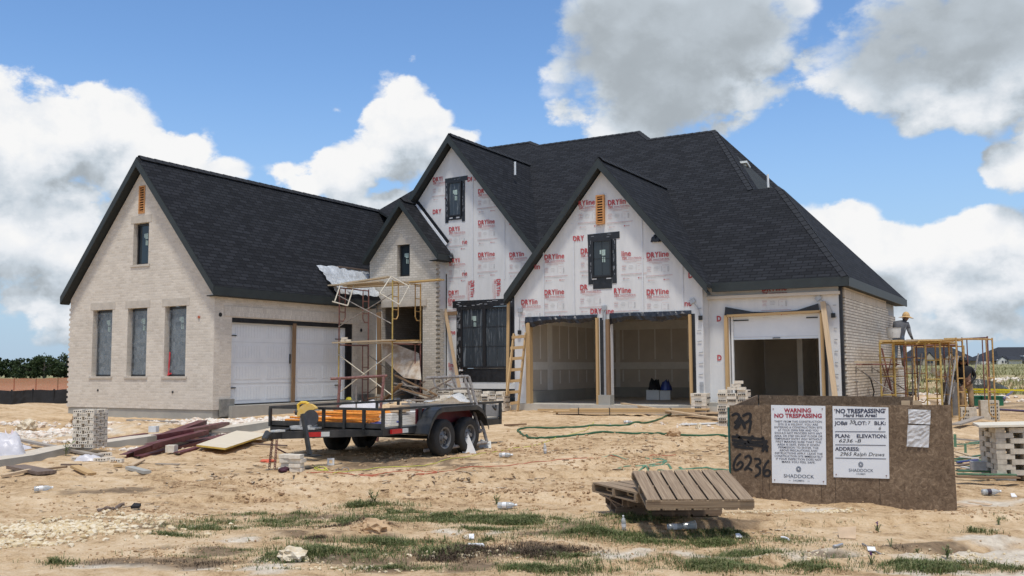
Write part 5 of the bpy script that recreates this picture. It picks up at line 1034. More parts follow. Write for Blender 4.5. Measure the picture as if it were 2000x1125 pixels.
# ------------------------------------------------------------------ dark red stand behind the trailer
q0 = at(646, 740, 21.5); q1 = at(756, 734, 21.3); f0 = GR(662, 812); f1 = GR(738, 812); f0 = at(656, 806, 21.2); f1 = at(737, 806, 21.0); f0.z = gz(f0.x, f0.y); f1.z = gz(f1.x, f1.y)
t = thing('red_stand', 'dark red steel frame standing upright behind the trailer', 'frame', f0); O = f0.copy()
a_ = at(664, 739, 21.4); c_ = at(750, 735, 21.3)
b = MB(); b.tube(q0-O, q1-O, .03); b.build('top_bar', RUSTT, t)
for u_, v_ in ((a_, f0), (c_, f1)): b = MB(); b.tube(u_-O, v_-O, .032); b.build('leg', RUSTT, t)
b = MB(); p_ = at(696, 752, 21.9); b.tube(p_-O, Vector((p_.x-.08, p_.y+.1, gz(p_.x, p_.y)))-O, .018); b.build('prop', GREYT, t)
# ------------------------------------------------------------------ entry scaffold
kx = .985
def EP(x, y, z): return Vector((x*kx, y*kx, 1.7+(z-1.7)*kx))
S0 = EP(-21.08, 24.85, .4); SX = EP(-18.86, 24.85, .4).x
sc_ = thing('scaffold_tower', 'two storey rusty scaffold tower in front of the entry', 'scaffold', (S0.x, S0.y, .42)); O = Vector((S0.x, S0.y, .42))
yb = EP(0, 26.4, 0).y
def frame_part(x, z0, z1, mat, flip, front=None):
    f = bpy.data.objects.new('frame', None); COL.objects.link(f); f.parent = sc_
    y0, y1 = S0.y, yb
    for y in (y0, y1): b = MB(); b.tube(Vector((x, y, z0))-O, Vector((x, y, z1))-O, .024); b.build('leg', front if front and y == y0 else mat, f)
    b = MB(); z = z1-.04 if not flip else z1-.05; b.tube(Vector((x, y0, z))-O, Vector((x, y1, z))-O, .022); b.build('header', mat, f)
    for y, s_ in (((y0, 1), (y1, -1)) if flip else ((y1, -1),)):
        q = .30*s_; b = MB(); zz = z0+.25 if not flip else z0+.75
        b.path([Vector((x, y, zz))-O, Vector((x, y+q*.7, zz))-O, Vector((x, y+q, zz+.12))-O, Vector((x, y+q, z1-.06))-O], .019, 8)
        for k in range(3):
            zr = zz+.3+k*.42
            if zr < z1-.1: b.tube(Vector((x, y, zr))-O, Vector((x, y+q, zr))-O, .015, 6)
        b.build('inner_tube', mat, f)
zm = EP(0, 0, 2.56).z; zt2 = EP(0, 0, 4.48).z
frame_part(S0.x, .38, zm, RUSTT, False, YELT); frame_part(SX, .40, zm, RUSTT, False, YELT); frame_part(S0.x, zm, zt2, RUSTT, True); frame_part(SX, zm, zt2+.1, OCHT, True, YELT)
def brace(x0, y0, z0, x1, y1, z1, mat=GREYT): b = MB(); b.tube(Vector((x0, y0, z0))-O, Vector((x1, y1, z1))-O, .017, 7); b.build('cross_brace', mat, sc_)
yf = S0.y-.04
brace(S0.x, yf, zm-.35, SX, yf, .9, CREAM); brace(S0.x, yf-.03, .9, SX, yf-.03, zm-.35, CREAM); brace(S0.x, yf, zm+.55, SX, yf, zt2-.35); brace(S0.x, yf-.03, zt2-.3, SX, yf-.03, zm+.6)
brace(S0.x, yb, zm-.35, SX, yb, .9); brace(S0.x, yb+.03, .9, SX, yb+.03, zm-.35)
yq = S0.y-.45
for xx in (S0.x-.25, S0.x+.42, SX-.2, SX+.35):
    pass
def bracket(px0, py0, px1, py1, px2, py2, d):
    P = [at(px0, py0, d), at(px1, py1, d+.3), at(px2, py2, d-.4)]; b = MB()
    b.tube(P[0]-O, P[2]-O, .022, 6); b.tube(P[1]-O, P[2]-O, .022, 6); b.tube(P[0]-O, P[1]-O, .022, 6); return b
dS = (Vector((S0.x, S0.y, 4.4))-CC).dot(CF); dX = (Vector((SX, S0.y, 4.4))-CC).dot(CF)
b = MB()
P0, P1, P2_, P3_, P4_ = at(666, 553, dS), at(692, 556, dS-.2), at(649, 589, dS-.5), at(679, 597, dS-.6), at(654, 588, dS-.5)
for u_, v_ in ((P0, P4_), (P1, P3_), (P2_, P3_), (P0, P1)): b.tube(u_-O, v_-O, .021, 6)
b.build('side_bracket', CREAM, sc_)
b = MB(); P0, P1, P2_, P3_, P4_ = at(764, 540, dX), at(800, 560, dX-.2), at(742, 573, dX-.5), at(780, 595, dX-.6), at(801, 556, dX-.3)
for u_, v_ in ((P0, P2_), (P0, P1), (P2_, P3_), (P4_, P3_)): b.tube(u_-O, v_-O, .021, 6)
b.build('side_bracket', CREAM, sc_)
def plank(x0, x1, y, z, w_, mat, lab, grp=None, tilt=0, th=.045):
    b = MB(); b.bar((0, 0, 0), (x1-x0, 0, tilt), w_, th); o = b.build('plank', mat); o.location = (x0, y, z); tag(o, lab, 'plank', grp); return o
g = 'planks on the upper level of the entry scaffold'
plank(S0.x-.45, S0.x+1.7, S0.y+.05, zt2+.05, .24, SCAFW, 'dusty plank on the upper entry scaffold, nearest the street on the left', g, .03); plank(S0.x-.1, SX+.25, S0.y+.4, zt2+.03, .26, SCAFW, 'dusty plank on the upper entry scaffold, second from the street', g, .02); plank(S0.x-.2, SX+.2, S0.y+.75, zt2+.02, .26, SCAFW, 'dusty plank in the middle of the upper entry scaffold', g); plank(SX-.75, SX+1.15, S0.y+1.1, zt2+.10, .3, SCAFY, 'golden plank sticking out to the right of the upper entry scaffold', g, .04); plank(S0.x+.1, SX-.3, S0.y+.2, zt2+.11, .2, SCAFW, 'dusty plank lying on top of the other upper entry scaffold planks', g, .12)
g = 'planks on the middle level of the entry scaffold'
plank(S0.x-.12, SX+.1, S0.y-.08, zm+.03, .26, SCAFW, 'long dusty plank on the middle level of the entry scaffold', g, .04); plank(SX-.5, SX+.85, S0.y+.15, zm+.05, .26, OCHT, 'short brown plank on the middle level at the right', g, .0); plank(S0.x-.1, SX+.2, S0.y+1.2, zm+.03, .26, SCAFW, 'dusty plank on the middle level close to the entry wall', g)
# ------------------------------------------------------------------ loose bricks and stacks
def brickmesh(l=.205, w_=.092, h=.066, holes=True):
    b = MB(); b.box((0, 0, h/2), (l, w_, h))
    if holes:
        for s_ in (-1, 1):
            for k in range(4): b.box((-.066+k*.044, s_*w_/2, h/2), (.022, .004, .022), m=1)
    return b
proto = {}
def brick_at(kind, x, y, z, rz, lab, grp, mats):
    if kind not in proto: o = brickmesh(*kind[1]).build('brick', mats); proto[kind] = o
    else: o = proto[kind].copy(); COL.objects.link(o)
    o.location = (x, y, z); o.rotation_euler = (0, 0, rz); tag(o, lab, 'brick', grp); return o
def stack(p, rz, nc, lab, grp, nx=2, dims=(.205, .092, .066), mats=(BRK, HOLE), seed=0, holes=True, name='a', gap=.08):
    R = random.Random(seed); l, w_, h = dims; S = nx*l+gap; kind = (name, (l, w_, h-.003, holes))
    ca, sa = math.cos(rz), math.sin(rz); cnt = 0
    for c in range(nc):
        z = p[2]+c*h; lay = []
        if c % 2 == 0:
            for yy in (-S/2+w_/2, S/2-w_/2):
                for k in range(nx): lay.append((-S/2+l/2+k*(S-l)/(max(1, nx-1)), yy, 0))
            lay += [(-S/2+w_/2, 0, math.pi/2), (S/2-w_/2, 0, math.pi/2)]
        else:
            for xx in (-S/2+w_/2, S/2-w_/2):
                for k in range(nx): lay.append((xx, -S/2+l/2+k*(S-l)/(max(1, nx-1)), math.pi/2))
            lay += [(0.02*(R.random()-.5), -S/2+w_/2, 0), (0, S/2-w_/2, 0)]
        for x, y, a in lay:
            x += R.uniform(-.008, .008); y += R.uniform(-.008, .008)
            brick_at(kind, p[0]+x*ca-y*sa, p[1]+x*sa+y*ca, z, rz+a+R.uniform(-.03, .03), lab, grp, list(mats)); cnt += 1
    return cnt
def onslab(px, py, z): q = pl(px, py, 2, z); q.z = z; return q
p = GR(175, 884); p.z = gz(p.x, p.y)+.10; nb = stack(p, YAW-.2, 11, 'pale perforated brick in the square stack at left by the concrete strip', 'bricks in the left stack', seed=1, dims=(.19, .088, .066), name='c', gap=.07)
p = GR(1976, 934); p.z = gz(p.x, p.y); pbig = p.copy(); nb += stack(p, YAW-.1, 10, 'grey tan brick in the big open stack at far right', 'bricks in the big right stack', nx=2, gap=.13, dims=(.25, .13, .076), mats=(BRKG, HOLE), seed=2, holes=False, name='b')
b = MB(); R = random.Random(6); P = [Vector((math.cos(2*math.pi*k/28)*R.uniform(.95, 1.02)*.72, math.sin(2*math.pi*k/28)*.38, 0)) for k in range(28)]
b.prism([(-.62, -.36, 0), (.7, -.4, .02), (.72, .36, .02), (-.35, .4, 0)], (0, 0, .03)); o = b.build('plywood_sheet', M('pale plywood', (.66, .60, .48), .75, .1, 3, st=(1, 6, 1))); o.location = p+Vector((0, 0, 10*.076+.005)); o.rotation_euler = (.0, 0.0, YAW); tag(o, 'pale plywood sheet on top of the big right brick stack', 'plywood')
for k, (px, py, hgt, wd, lab) in enumerate(((1893, 822, .36, .42, 'short upright bundle of perforated bricks behind the big stack'), (1935, 821, .55, .5, 'tall upright bundle of perforated bricks behind the big stack'))):
    p = GR(px, py); t = thing('brick_bundle', lab, 'bricks', p, YAW-.25); dk = (p-CC).dot(CF); b = MB(); b.box((0, .15, hgt/2), (wd*.95, .3, hgt)); 
    for r_ in range(int(hgt/.1)):
        for c_ in range(4): b.box((wd*.1+c_*wd*.1-.02 if k else -wd*.33+c_*wd*.1, -.002, .06+r_*.1), (wd*.055, .01, .045), m=1)
    b.build('bricks', [BRKG, HOLE], t)
def cube_stack(px, py, dz, nx, nz, lab, seed, dim=(.235, .092, .072), rz=0.0, mats=(BRK, HOLE), z=None, deep=4):
    # a cube of loose bricks too far off to tell each one: one thing, its bricks one part, the dark cores another
    R = random.Random(seed); p = GR(px, py); 
    if z is not None: p = onslab(px, py, z)
    t = thing('brick_stack', lab, 'brick stack', p, rz); b = MB(); hb = MB(); l, w_, h = dim
    for r_ in range(nz):
        face = R.random() < .5
        for c_ in range(nx):
            x = (c_-nx/2+.5)*l+R.uniform(-.015, .015)
            if r_ == nz-1 and R.random() < .35: continue
            b.box((x, R.uniform(-.02, .02), h*(r_+.5)), (l*.97, w_, h*.94), R.uniform(-.05, .05)); yf_ = -w_/2-.02
            if (r_ % 2 == 0) ^ (R.random() < .15):
                for k in range(4): hb.box((x-.07+k*.045, yf_, h*(r_+.5)), (.028, .02, h*.45))
        for s_ in (-1, 1):
            for c_ in range(deep):
                y = c_*w_*1.05+w_; b.box((s_*(nx*l/2-.11), y, h*(r_+.5)), (.22, w_, h*.94), R.uniform(-.05, .05))
                if s_ > 0 and r_ % 2: hb.box((nx*l/2+.005, y, h*(r_+.5)), (.02, .03, h*.45))
    
    n0 = len(b.v); b.v += hb.v; b.f += [tuple(i+n0 for i in f) for f in hb.f]; b.uv += hb.uv; b.m += [1]*len(hb.f); b.build('bricks', list(mats), t); return t
cube_stack(1365, 812, 0, 1, 7, 'narrow brick stack by the garage slab, left of the larger one', 3, rz=.1, dim=(.42, .1, .085)); cube_stack(1432, 832, 0, 3, 12, 'brick stack behind the left end of the sign box', 4, rz=.1)
cube_stack(905, 800, 0, 3, 8, 'loose brick stack under the big window, left and taller one', 5, rz=-.1, z=.5); cube_stack(963, 803, 0, 3, 8, 'loose brick stack under the big window, right one', 6, rz=.12, z=.46); cube_stack(868, 795, 0, 2, 7, 'small brick stack behind the wrapped pallet of bricks', 7, rz=0, z=.5)
b = MB()
for k, (dx, dz) in enumerate(((.0, 0), (.22, .0), (.1, .075), (.16, .15))): b.box((dx, 0, .035+dz), (.21, .1, .07), .1*k-.1)
o = b.build('bricks', BRK); o.location = GR(1432, 832)+Vector((.0, 0, 12*.072)); tag(o, 'few loose bricks piled on the stack behind the sign box', 'bricks')
q = onslab(878, 806, .42); t = thing('wrapped_bricks', 'pallet of pale bricks under torn white plastic behind the trailer', 'bricks', q, .05); b = MB(); R = random.Random(3)
for r_ in range(5):
    n_ = 6 if r_ < 3 else 4-r_+3
    for c_ in range(n_): b.box((-.62+c_*.22+(6-n_)*.12, .3+R.uniform(-.02, .02), .05+r_*.1), (.21, .9-.1*r_, .095))
b.build('bricks', BRK, t); b = MB(); N = 16
H2 = [[.33+.26*math.exp(-((i/N-.6)**2)/.03)*(1-abs(j/6-.5))+R.uniform(-.03, .03) for j in range(7)] for i in range(N+1)]
for i in range(N):
    for j in range(6): b.face([(-.8+1.6*(i+a)/N, -.2+1.0*(j+c)/6, H2[i+a][j+c]) for a, c in ((0, 0), (1, 0), (1, 1), (0, 1))])
b.build('plastic_wrap', FILMW, t, smooth=True, weld=True)
p_ = plank(S0.x+.25, S0.x+.65, S0.y+.1, zm+.07, .1, BRK, 'x'); bpy.data.objects.remove(p_)
for dx, dz in ((.25, .0), (.27, .075), (.42, .0)): 
    b = MB(); b.box((0, 0, .035), (.2, .1, .07)); o = b.build('brick', BRK); o.location = (S0.x+dx, S0.y-.05, zm+.06+dz); tag(o, 'cream brick in the small pile on the middle scaffold plank', 'brick', 'bricks on the middle scaffold plank')
# ------------------------------------------------------------------ OSB box with signs
def osbmat():
    m, nt, b = newmat('oriented strand board'); L = nt.links.new; b.inputs['Roughness'].default_value = .85; b.inputs['Specular IOR Level'].default_value = .2
    tc = nd(nt, 'ShaderNodeTexCoord')
    n = nd(nt, 'ShaderNodeTexNoise', i_Scale=15., i_Detail=8., i_Roughness=.72, i_Distortion=1.6); L(tc.outputs['Object'], n.inputs['Vector'])
    n2 = nd(nt, 'ShaderNodeTexNoise', i_Scale=1.5, i_Detail=5.); L(tc.outputs['Object'], n2.inputs['Vector'])
    rp = nd(nt, 'ShaderNodeValToRGB'); L(mathn(nt, 'MULTIPLY_ADD', n2.outputs['Fac'], .35, mathn(nt, 'SUBTRACT', n.outputs['Fac'], .175)), rp.inputs[0]); e = rp.color_ramp.elements
    e[0].position = .30; e[0].color = (.085, .057, .036, 1); e[1].position = .74; e[1].color = (.36, .265, .175, 1); q = e.new(.52); q.color = (.175, .122, .08, 1); L(rp.outputs[0], b.inputs['Base Color'])
    bp = nd(nt, 'ShaderNodeBump', i_Strength=.3, i_Distance=.01); L(n.outputs['Fac'], bp.inputs['Height']); L(bp.outputs[0], b.inputs['Normal']); return m
OSB = osbmat()
Bx0, Bx1, By = -3.91, -1.22, 12.45; BW = Bx1-Bx0
box = thing('sign_box', 'brown strand board box with a spray painted number and two white signs', 'box', (Bx0, By, 0))
def bp_(mb, name, mat, lab=None):
    o = mb.build(name, mat, box)
    if lab: o['label'] = lab
    return o
b = MB(); b.prism([(0, 0, -.05), (BW, 0, -.08), (BW-.02, 0, 1.24), (0, 0, 1.20)], (0, .025, 0)); bp_(b, 'front_panel', OSB)
b = MB(); b.prism([(.06, 1.2, 0), (2.1, 1.2, 0), (2.1, 1.2, 1.30), (.06, 1.2, 1.30)], (0, .02, 0)); bp_(b, 'back_panel', OSB)
b = MB(); b.prism([(.02, .03, 0), (.02, 1.2, 0), (.02, 1.2, 1.30), (.02, .03, 1.19)], (.02, 0, 0)); bp_(b, 'side_panel', OSB)
for x in (2.02, 2.16): b = MB(); b.box((x, 1.1, 1.17), (.10, .05, .16)); bp_(b, 'cleat', TANP)
b = MB(); b.box((-.012, .0, .6), (.018, .05, 1.15)); bp_(b, 'edge_strip', M('teal paint', (.02, .10, .085), .6, .2, 9))
b = MB()
for x, z0, z1 in ((.415, .02, 1.1), (.50, .02, .5), (.66, .02, .45), (1.84, .0, 1.2), (1.32, .0, .5), (1.15, .0, .45)): b.box((x, -.0008, (z0+z1)/2), (.004, .003, z1-z0))
bp_(b, 'panel_groove', M('dark groove', (.035, .022, .014), .9, .1, 5))
SPRAY = M('black spray paint', (.012, .011, .012), .8, .3, 12)
def BP(px, py): q = pl(px, py, 1, By); return Vector((q.x-Bx0, 0, q.z))
def stroke(b, pts, r=.02, y=-.004):
    P = [BP(*q) for q in pts]; S = []
    for k in range(len(P)-1):
        a, c, d_, e_ = P[max(k-1, 0)], P[k], P[k+1], P[min(k+2, len(P)-1)]
        for j in range(5): t_ = j/5; S.append(.5*((2*c)+(d_-a)*t_+(2*a-5*c+4*d_-e_)*t_*t_+(3*c-a-3*d_+e_)*t_**3))
    S.append(P[-1])
    for k in range(len(S)-1):
        d_ = (S[k+1]-S[k]); 
        if d_.length < 1e-6: continue
        d_.normalize(); n_ = Vector((-d_.z, 0, d_.x))*r; a, c = S[k]-d_*r*.5, S[k+1]+d_*r*.5; yy = Vector((0, y-k*.00003, 0)); b.face([a-n_+yy, c-n_+yy, c+n_+yy, a+n_+yy])
    for q in (S[0], S[-1]): b.face([q+Vector((math.cos(t_)*r, y-.002, math.sin(t_)*r)) for t_ in [k*math.pi/5 for k in range(10)]])
def digit(b): bp_(b, 'painted_digit', SPRAY)
b = MB()
stroke(b, [(1446, 887), (1438, 895), (1433, 910), (1437, 918), (1447, 914), (1451, 906), (1446, 902), (1440, 908)], .015); digit(b); b = MB(); stroke(b, [(1456, 893), (1463, 890), (1467, 897), (1463, 907), (1455, 917), (1461, 914), (1468, 918)], .015); digit(b); b = MB()
stroke(b, [(1475, 896), (1483, 897), (1485, 904), (1477, 910), (1484, 914), (1484, 924), (1476, 930)], .015); digit(b); b = MB(); stroke(b, [(1501, 900), (1495, 908), (1491, 920), (1494, 929), (1502, 929), (1504, 921), (1498, 918), (1493, 922)], .015)
digit(b)
b = MB()
stroke(b, [(1431, 811), (1438, 808), (1444, 812), (1441, 820), (1436, 826), (1446, 824), (1441, 834), (1436, 834), (1450, 822), (1455, 836), (1446, 816)], .017); stroke(b, [(1452, 812), (1460, 808), (1466, 810), (1464, 820), (1456, 826), (1466, 822), (1465, 834), (1463, 844)], .017)
for a, c in (((1431, 853), (1488, 858)), ((1432, 860), (1490, 864)), ((1433, 867), (1488, 871)), ((1436, 872), (1470, 876)), ((1490, 855), (1498, 880)), ((1497, 862), (1490, 880)), ((1440, 850), (1462, 870)), ((1470, 853), (1452, 874)), ((1492, 870), (1499, 872))): stroke(b, [a, ((a[0]+c[0])/2, (a[1]+c[1])/2+R.uniform(-2, 2)), c], R.uniform(.016, .024))
bp_(b, 'painted_scribble', SPRAY)
SIGNW = M('white sign board', (.76, .78, .80), .5, .03, 1.2, c2=(.70, .71, .72)); INKR = M('red sign ink', (.36, .03, .05), .5, .05, 9); INKB = M('navy sign ink', (.035, .04, .075), .5, .1, 9); INKK = M('black marker ink', (.012, .012, .014), .5, .1, 9); INKG = M('grey sign ink', (.10, .12, .16), .5, .1, 9)
def sign(lab, q):
    P = [pl(*c, 1, By-.012) for c in q]; c0 = P[3]
    t = thing('site_sign', lab, 'sign', c0); b = MB(); b.prism([p-c0 for p in (P[3], P[2], P[1], P[0])], (0, .006, 0)); b.build('board', SIGNW, t)
    X = (P[2]-P[3]).normalized(); Y = (P[0]-P[3]).normalized(); w_ = (P[2]-P[3]).length; h = (P[0]-P[3]).length
    return t, X, Y, w_, h
yv = Vector((0, -.003, 0))
t, X, Y, w_, h = sign('white warning sign with red heading, left one on the board box', ((1506, 791), (1612, 793), (1614, 947), (1508, 943)))
def T(b, s, size, fx, fy, al='CENTER', bold=.0, shear=0, m=0, sx=1, maxw=None):
    if maxw: 
        key = (s, al, bold, shear); b2 = MB(); b2.text(s, 1, (0, 0, 0), (1, 0, 0), (0, 1, 0), al, bold, shear); xs = [v.x for v in b2.v]; sx = maxw*w_/((max(xs)-min(xs))*size)
    b.text(s, size, X*(fx*w_)+Y*(fy*h)+yv, X, Y, al, bold, shear, m, sx)
b = MB(); T(b, 'WARNING', .072, .5, .905, bold=.035, maxw=.50); T(b, 'NO TRESPASSING', .072, .5, .838, bold=.035, maxw=.88); b.build('red_heading', INKR, t)
b = MB()
for k, s in enumerate(('THEFT FROM THIS CONSTRUCTION', 'SITE IS A FELONY. YOU ARE', 'ENTERING A CONSTRUCTION SITE', 'AT YOUR OWN RISK AND YOU', 'SHOULD NOT PROCEED INTO ANY', 'AREA, OR STEP ON ANY FLOOR OR', 'TEMPORARY ENTRY WAY WITHOUT', 'FIRST MAKING SURE THAT THE', 'AREA IS SAFE. EVEN IF GIVEN', 'PERMISSION TO ENTER, THE', 'ABOVE PRECAUTIONS AND', 'INSTRUCTIONS APPLY. LEAVE THE', 'CONSTRUCTION SITE IMMEDIATELY', 'IF YOUR INSPECTION DOES NOT', 'MAKE YOU FEEL SAFE.')):
    mw = (.88, .74, .88, .75, .88, .89, .89, .84, .78, .74, .70, .88, .89, .84, .62)[k]; T(b, s, .036, .5, .775-k*.0367, bold=.006, maxw=mw)
b.build('small_text', INKB, t)
def logo(b, fx, fy, r):
    c = X*(fx*w_)+Y*(fy*h)+yv; n = 20
    for k in range(n):
        a0, a1 = 2*math.pi*k/n, 2*math.pi*(k+1)/n; f = lambda a, s_: c+X*math.cos(a)*r*s_*.85+Y*math.sin(a)*r*s_
        b.face([f(a0, .82), f(a0, 1), f(a1, 1), f(a1, .82)]); 
    b.face([c+X*math.cos(a)*r*.68*.85+Y*(math.sin(a)*r*.68) for a in [2*math.pi*k/n for k in range(n)]])
def logolight(b, fx, fy, r):
    c = X*(fx*w_)+Y*(fy*h)+yv*1.6; b.face([c+X*math.cos(a)*r*.3+Y*(math.sin(a)*r*.2+r*.15) for a in [2*math.pi*k/12 for k in range(12)]]); b.face([c+X*(-r*.35)+Y*(-r*.3), c+X*(r*.3)+Y*(-r*.35), c+X*(r*.35)+Y*(-r*.15), c+X*(-r*.2)+Y*(-r*.1)])
b = MB(); logo(b, .5, .185, .037); T(b, 'SHADDOCK', .062, .5, .075, bold=.006, maxw=.56); T(b, 'HOMES', .03, .5, .03, bold=.006, maxw=.2); b.face([X*.31*w_+Y*.037*h+yv, X*.35*w_+Y*.037*h+yv, X*.35*w_+Y*.041*h+yv, X*.31*w_+Y*.041*h+yv]); b.face([X*.66*w_+Y*.037*h+yv, X*.70*w_+Y*.037*h+yv, X*.70*w_+Y*.041*h+yv, X*.66*w_+Y*.041*h+yv]); b.build('emblem', INKG, t); b = MB(); logolight(b, .5, .185, .037); b.build('emblem_mark', SIGNW, t)
def screws(t):
    b = MB()
    for fx, fy in ((.04, .95), (.95, .95), (.05, .04), (.95, .04)): b.box(X*fx*w_+Y*fy*h+yv, (.012, .006, .012))
    b.build('screw', RUSTT, t)
screws(t)
t, X, Y, w_, h = sign('white no trespassing job sign with handwriting, right one on the board box', ((1626, 793), (1735, 796), (1737, 935), (1628, 932)))
b = MB(); T(b, 'NO TRESPASSING', .072, .5, .90, bold=.035, maxw=.88); T(b, 'Hard Hat Area!', .06, .5, .845, bold=.03, maxw=.6)
for fy in (.815, .635, .45, .265): b.face([X*.04*w_+Y*fy*h+yv, X*.95*w_+Y*fy*h+yv, X*.95*w_+Y*(fy+.009)*h+yv, X*.04*w_+Y*(fy+.009)*h+yv])
T(b, 'JOB#', .062, .04, .735, 'LEFT', .025, maxw=.24); T(b, 'LOT:', .062, .40, .735, 'LEFT', .025, maxw=.21); T(b, 'BLK:', .062, .75, .735, 'LEFT', .025, maxw=.2); T(b, 'PLAN:', .062, .04, .555, 'LEFT', .025, maxw=.27); T(b, 'ELEVATION:', .062, .43, .555, 'LEFT', .025, maxw=.53); T(b, 'ADDRESS:', .062, .04, .375, 'LEFT', .025, maxw=.44); b.build('printed_text', INKB, t)
b = MB(); T(b, '30', .07, .30, .745, 'LEFT', .0, .3, maxw=.10); T(b, '7', .06, .63, .74, 'LEFT', .0, .2); T(b, '6', .06, .82, .665, 'LEFT', .0, .3); T(b, '6236 -B', .06, .10, .49, 'LEFT', .0, .25, maxw=.4); T(b, '2965 Ralph Draws', .062, .12, .305, 'LEFT', .0, .25, maxw=.80); b.build('handwriting', INKK, t)
b = MB(); logo(b, .5, .185, .034); T(b, 'SHADDOCK', .052, .5, .085, bold=.004, maxw=.44); T(b, 'HOMES', .026, .5, .045, bold=.004, maxw=.16); b.build('emblem', INKG, t); b = MB(); logolight(b, .5, .185, .034); b.build('emblem_mark', SIGNW, t); screws(t)
PAPER = M('crumpled foil paper', (.42, .41, .40), .4, c2=(.68, .67, .66), sc=9, bump=.6, lo=.3, hi=.7)
for q, lab in ((((1774, 799), (1818, 801), (1817, 829), (1775, 827)), 'shiny crumpled permit sleeve, upper one on the board box'), (((1773, 830), (1816, 831), (1814, 874), (1771, 872)), 'shiny crumpled permit sleeve, lower one on the board box')):
    P = [pl(*c, 1, By-.01) for c in q]; R = random.Random(len(lab)); n = 8; b = MB(); c0 = P[3]
    g_ = [[P[3].lerp(P[2], i/n).lerp(P[0].lerp(P[1], i/n), j/n)+Vector((0, -R.uniform(.0, .014), 0))-c0 for j in range(n+1)] for i in range(n+1)]
    for i in range(n):
        for j in range(n): b.face([g_[i][j], g_[i+1][j], g_[i+1][j+1], g_[i][j+1]])
    o = b.build('permit_sleeve', PAPER); o.location = c0; tag(o, lab, 'paper')
# ------------------------------------------------------------------ pallets
PAL = wood('weathered pallet board', (.17, .112, .068), (.39, .29, .19), 6); PALD = wood('dark pallet board', (.13, .085, .055), (.26, .185, .125), 5)
def pallet(lab, M4, mat, w_=1.07, d=1.15, n=7, g='wooden pallets stacked by the sign box'):
    t = thing('pallet', lab, 'pallet', M=M4, group=g); R = random.Random(len(lab)); bw = w_/n
    for k in range(n): b = MB(); b.bar((bw*(k+.5), R.uniform(-.012, .012), .10), (bw*(k+.5), d+R.uniform(-.012, .012), .10+R.uniform(-.003, .003)), bw*.86, .018); b.build('top_board', mat, t)
    for y in (.02, d/2, d-.02): b = MB(); b.bar((0, y, .054), (w_, y, .054), .04, .072); b.build('stringer', mat, t)
    for k in range(n): b = MB(); b.bar((bw*(k+.5), 0, .009), (bw*(k+.5), d, .009), bw*.85, .016); b.build('bottom_board', mat, t)
    return t
def SP(u, d, z): x, y = site(u, d); return Vector((x, y, z+gz(x, y)))
gb_ = gz(*site(1.8, 10.8))
def PM(u, d, z, rz, rx=0, ry=0): x, y = site(u, d); return Matrix.Translation((x, y, z+gb_))@Matrix.Rotation(YAW+rz, 4, 'Z')@Matrix.Rotation(rx, 4, 'X')@Matrix.Rotation(ry, 4, 'Y')
pallet('dark weathered pallet lying flat at the bottom of the pallet stack', PM(1.15, 10.95, .0, .02), PALD, 1.2, 1.0); pallet('dark pallet second from the bottom of the pallet stack', PM(1.22, 10.85, .118, .16), PALD, 1.07, 1.1); pallet('pallet poking out to the left, third from the bottom of the pallet stack', PM(1.30, 10.33, .236, .40), PAL, 1.0, 1.0, 6)
tp_ = math.atan2(.165, 1.15); pallet('tilted grey brown pallet on top of the pallet stack', PM(1.31, 9.62, .262, .0, tp_), PAL)
# ================================================================== right hand scaffold
def rs(name, lab, X0, X1, Y, z0, h, mat, par=None):
    t = thing(name, lab, 'scaffold frame', (X0, Y, z0)); return t
rsc = thing('scaffold_run', 'yellow scaffold run along the right brick wall', 'scaffold', (-4.45, 27.6, .3)); O2 = Vector((-4.45, 27.6, .3))
zT = 2.36
def fr(y, x0, x1, z1, mat, lad=True):
    f = bpy.data.objects.new('frame', None); COL.objects.link(f); f.parent = rsc
    for x in (x0, x1): b = MB(); b.tube(Vector((x, y, gz(x, y)-.02))-O2, Vector((x, y, z1))-O2, .026); b.build('leg', mat, f)
    b = MB(); b.tube(Vector((x0, y, z1-.03))-O2, Vector((x1, y, z1-.03))-O2, .022); b.build('header', mat, f)
    for x, s_ in ((x0, 1), (x1, -1)):
        b = MB(); q = .36*s_; z0 = gz(x, y)+.2; b.path([Vector((x, y, z0))-O2, Vector((x+q*.7, y, z0))-O2, Vector((x+q, y, z0+.14))-O2, Vector((x+q, y, z1-.05))-O2], .02, 8)
        for z in (z0+.45, z0+.95, z0+1.45): b.tube(Vector((x, y, z))-O2, Vector((x+q, y, z))-O2, .015, 6)
        b.build('inner_tube', mat, f)
fr(27.6, -4.45, -2.95, zT, YELT); fr(29.8, -4.45, -2.95, zT, OCHT); fr(32.0, -4.45, -2.95, zT, RUSTT); fr(34.2, -4.45, -2.95, zT, OCHT)
for y0, y1, x in ((27.6, 29.8, -2.92), (29.8, 32.0, -2.92), (27.6, 29.8, -4.48), (32.0, 34.2, -2.92)):
    for a, c in ((.75, 2.0), (2.0, .75)): b = MB(); b.tube(Vector((x, y0, a))-O2, Vector((x, y1, c))-O2, .016, 7); b.build('cross_brace', RUSTT if x < -4 else GREYT, rsc)
g = 'planks on top of the right scaffold'
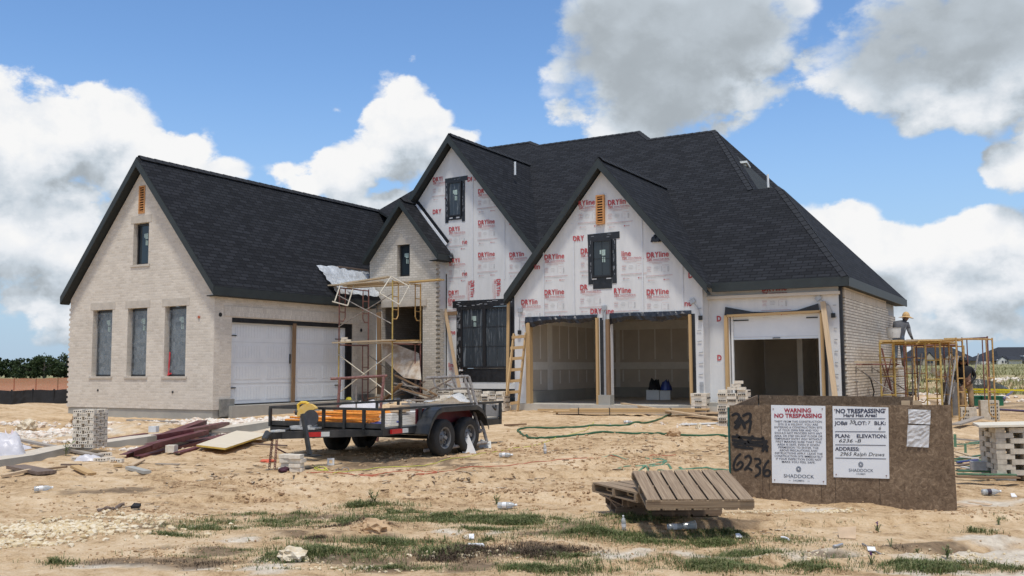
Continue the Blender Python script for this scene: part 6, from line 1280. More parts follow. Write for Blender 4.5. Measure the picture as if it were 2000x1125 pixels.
for k, (x, y0, y1, dz, mat) in enumerate(((-4.25, 27.2, 30.6, .02, SCAFY), (-3.95, 27.3, 30.4, .02, SCAFY), (-3.62, 27.5, 31.0, .03, SCAFW), (-3.3, 27.3, 30.8, .02, SCAFY), (-3.02, 27.4, 31.4, .02, SCAFY), (-4.0, 30.4, 34.2, .07, SCAFY), (-3.3, 30.6, 34.6, .07, SCAFW), (-2.7, 27.5, 29.6, .05, SCAFY))):
    b = MB(); b.bar((0, 0, 0), (0, y1-y0, 0), .28, .045); o = b.build('plank', mat); o.location = (x, y0, zT+dz); tag(o, ['golden plank nearest the brick wall on the right scaffold', 'golden plank second from the brick wall on the right scaffold', 'pale plank in the middle of the right scaffold top', 'golden plank in the middle of the right scaffold top', 'golden plank on the street side edge of the right scaffold', 'golden plank at the far end of the right scaffold near the wall', 'pale plank at the far end of the right scaffold', 'golden plank sticking out past the outer legs of the right scaffold'][k], 'plank', g)
osc = sframe('scaffolding_section', 'tall yellow and rusty scaffold frame standing outermost at right', 'scaffold frame', OCHT, 1.25, 2.25, Matrix.Translation((-2.52, 27.2, gz(-2.52, 27.2)-.02))@Matrix.Rotation(.9, 4, 'Z'))
q = GR(1918, 800); sframe('scaffolding_section', 'rust brown scaffold frame at the right end behind the standing worker', 'scaffold frame', RUSTT, 1.1, 2.3, Matrix.Translation((-2.0, 30.4, gz(-2, 30.4)))@Matrix.Rotation(2.3, 4, 'Z'))
b = MB(); b.tube(at(1868, 685, 27.0), at(1853, 790, 26.5), .022); o = b.build('scaffold_brace', M('white tube', (.7, .68, .62), .5, .1, 9)); tag(o, 'loose white tube leaning on the right scaffold', 'tube')
b = MB(); b.tube(at(1911, 690, 31), at(1904, 726, 31), .022); o = b.build('scaffold_brace', GALV); tag(o, 'short grey tube leaning between the rust brown legs', 'tube')
# wall brackets with their plank
for k, (px, lab) in enumerate(((1672, 'steel wall bracket nearest the corner of the right brick wall'), (1703, 'steel wall bracket second from the corner of the right brick wall'))):
    p = pl(px, 712, 0, XRW+.12); t = thing('wall_bracket', lab, 'bracket', p); b = MB(); b.tube((0, 0, 0), (.75, 0, 0), .018, 7); b.build('arm', RUSTT, t); b = MB(); b.tube((0, 0, -.05), (.0, 0, -.25), .022, 7); b.build('foot', GREYT, t); b = MB(); b.tube((.0, 0, -.08), (.9, 0, -.75), .018, 7); b.build('strut', GREYT, t)
a = pl(1668, 709, 0, XRW+.3); b = MB(); b.bar((0, 0, 0), (0, 5.2, 0), .26, .045); o = b.build('plank', SCAFW); o.location = (XRW+.42, a.y+.1, a.z+.03); tag(o, 'pale plank on the steel wall brackets along the right wall', 'plank')
p = pl(1700, 745, 0, XRW+.16); b = MB(); b.path([p+Vector((0, -.3, .15)), p+Vector((0, .1, .05)), p+Vector((.05, .25, -.3)), p+Vector((0, .05, -.6)), p+Vector((0, -.3, -.8))], .02, 7); o = b.build('cable', METD); tag(o, 'black cable hanging on the right brick wall under the brackets', 'cable')
p = pl(1673, 745, 0, XRW+.14); b = MB(); b.bar(p+Vector((0, -.15, 0)), p+Vector((0, .2, 0)), .03, .03); b.bar(p, p+Vector((0, .05, -.45)), .02, .02); o = b.build('brace_iron', GREYT); tag(o, 'small iron bar fixed low on the right brick wall', 'bar')
# loose frames leaning in the bays under the scaffold, a barrow tyre and a bin
for k, (px0, py0, px1, py1, d) in enumerate(((1722, 680, 1748, 790, 27.5), (1781, 672, 1783, 775, 29), (1808, 672, 1812, 770, 30), (1800, 690, 1792, 775, 29.5))):
    b = MB(); u_ = at(px0, py0, d); v_ = at(px1, py1, d-.3); v_.z = max(v_.z, gz(v_.x, v_.y)); b.tube(u_, v_, .024, 8); o = b.build('scaffold_tube', (RUSTT, GREYT, RUSTT, GREYT)[k]); tag(o, ('rusty tube leaning on the right wall beside the brackets', 'dark tube standing upright in the middle of the right scaffold', 'brown tube standing under the right scaffold planks', 'grey tube slanting under the right scaffold planks')[k], 'tube')
p = GR(1779, 783, .2); b = MB(); b.rock((0, 0, .08), .16, random.Random(2), (1.3, .5, .5), 2); o = b.build('bucket_lid', METD); o.location = p; tag(o, 'black rubber scrap on the sand under the right scaffold', 'scrap')
p = GR(1862, 812); t = thing('mortar_box', 'grey upright mortar box behind the standing worker', 'box', p, YAW); b = MB(); b.prism([(-.14, 0, 0), (.14, 0, 0), (.17, 0, .95), (-.15, 0, .95)], (0, .3, 0)); b.build('body', M('mortar grey', (.17, .16, .15), .9, .2, 6), t); b = MB(); b.path([(-.1, 0, .95), (-.1, 0, 1.2), (0, 0, 1.3), (.12, 0, 1.3)], .02, 6); b.build('handle', GREYT, t)
# ------------------------------------------------------------------ people
def person(name, lab, joints, edges, mats, zone, M4):
    me = bpy.data.meshes.new('body_cage'); names = list(joints); me.from_pydata([joints[n][0] for n in names], [(names.index(a), names.index(c)) for a, c in edges], [])
    ob = bpy.data.objects.new('body_cage', me); COL.objects.link(ob); sk = ob.modifiers.new('skin', 'SKIN'); sk.use_smooth_shade = True; ss = ob.modifiers.new('sub', 'SUBSURF'); ss.levels = 2; ss.render_levels = 2
    sv = me.skin_vertices[0].data
    for k, n in enumerate(names): r = joints[n][1]; sv[k].radius = r if isinstance(r, tuple) else (r, r); sv[k].use_root = (n == 'pelvis')
    bpy.context.view_layer.update(); dg = bpy.context.evaluated_depsgraph_get(); m2 = bpy.data.meshes.new_from_object(ob.evaluated_get(dg)); bpy.data.objects.remove(ob)
    for m in mats: m2.materials.append(m)
    pts = [(Vector(joints[n][0]), zone(n)) for n in names]
    segs = [(Vector(joints[a][0]), Vector(joints[c][0]), zone(a), zone(c)) for a, c in edges]
    for p in m2.polygons:
        best = None
        for a, c, za, zc in segs:
            d = c-a; t_ = max(0, min(1, (p.center-a).dot(d)/max(d.length_squared, 1e-9))); q = (p.center-(a+d*t_)).length
            if best is None or q < best[0]: best = (q, za if t_ < .5 else zc)
        p.material_index = best[1]; p.use_smooth = True
    t = thing(name, lab, 'person', M=M4); o = bpy.data.objects.new('body', m2); COL.objects.link(o); o.parent = t; return t
def hand(j, e, base, wrist, d, side, r=.011):
    # palm and five fingers growing from the wrist along d
    d = Vector(d).normalized(); s = Vector(side).normalized(); w_ = Vector(wrist); pn = base+'palm'; j[pn] = (tuple(w_+d*.05), (.035, .018)); e.append((base+'wrist', pn))
    for k, l in enumerate((.07, .085, .08, .06)):
        a = w_+d*.085+s*(.027-.018*k); j['%sf%da' % (base, k)] = (tuple(a), r); j['%sf%db' % (base, k)] = (tuple(a+d*l*.55+Vector((0, 0, -.008))), r*.9); j['%sf%dc' % (base, k)] = (tuple(a+d*l*.8+Vector((0, 0, -.028))), r*.75)
        e += [(pn, '%sf%da' % (base, k)), ('%sf%da' % (base, k), '%sf%db' % (base, k)), ('%sf%db' % (base, k), '%sf%dc' % (base, k))]
    a = w_+d*.03+s*.04; j[base+'ta'] = (tuple(a), r*1.1); j[base+'tb'] = (tuple(a+d*.04+s*.02), r*.9); e += [(pn, base+'ta'), (base+'ta', base+'tb')]
SKIN = M('brown skin', (.20, .105, .065), .55, .1, 8); KHAK = M('khaki work trousers', (.34, .23, .13), .85, .22, 6, bump=.3); BLKC = M('black cloth', (.010, .010, .012), .8, .4, 6, bump=.3); GREYC = M('grey long sleeve shirt', (.085, .088, .098), .85, .3, 6, bump=.3); LGREY = M('light grey sleeve', (.25, .265, .28), .85, .15, 6); JEAN = M('dusty jeans', (.10, .13, .17), .85, .4, 8, bump=.3); STRAW = M('straw', (.55, .36, .16), .8, .25, 30, bump=.3); BOOT = M('brown work boot', (.10, .065, .045), .8, .3, 9)
# standing worker: x = his left, -y = facing the street
j = {'pelvis': ((0, 0, .90), (.15, .115)), 'spine': ((-.02, -.03, 1.10), (.155, .12)), 'chest': ((-.04, -.06, 1.28), (.18, .13)), 'neck': ((-.06, -.10, 1.44), (.065, .065)), 'head': ((-.075, -.13, 1.545), (.085, .095)), 'crown': ((-.075, -.12, 1.64), (.075, .085)),
     'lhip': ((.095, 0, .86), .105), 'lknee': ((.11, -.06, .48), .075), 'lankle': ((.13, .0, .10), .055), 'ltoe': ((.15, -.17, .05), .042), 'rhip': ((-.10, 0, .86), .105), 'rknee': ((-.15, -.12, .48), .075), 'rankle': ((-.14, -.05, .10), .055), 'rtoe': ((-.17, -.22, .05), .042),
     'lsh': ((.16, -.05, 1.36), .075), 'lelb': ((.25, .02, 1.12), .058), 'lwrist': ((.12, -.17, 1.0), .036), 'rsh': ((-.21, -.07, 1.35), .075), 'relb': ((-.27, -.08, 1.08), .058), 'rwrist': ((-.18, -.20, .86), .034)}
e = [('pelvis', 'spine'), ('spine', 'chest'), ('chest', 'neck'), ('neck', 'head'), ('head', 'crown'), ('pelvis', 'lhip'), ('lhip', 'lknee'), ('lknee', 'lankle'), ('lankle', 'ltoe'), ('pelvis', 'rhip'), ('rhip', 'rknee'), ('rknee', 'rankle'), ('rankle', 'rtoe'), ('chest', 'lsh'), ('lsh', 'lelb'), ('lelb', 'lwrist'), ('chest', 'rsh'), ('rsh', 'relb'), ('relb', 'rwrist')]
hand(j, e, 'l', j['lwrist'][0], (-.8, -.3, -.45), (-.2, .2, .9)); hand(j, e, 'r', j['rwrist'][0], (.3, -.35, -.9), (.9, -.2, .2))
def zn(n):
    if n in ('head', 'crown') or 'palm' in n or n[1:2] in 'ft' and len(n) > 1 and n[0] in 'lr' and ('f' == n[1] or n[1:] in ('ta', 'tb')): return 2
    if n in ('ltoe', 'rtoe', 'lankle', 'rankle'): return 3
    if n in ('lhip', 'rhip', 'lknee', 'rknee'): return 1
    return 0
p2 = pl(1890, 818, 2, .17); p2.z = gz(p2.x, p2.y)-.005
w2 = person('person', 'worker in a black hooded top, black cap and khaki trousers standing at right', j, e, [BLKC, KHAK, SKIN, BOOT], zn, Matrix.Translation(p2)@Matrix.Rotation(YAW-.35, 4, 'Z'))
def facebits(t, hx, hy, hz, eyes=True):
    b = MB(); b.rock((hx, hy-.095, hz-.0), .02, random.Random(1), (.8, 1, 1.3), 2); b.build('nose', SKIN, t)
    for s_ in (-1, 1): b = MB(); b.rock((hx+s_*.09, hy+.01, hz), .028, random.Random(2), (.4, .8, 1.2), 2); b.build('ear', SKIN, t)
    for s_ in (-1, 1): b = MB(); b.rock((hx+s_*.033, hy-.088, hz+.035), .011, random.Random(4), (1.3, .5, .8), 2); b.build('eye', METD, t)
    b = MB(); b.box((hx, hy-.093, hz-.045), (.045, .006, .01)); b.build('mouth', M('lips', (.16, .06, .05), .6, .1, 8), t)
facebits(w2, -.075, -.13, 1.555)
b = MB(); n = 20
def dome(b, c, rx, ry, rz, z0=0., n=18, m=7, cap=1.0):
    for i in range(m):
        for k in range(n):
            q = []
            for ii, kk in ((i, k), (i, k+1), (i+1, k+1), (i+1, k)): th = z0+(math.pi/2*cap-z0)*ii/m; a = 2*math.pi*kk/n; q.append((c[0]+rx*math.cos(th)*math.cos(a), c[1]+ry*math.cos(th)*math.sin(a), c[2]+rz*math.sin(th)))
            b.face(q)
dome(b, (-.075, -.115, 1.60), .105, .118, .12, -.35); b.prism([(-.15, -.20, 1.625), (-.0, -.20, 1.625), (-.02, -.32, 1.60), (-.13, -.32, 1.60)], (0, 0, .012)); b.build('cap', BLKC, w2, smooth=False)
b = MB()
for k in range(14):
    a = math.pi*(.05+.9*k/13); a2 = math.pi*(.05+.9*(k+1)/13) if k < 13 else a
    for (z0_, r0_), (z1_, r1_) in (((1.40, .15), (1.50, .125)), ((1.50, .125), (1.62, .115))): b.face([(-.07+math.cos(q)*r_, -.12+math.sin(q)*r_*1.0, z_) for q, z_, r_ in ((a, z0_, r0_), (a2, z0_, r0_), (a2, z1_, r1_), (a, z1_, r1_))])
b.build('hood', BLKC, w2); 
# worker on the scaffold, back to the street, bending to the right
j = {'pelvis': ((0, 0, .93), (.16, .12)), 'spine': ((.04, .04, 1.13), (.165, .125)), 'chest': ((.10, .10, 1.33), (.19, .14)), 'neck': ((.19, .17, 1.49), (.065, .065)), 'head': ((.25, .20, 1.575), (.085, .095)), 'crown': ((.27, .21, 1.66), (.075, .085)), 'lhip': ((-.10, 0, .88), .11), 'lknee': ((-.11, .05, .48), .08), 'lankle': ((-.12, 0, .10), .058), 'ltoe': ((-.12, .17, .05), .044), 'rhip': ((.10, 0, .88), .11), 'rknee': ((.12, .07, .48), .08), 'rankle': ((.12, .0, .10), .058), 'rtoe': ((.14, .17, .05), .044),
     'lsh': ((-.09, .12, 1.43), .08), 'lelb': ((-.10, .25, 1.18), .06), 'lwrist': ((.05, .42, 1.08), .037), 'rsh': ((.29, .10, 1.40), .08), 'relb': ((.34, .10, 1.12), .062), 'rwrist': ((.42, .22, .92), .037)}
e = e[:19]; hand(j, e, 'l', j['lwrist'][0], (.7, .5, -.3), (.2, .2, .9)); hand(j, e, 'r', j['rwrist'][0], (.4, .4, -.8), (-.6, .7, .2))
def zn1(n):
    k = zn(n)
    return 4 if n in ('relb', 'lelb') else k
pm = pl(1757, 715, 1, 33.0); pm.z = 1.66
w1 = person('person', 'worker in a straw hat and grey shirt with his back turned on the right scaffold', j, e, [GREYC, JEAN, SKIN, BOOT, LGREY], zn1, Matrix.Translation(pm)@Matrix.Rotation(YAW-.35, 4, 'Z'))
facebits(w1, .25, .39, 1.60)
b = MB(); c = (.26, .205, 1.665); n = 26
dome(b, c, .115, .125, .14, -.1)
for k in range(n):
    a0, a1 = 2*math.pi*k/n, 2*math.pi*(k+1)/n; f = lambda a, r, dz: (c[0]+math.cos(a)*r, c[1]+math.sin(a)*r, c[2]+dz-.05*max(0, math.cos(a))*(r > .2))
    b.face([f(a0, .11, -.01), f(a1, .11, -.01), f(a1, .235, -.045), f(a0, .235, -.045)])
b.build('straw_hat', STRAW, w1)
b = MB(); b.bar((0, 0, 0), (0, 3.2, 0), .3, .045); o = b.build('plank', SCAFW); o.location = (pm.x+.05, 31.4, pm.z-.03); tag(o, 'plank the hatted worker stands on, under the scaffold top', 'plank')
b = MB(); b.bar((0, 0, 0), (0, 3.2, 0), .3, .045); o = b.build('plank', SCAFW); o.location = (pm.x-.28, 31.4, pm.z-.03); tag(o, 'plank against the wall under the hatted worker', 'plank')
pw = pl(1746, 660, 1, 31.2); t = thing('mortar_tub', 'white mortar tub on the scaffold planks in front of the hatted worker', 'tub', pw); b = MB()
prf = [(.17, 0), (.20, .16), (.215, .30), (.225, .305), (.19, .30), (.17, .05)]
for (r0_, z0_), (r1_, z1_) in zip(prf[:-1], prf[1:]):
    for k in range(24): a0, a1 = 2*math.pi*k/24, 2*math.pi*(k+1)/24; b.face([(r0_*math.cos(a0), r0_*math.sin(a0), z0_), (r0_*math.cos(a1), r0_*math.sin(a1), z0_), (r1_*math.cos(a1), r1_*math.sin(a1), z1_), (r1_*math.cos(a0), r1_*math.sin(a0), z1_)])
b.build('tub', M('chalky white plastic', (.72, .71, .67), .5, .08, 6), t, smooth=False); b = MB(); b.path([(-.21, 0, .28), (-.15, -.12, .2), (0, -.2, .15), (.15, -.12, .2), (.21, 0, .28)], .006, 5); b.build('handle', GREYT, t); b = MB(); b.path([(0, 0, .27), (0, 0, .272)], .19, 20); b.build('mortar', M('wet mortar', (.35, .33, .29), .8, .1, 9), t)
# ------------------------------------------------------------------ boards, ladders, lumber
def board(P, Q, w_, th, mat, lab, up=(0, 0, 1), cat='board', grp=None, name='board'):
    P = Vector(P); Q = Vector(Q); b = MB(); b.bar((0, 0, 0), Q-P, w_, th, up=up); o = b.build(name, mat); o.location = P; tag(o, lab, cat, grp); return o
board(pl(869, 604, 1, YD-.06), pl(897, 757, 1, YD-.5), .11, .04, TANP, 'tan board leaning beside the big window', (0, 1, 0)); board(pl(869, 613, 1, YD-.04), pl(893, 611, 1, YD-.04), .04, .12, PINEB, 'short brown block nailed to the wrap beside the big window')
board(pl(993, 582, 1, YG-.0), pl(991, 775, 1, YG-.1), .09, .04, PINE, 'upright tan board at the left corner of the garage gable', (0, 1, 0)); board(pl(1003, 600, 1, YG+.1), pl(1003, 745, 1, YG+.1), .16, .04, TAPE, 'black felt covered stud beside the garage corner', (0, 1, 0))
board(pl(1607, 589, 1, YR-.08), pl(1632, 782, 1, YR-.75), .13, .04, TANP, 'tan board leaning at the right of the single garage door', (0, 1, 0)); board(pl(1621, 690, 1, YR-.25), pl(1624, 782, 1, YR-.3), .12, .03, CONC, 'grey board behind the leaning tan board', (0, 1, 0)); board(pl(740, 610, 1, 26.3), pl(741, 770, 1, 26.2), .17, .05, PINEB, 'brown upright board at the left side of the entry', (0, 1, 0))
lt = thing('wooden_ladder', 'home made wooden ladder leaning by the garage opening', 'ladder', pl(1012, 800, 1, YG-.9)); O = lt.matrix_basis.translation.copy()
l0, l1 = pl(1004, 652, 1, YG-.35), pl(990, 772, 1, YG-1.0); r0, r1 = pl(1027, 650, 1, YG-.35), pl(1011, 802, 1, YG-.9)
for u_, v_ in ((l0, l1), (r0, r1)): b = MB(); b.bar(u_-O, v_-O, .04, .09, up=(0, 1, 0)); b.build('rail', PINE, lt)
for k, (xa, xb, y) in enumerate(((1000, 1026, 658), (997, 1024, 679), (995, 1022, 700), (992, 1019, 722), (990, 1016, 744), (984, 1014, 766), (997, 1011, 787))): b = MB(); yy = YG-.45-.075*k; b.bar(pl(xa, y+1, 1, yy)-O, pl(xb, y-1, 1, yy)-O, .04, .085); b.build('rung', PINE, lt)
a = GR(1075, 810); c = GR(1352, 812)
ldir = (c-a).normalized(); lnn = Vector((-ldir.y, ldir.x, 0))
R = random.Random(21)
for k in range(9):
    lay = k//3; q = k % 3; s_ = R.uniform(-.25, .25); P = a+ldir*(.3*R.random()+(.5 if lay == 2 else 0))+lnn*(q*.16)+Vector((0, 0, .06+lay*.048)); Q = P+ldir*(3.7 if lay else 4.3); Q.z = P.z+.0
    board(P, Q, .145, .042, PINE if (k+lay) % 3 else TANP, 'pine board in the strapped lumber pile before the garage', grp='pine boards in the lumber pile')
a2 = GR(1050, 806, .05); board(a2, a2+ldir*1.6, .14, .045, PINE, 'pine board sticking out at the left end of the lumber pile')
for f in (.2, .42, .85): 
    P = a+(c-a)*f; b = MB(); b.path([P+lnn*(-.09)+Vector((0, 0, .02)), P+lnn*(-.09)+Vector((0, 0, .19)), P+lnn*.42+Vector((0, 0, .19))], .012, 5); o = b.build('strap', METD); tag(o, 'black strap round the pine lumber pile', 'strap', 'straps round the lumber pile')
P = pl(1216, 788, 2, ZF+.03); Q = GR(1428, 826, .05); board(P, Q, .14, .04, TANP, 'long board slanting from the garage slab down to the dirt')
board(GR(1330, 834, .03), GR(1428, 830, .03), .12, .03, PVC, 'white trim strip lying on the dirt left of the sign box'); board(GR(985, 832, .02), GR(1028, 829, .02), .06, .04, PINEB, 'short brown stick lying on the dirt near the hose bend'); board(GR(1340, 816, .02), GR(1425, 822, .02), .1, .03, PINEB, 'brown board at the end of the lumber pile')
# left foreground boards
LB = [((12, 868), (196, 897), .13, .045, GREYB, .14, .06, 'long grey board lying over the concrete strip at left'), ((30, 919), (92, 930), .30, .05, DARKP, .04, .04, 'wide brown plank lying below the long grey board'), ((5, 933), (58, 923), .09, .04, TANP, .03, .03, 'short tan board at the very left edge'), ((60, 921), (130, 922), .07, .03, PINEB, .03, .03, 'reddish stick right of the wide brown plank'), ((145, 921), (180, 926), .15, .04, PINE, .03, .03, 'short golden board end on the dirt'), ((120, 912), (158, 915), .05, .03, DARKP, .03, .03, 'dark stick under the end of the long grey board'), ((252, 918), (288, 923), .13, .05, CONC, .03, .03, 'grey block lying alone on the dirt'), ((255, 913), (278, 903), .10, .03, TANP, .02, .03, 'tan board scrap above the grey block'), ((222, 914), (238, 914), .08, .04, PINE, .03, .03, 'small golden scrap beside the grey block'), ((305, 908), (350, 909), .07, .015, GREYB, .01, .01, 'thin grey slat lying in the dirt')]
for (x0, y0), (x1, y1), w_, th, mat, z0, z1, lab in LB: board(GR(x0, y0, z0+.01), GR(x1, y1, z1+.01), w_, th, mat, lab)
cw = [GR(*q) for q in ((-40, 915), (40, 903), (110, 889), (190, 876), (270, 866), (350, 855), (430, 846), (520, 835))]
b = MB()
for k in range(len(cw)-1):
    p, q = cw[k], cw[k+1]; d1_ = (cw[min(k+1, len(cw)-1)]-cw[max(k-1, 0)]); d2_ = (cw[min(k+2, len(cw)-1)]-cw[k]); n1_ = Vector((-d1_.y, d1_.x, 0)).normalized()*.24; n2_ = Vector((-d2_.y, d2_.x, 0)).normalized()*.24; up_ = Vector((0, 0, .13)); dn = Vector((0, 0, -.1))
    b.face([p-n1_+up_, q-n2_+up_, q+n2_+up_, p+n1_+up_], m=1); b.face([p-n1_+dn, q-n2_+dn, q-n2_+up_, p-n1_+up_]); b.face([q+n2_+dn, p+n1_+dn, p+n1_+up_, q+n2_+up_])
o = b.build('concrete_kerb', [CONC, M('dusty kerb top', (.56, .49, .39), .9, .1, 4)], weld=False); tag(o, kind='structure')
MARM = M('maroon painted metal', (.085, .018, .022), .45, .3, 6, c2=(.16, .045, .045)); R = random.Random(31)
for k, (x0, y0, x1, y1, z0, z1) in enumerate(((255, 893, 405, 850, .12, .26), (268, 897, 430, 862, .06, .12), (290, 890, 400, 866, .22, .28), (330, 876, 440, 838, .3, .2), (345, 890, 465, 858, .05, .06), (240, 895, 330, 874, .05, .16), (300, 880, 372, 868, .3, .32), (360, 872, 470, 852, .1, .08), (205, 864, 285, 855, .06, .1), (325, 868, 395, 846, .24, .3))):
    A_ = GR(x0, y0, z0); B_ = GR(x1, y1, z1); b = MB(); d = B_-A_; n_ = Vector((-d.y, d.x, 0)).normalized(); w_ = R.uniform(.14, .24); b.prism([-n_*w_/2, n_*w_/2, n_*w_/2+d, -n_*w_/2+d], (0, 0, .008)); b.prism([-n_*w_/2, -n_*w_/2+d, -n_*w_/2+d+Vector((0, 0, -.09)), -n_*w_/2+Vector((0, 0, -.09))], n_*.006); o = b.build('metal_flashing', MARM); o.location = A_; tag(o, 'bent maroon metal channel in the scrap pile left of the trailer', 'metal channel', 'maroon metal channels in the scrap pile')
A_, B_, C_, D2 = GR(383, 880, .05), GR(440, 889, .07), GR(527, 861, .10), GR(462, 856, .10)
b = MB(); b.prism([D2-A_+Vector((0, 0, .035)), C_-A_+Vector((0, 0, .035)), B_-A_+Vector((0, 0, .035)), Vector((0, 0, .035))], (0, 0, -.035), m=0, ms=1); o = b.build('plywood_sheet', [wood('dusty plywood top', (.56, .47, .34), (.70, .62, .48), 3), M('yellow sheet edge', (.62, .42, .08), .7, .1, 6)]); o.location = A_+Vector((0, 0, .03)); tag(o, 'dusty plywood sheet with a yellow edge right of the maroon scrap', 'plywood')
board(GR(330, 850, .15), GR(520, 858, .1), .05, .03, GREYB, 'thin grey stick lying across the maroon scrap'); board(GR(440, 868, .05), GR(560, 876, .05), .06, .03, DARKP, 'dark stick running from the plywood sheet under the trailer tongue'); board(GR(250, 824, .05), GR(345, 828, .05), .12, .05, GREYB, 'pale board lying along the foot of the brick gable')
for x, y, lab in ((318, 878, 'white foam block on the maroon scrap'), (300, 853, 'white foam cube behind the maroon scrap'), (345, 868, 'grey paper lump on the maroon scrap'), (335, 886, 'pale brick bat at the front of the maroon scrap')): b = MB(); b.box((0, 0, .08), (.18, .16, .14), .4); o = b.build('scrap_block', PVC if 'white' in lab else BRK); o.location = GR(x, y, .1 if 'front' not in lab else .02); tag(o, lab, 'block')
for k, (x, y, a) in enumerate(((152, 899, .2), (185, 893, .5), (205, 890, 1.2), (212, 899, .1), (196, 901, .9), (228, 903, .4))): brick_at(('a', (.235, .092, .063, True)), *GR(x, y, .0), a, 'pale brick tossed on the dirt below the kerb strip', 'tossed bricks below the kerb strip', [BRK, HOLE])
def crumple(name, lab, cat, p, sx, sy, h, mat, seed, n=14, rz=0.0):
    R = random.Random(seed); b = MB(); g_ = []
    for i in range(n+1):
        row = []
        for j_ in range(n+1):
            x, y = i/n*2-1, j_/n*2-1; q = max(0, 1-(abs(x)**2.4+abs(y)**2.4)); f = float(fbm(np.array([x*2.1+seed*7]), np.array([y*2.1]), seed, 3)[0])
            row.append(Vector((sx*x/2*(.8+.35*f)+R.uniform(-.02, .02)*sx, sy*y/2*(.8+.35*f)+R.uniform(-.02, .02)*sy, max(.004, h*q**.6*(.35+1.25*f)+R.uniform(-.11, .11)*h))))
        g_.append(row)
    for i in range(n):
        for j_ in range(n): b.face([g_[i][j_], g_[i+1][j_], g_[i+1][j_+1], g_[i][j_+1]])
    o = b.build(name, mat, weld=True, smooth=True); o.location = p; o.rotation_euler = (0, 0, rz); tag(o, lab, cat); return o
WPR = filmmat('crumpled printed wrap', (.62, .60, .62), .9, 1.0); PKS = M('pinkish printed wrap', (.60, .42, .44), .5, .3, 5, c2=(.72, .68, .70))
crumple('wrap_heap', 'white plastic wrap heaped at the left edge of the photo', 'plastic wrap', GR(-6, 900), 1.1, .6, .45, WPR, 3, rz=YAW); crumple('wrap_heap', 'pinkish printed plastic wrap hanging in front of the white heap', 'plastic wrap', GR(14, 893), .28, .25, .5, PKS, 4, rz=YAW); crumple('wrap_heap', 'flat white plastic wrap right of the heap at left', 'plastic wrap', GR(38, 879), .55, .3, .1, WPR, 5, rz=YAW-.4); crumple('wrap_heap', 'white plastic film crumpled below the kerb strip', 'plastic wrap', GR(172, 900), .5, .25, .1, WPR, 6, rz=YAW); crumple('wrap_heap', 'dusty white tarpaulin spread behind the trailer', 'tarpaulin', onslab(708, 797, .5), 1.7, .8, .22, WPR, 7, rz=.1); crumple('wrap_heap', 'grey plastic bag slumped right of the tarpaulin', 'plastic bag', onslab(768, 795, .5), .8, .6, .3, M('grey plastic', (.30, .30, .29), .35, .2, 5, bump=.4), 8, rz=.2); crumple('yellow_rag', 'yellow rag on the slab by the garage door corner', 'rag', onslab(681, 781, .68), .25, .15, .09, M('yellow cloth', (.62, .52, .05), .8, .2, 8), 9)
# sheeting on the left roof
def onroof(px, py, dz=.05):
    r = ray(px, py); n_ = Vector((1.19, 0, 1)); t_ = ((8.22-1.19*24.4)-(CC.x*1.19+CC.z))/(r.x*1.19+r.z); return CC+r*t_+Vector((.02, 0, dz))
TLq, TRq, BRq, BLq = onroof(616, 523), onroof(716, 534), onroof(738, 584), onroof(655, 578); n = 14; R = random.Random(3); b = MB()
g_ = [[TLq.lerp(TRq, i/n).lerp(BLq.lerp(BRq, i/n), j_/n)+Vector((R.uniform(0, .1), R.uniform(-.04, .04), R.uniform(0, .09))) for j_ in range(n+1)] for i in range(n+1)]
for i in range(n):
    for j_ in range(n): b.face([g_[i][j_]-TLq, g_[i+1][j_]-TLq, g_[i+1][j_+1]-TLq, g_[i][j_+1]-TLq])
o = b.build('roof_sheeting', FILMW, weld=True, smooth=True); o.location = TLq; tag(o, 'milky plastic sheet draped on the black roof beside the entry', 'plastic sheet')
board(onroof(659, 530, .16), onroof(716, 537, .16), .13, .05, DARKP, 'brown board weighing down the plastic sheet on the roof'); crumple('roof_felt', 'scrap of black felt curling at the end of the small entry roof', 'felt', pl(879, 497, 1, YD-.15)+Vector((0, 0, -.15)), .28, .2, .22, TAPE, 12)
q = pl(1281, 466, 1, YG-.03); crumple('felt_scrap', 'torn black felt scrap under the right rake of the garage gable', 'felt', q+Vector((0, -.02, -.1)), .3, .05, .22, TAPE, 13)
# entry debris
P = [pl(745, 662, 1, 25.9), pl(817, 690, 1, 25.9), pl(822, 742, 1, 25.4), pl(789, 738, 1, 25.4), pl(752, 705, 1, 25.6)]; b = MB(); b.prism([p-P[0] for p in P][::-1], (0, .03, 0)); o = b.build('mortar_board', M('mortar splattered plywood', (.36, .27, .19), .9, c2=(.55, .49, .41), sc=4, bump=.2, lo=.4, hi=.6)); o.location = P[0]; tag(o, 'mortar splattered plywood sheet propped in the entry scaffold', 'plywood')
R = random.Random(17)
for k, (x0, y0, x1, y1, z0, z1) in enumerate(((730, 788, 800, 752, .05, .3), (745, 785, 830, 745, .05, .5), (772, 733, 880, 785, 1.2, .1), (760, 790, 850, 768, .05, .2), (800, 795, 870, 765, .05, .3), (720, 778, 790, 770, .1, .12), (785, 745, 840, 788, .8, .1), (810, 790, 812, 742, .05, .9), (730, 795, 775, 760, .05, .3))):
    A_ = pl(x0, y0, 1, 25.3); B_ = pl(x1, y1, 1, 25.7); board(A_, B_, R.uniform(.07, .13), .04, (GREYB, DARKP, PINEB)[k % 3], 'grey scrap board in the heap at the foot of the entry scaffold', grp='scrap boards in the entry heap')
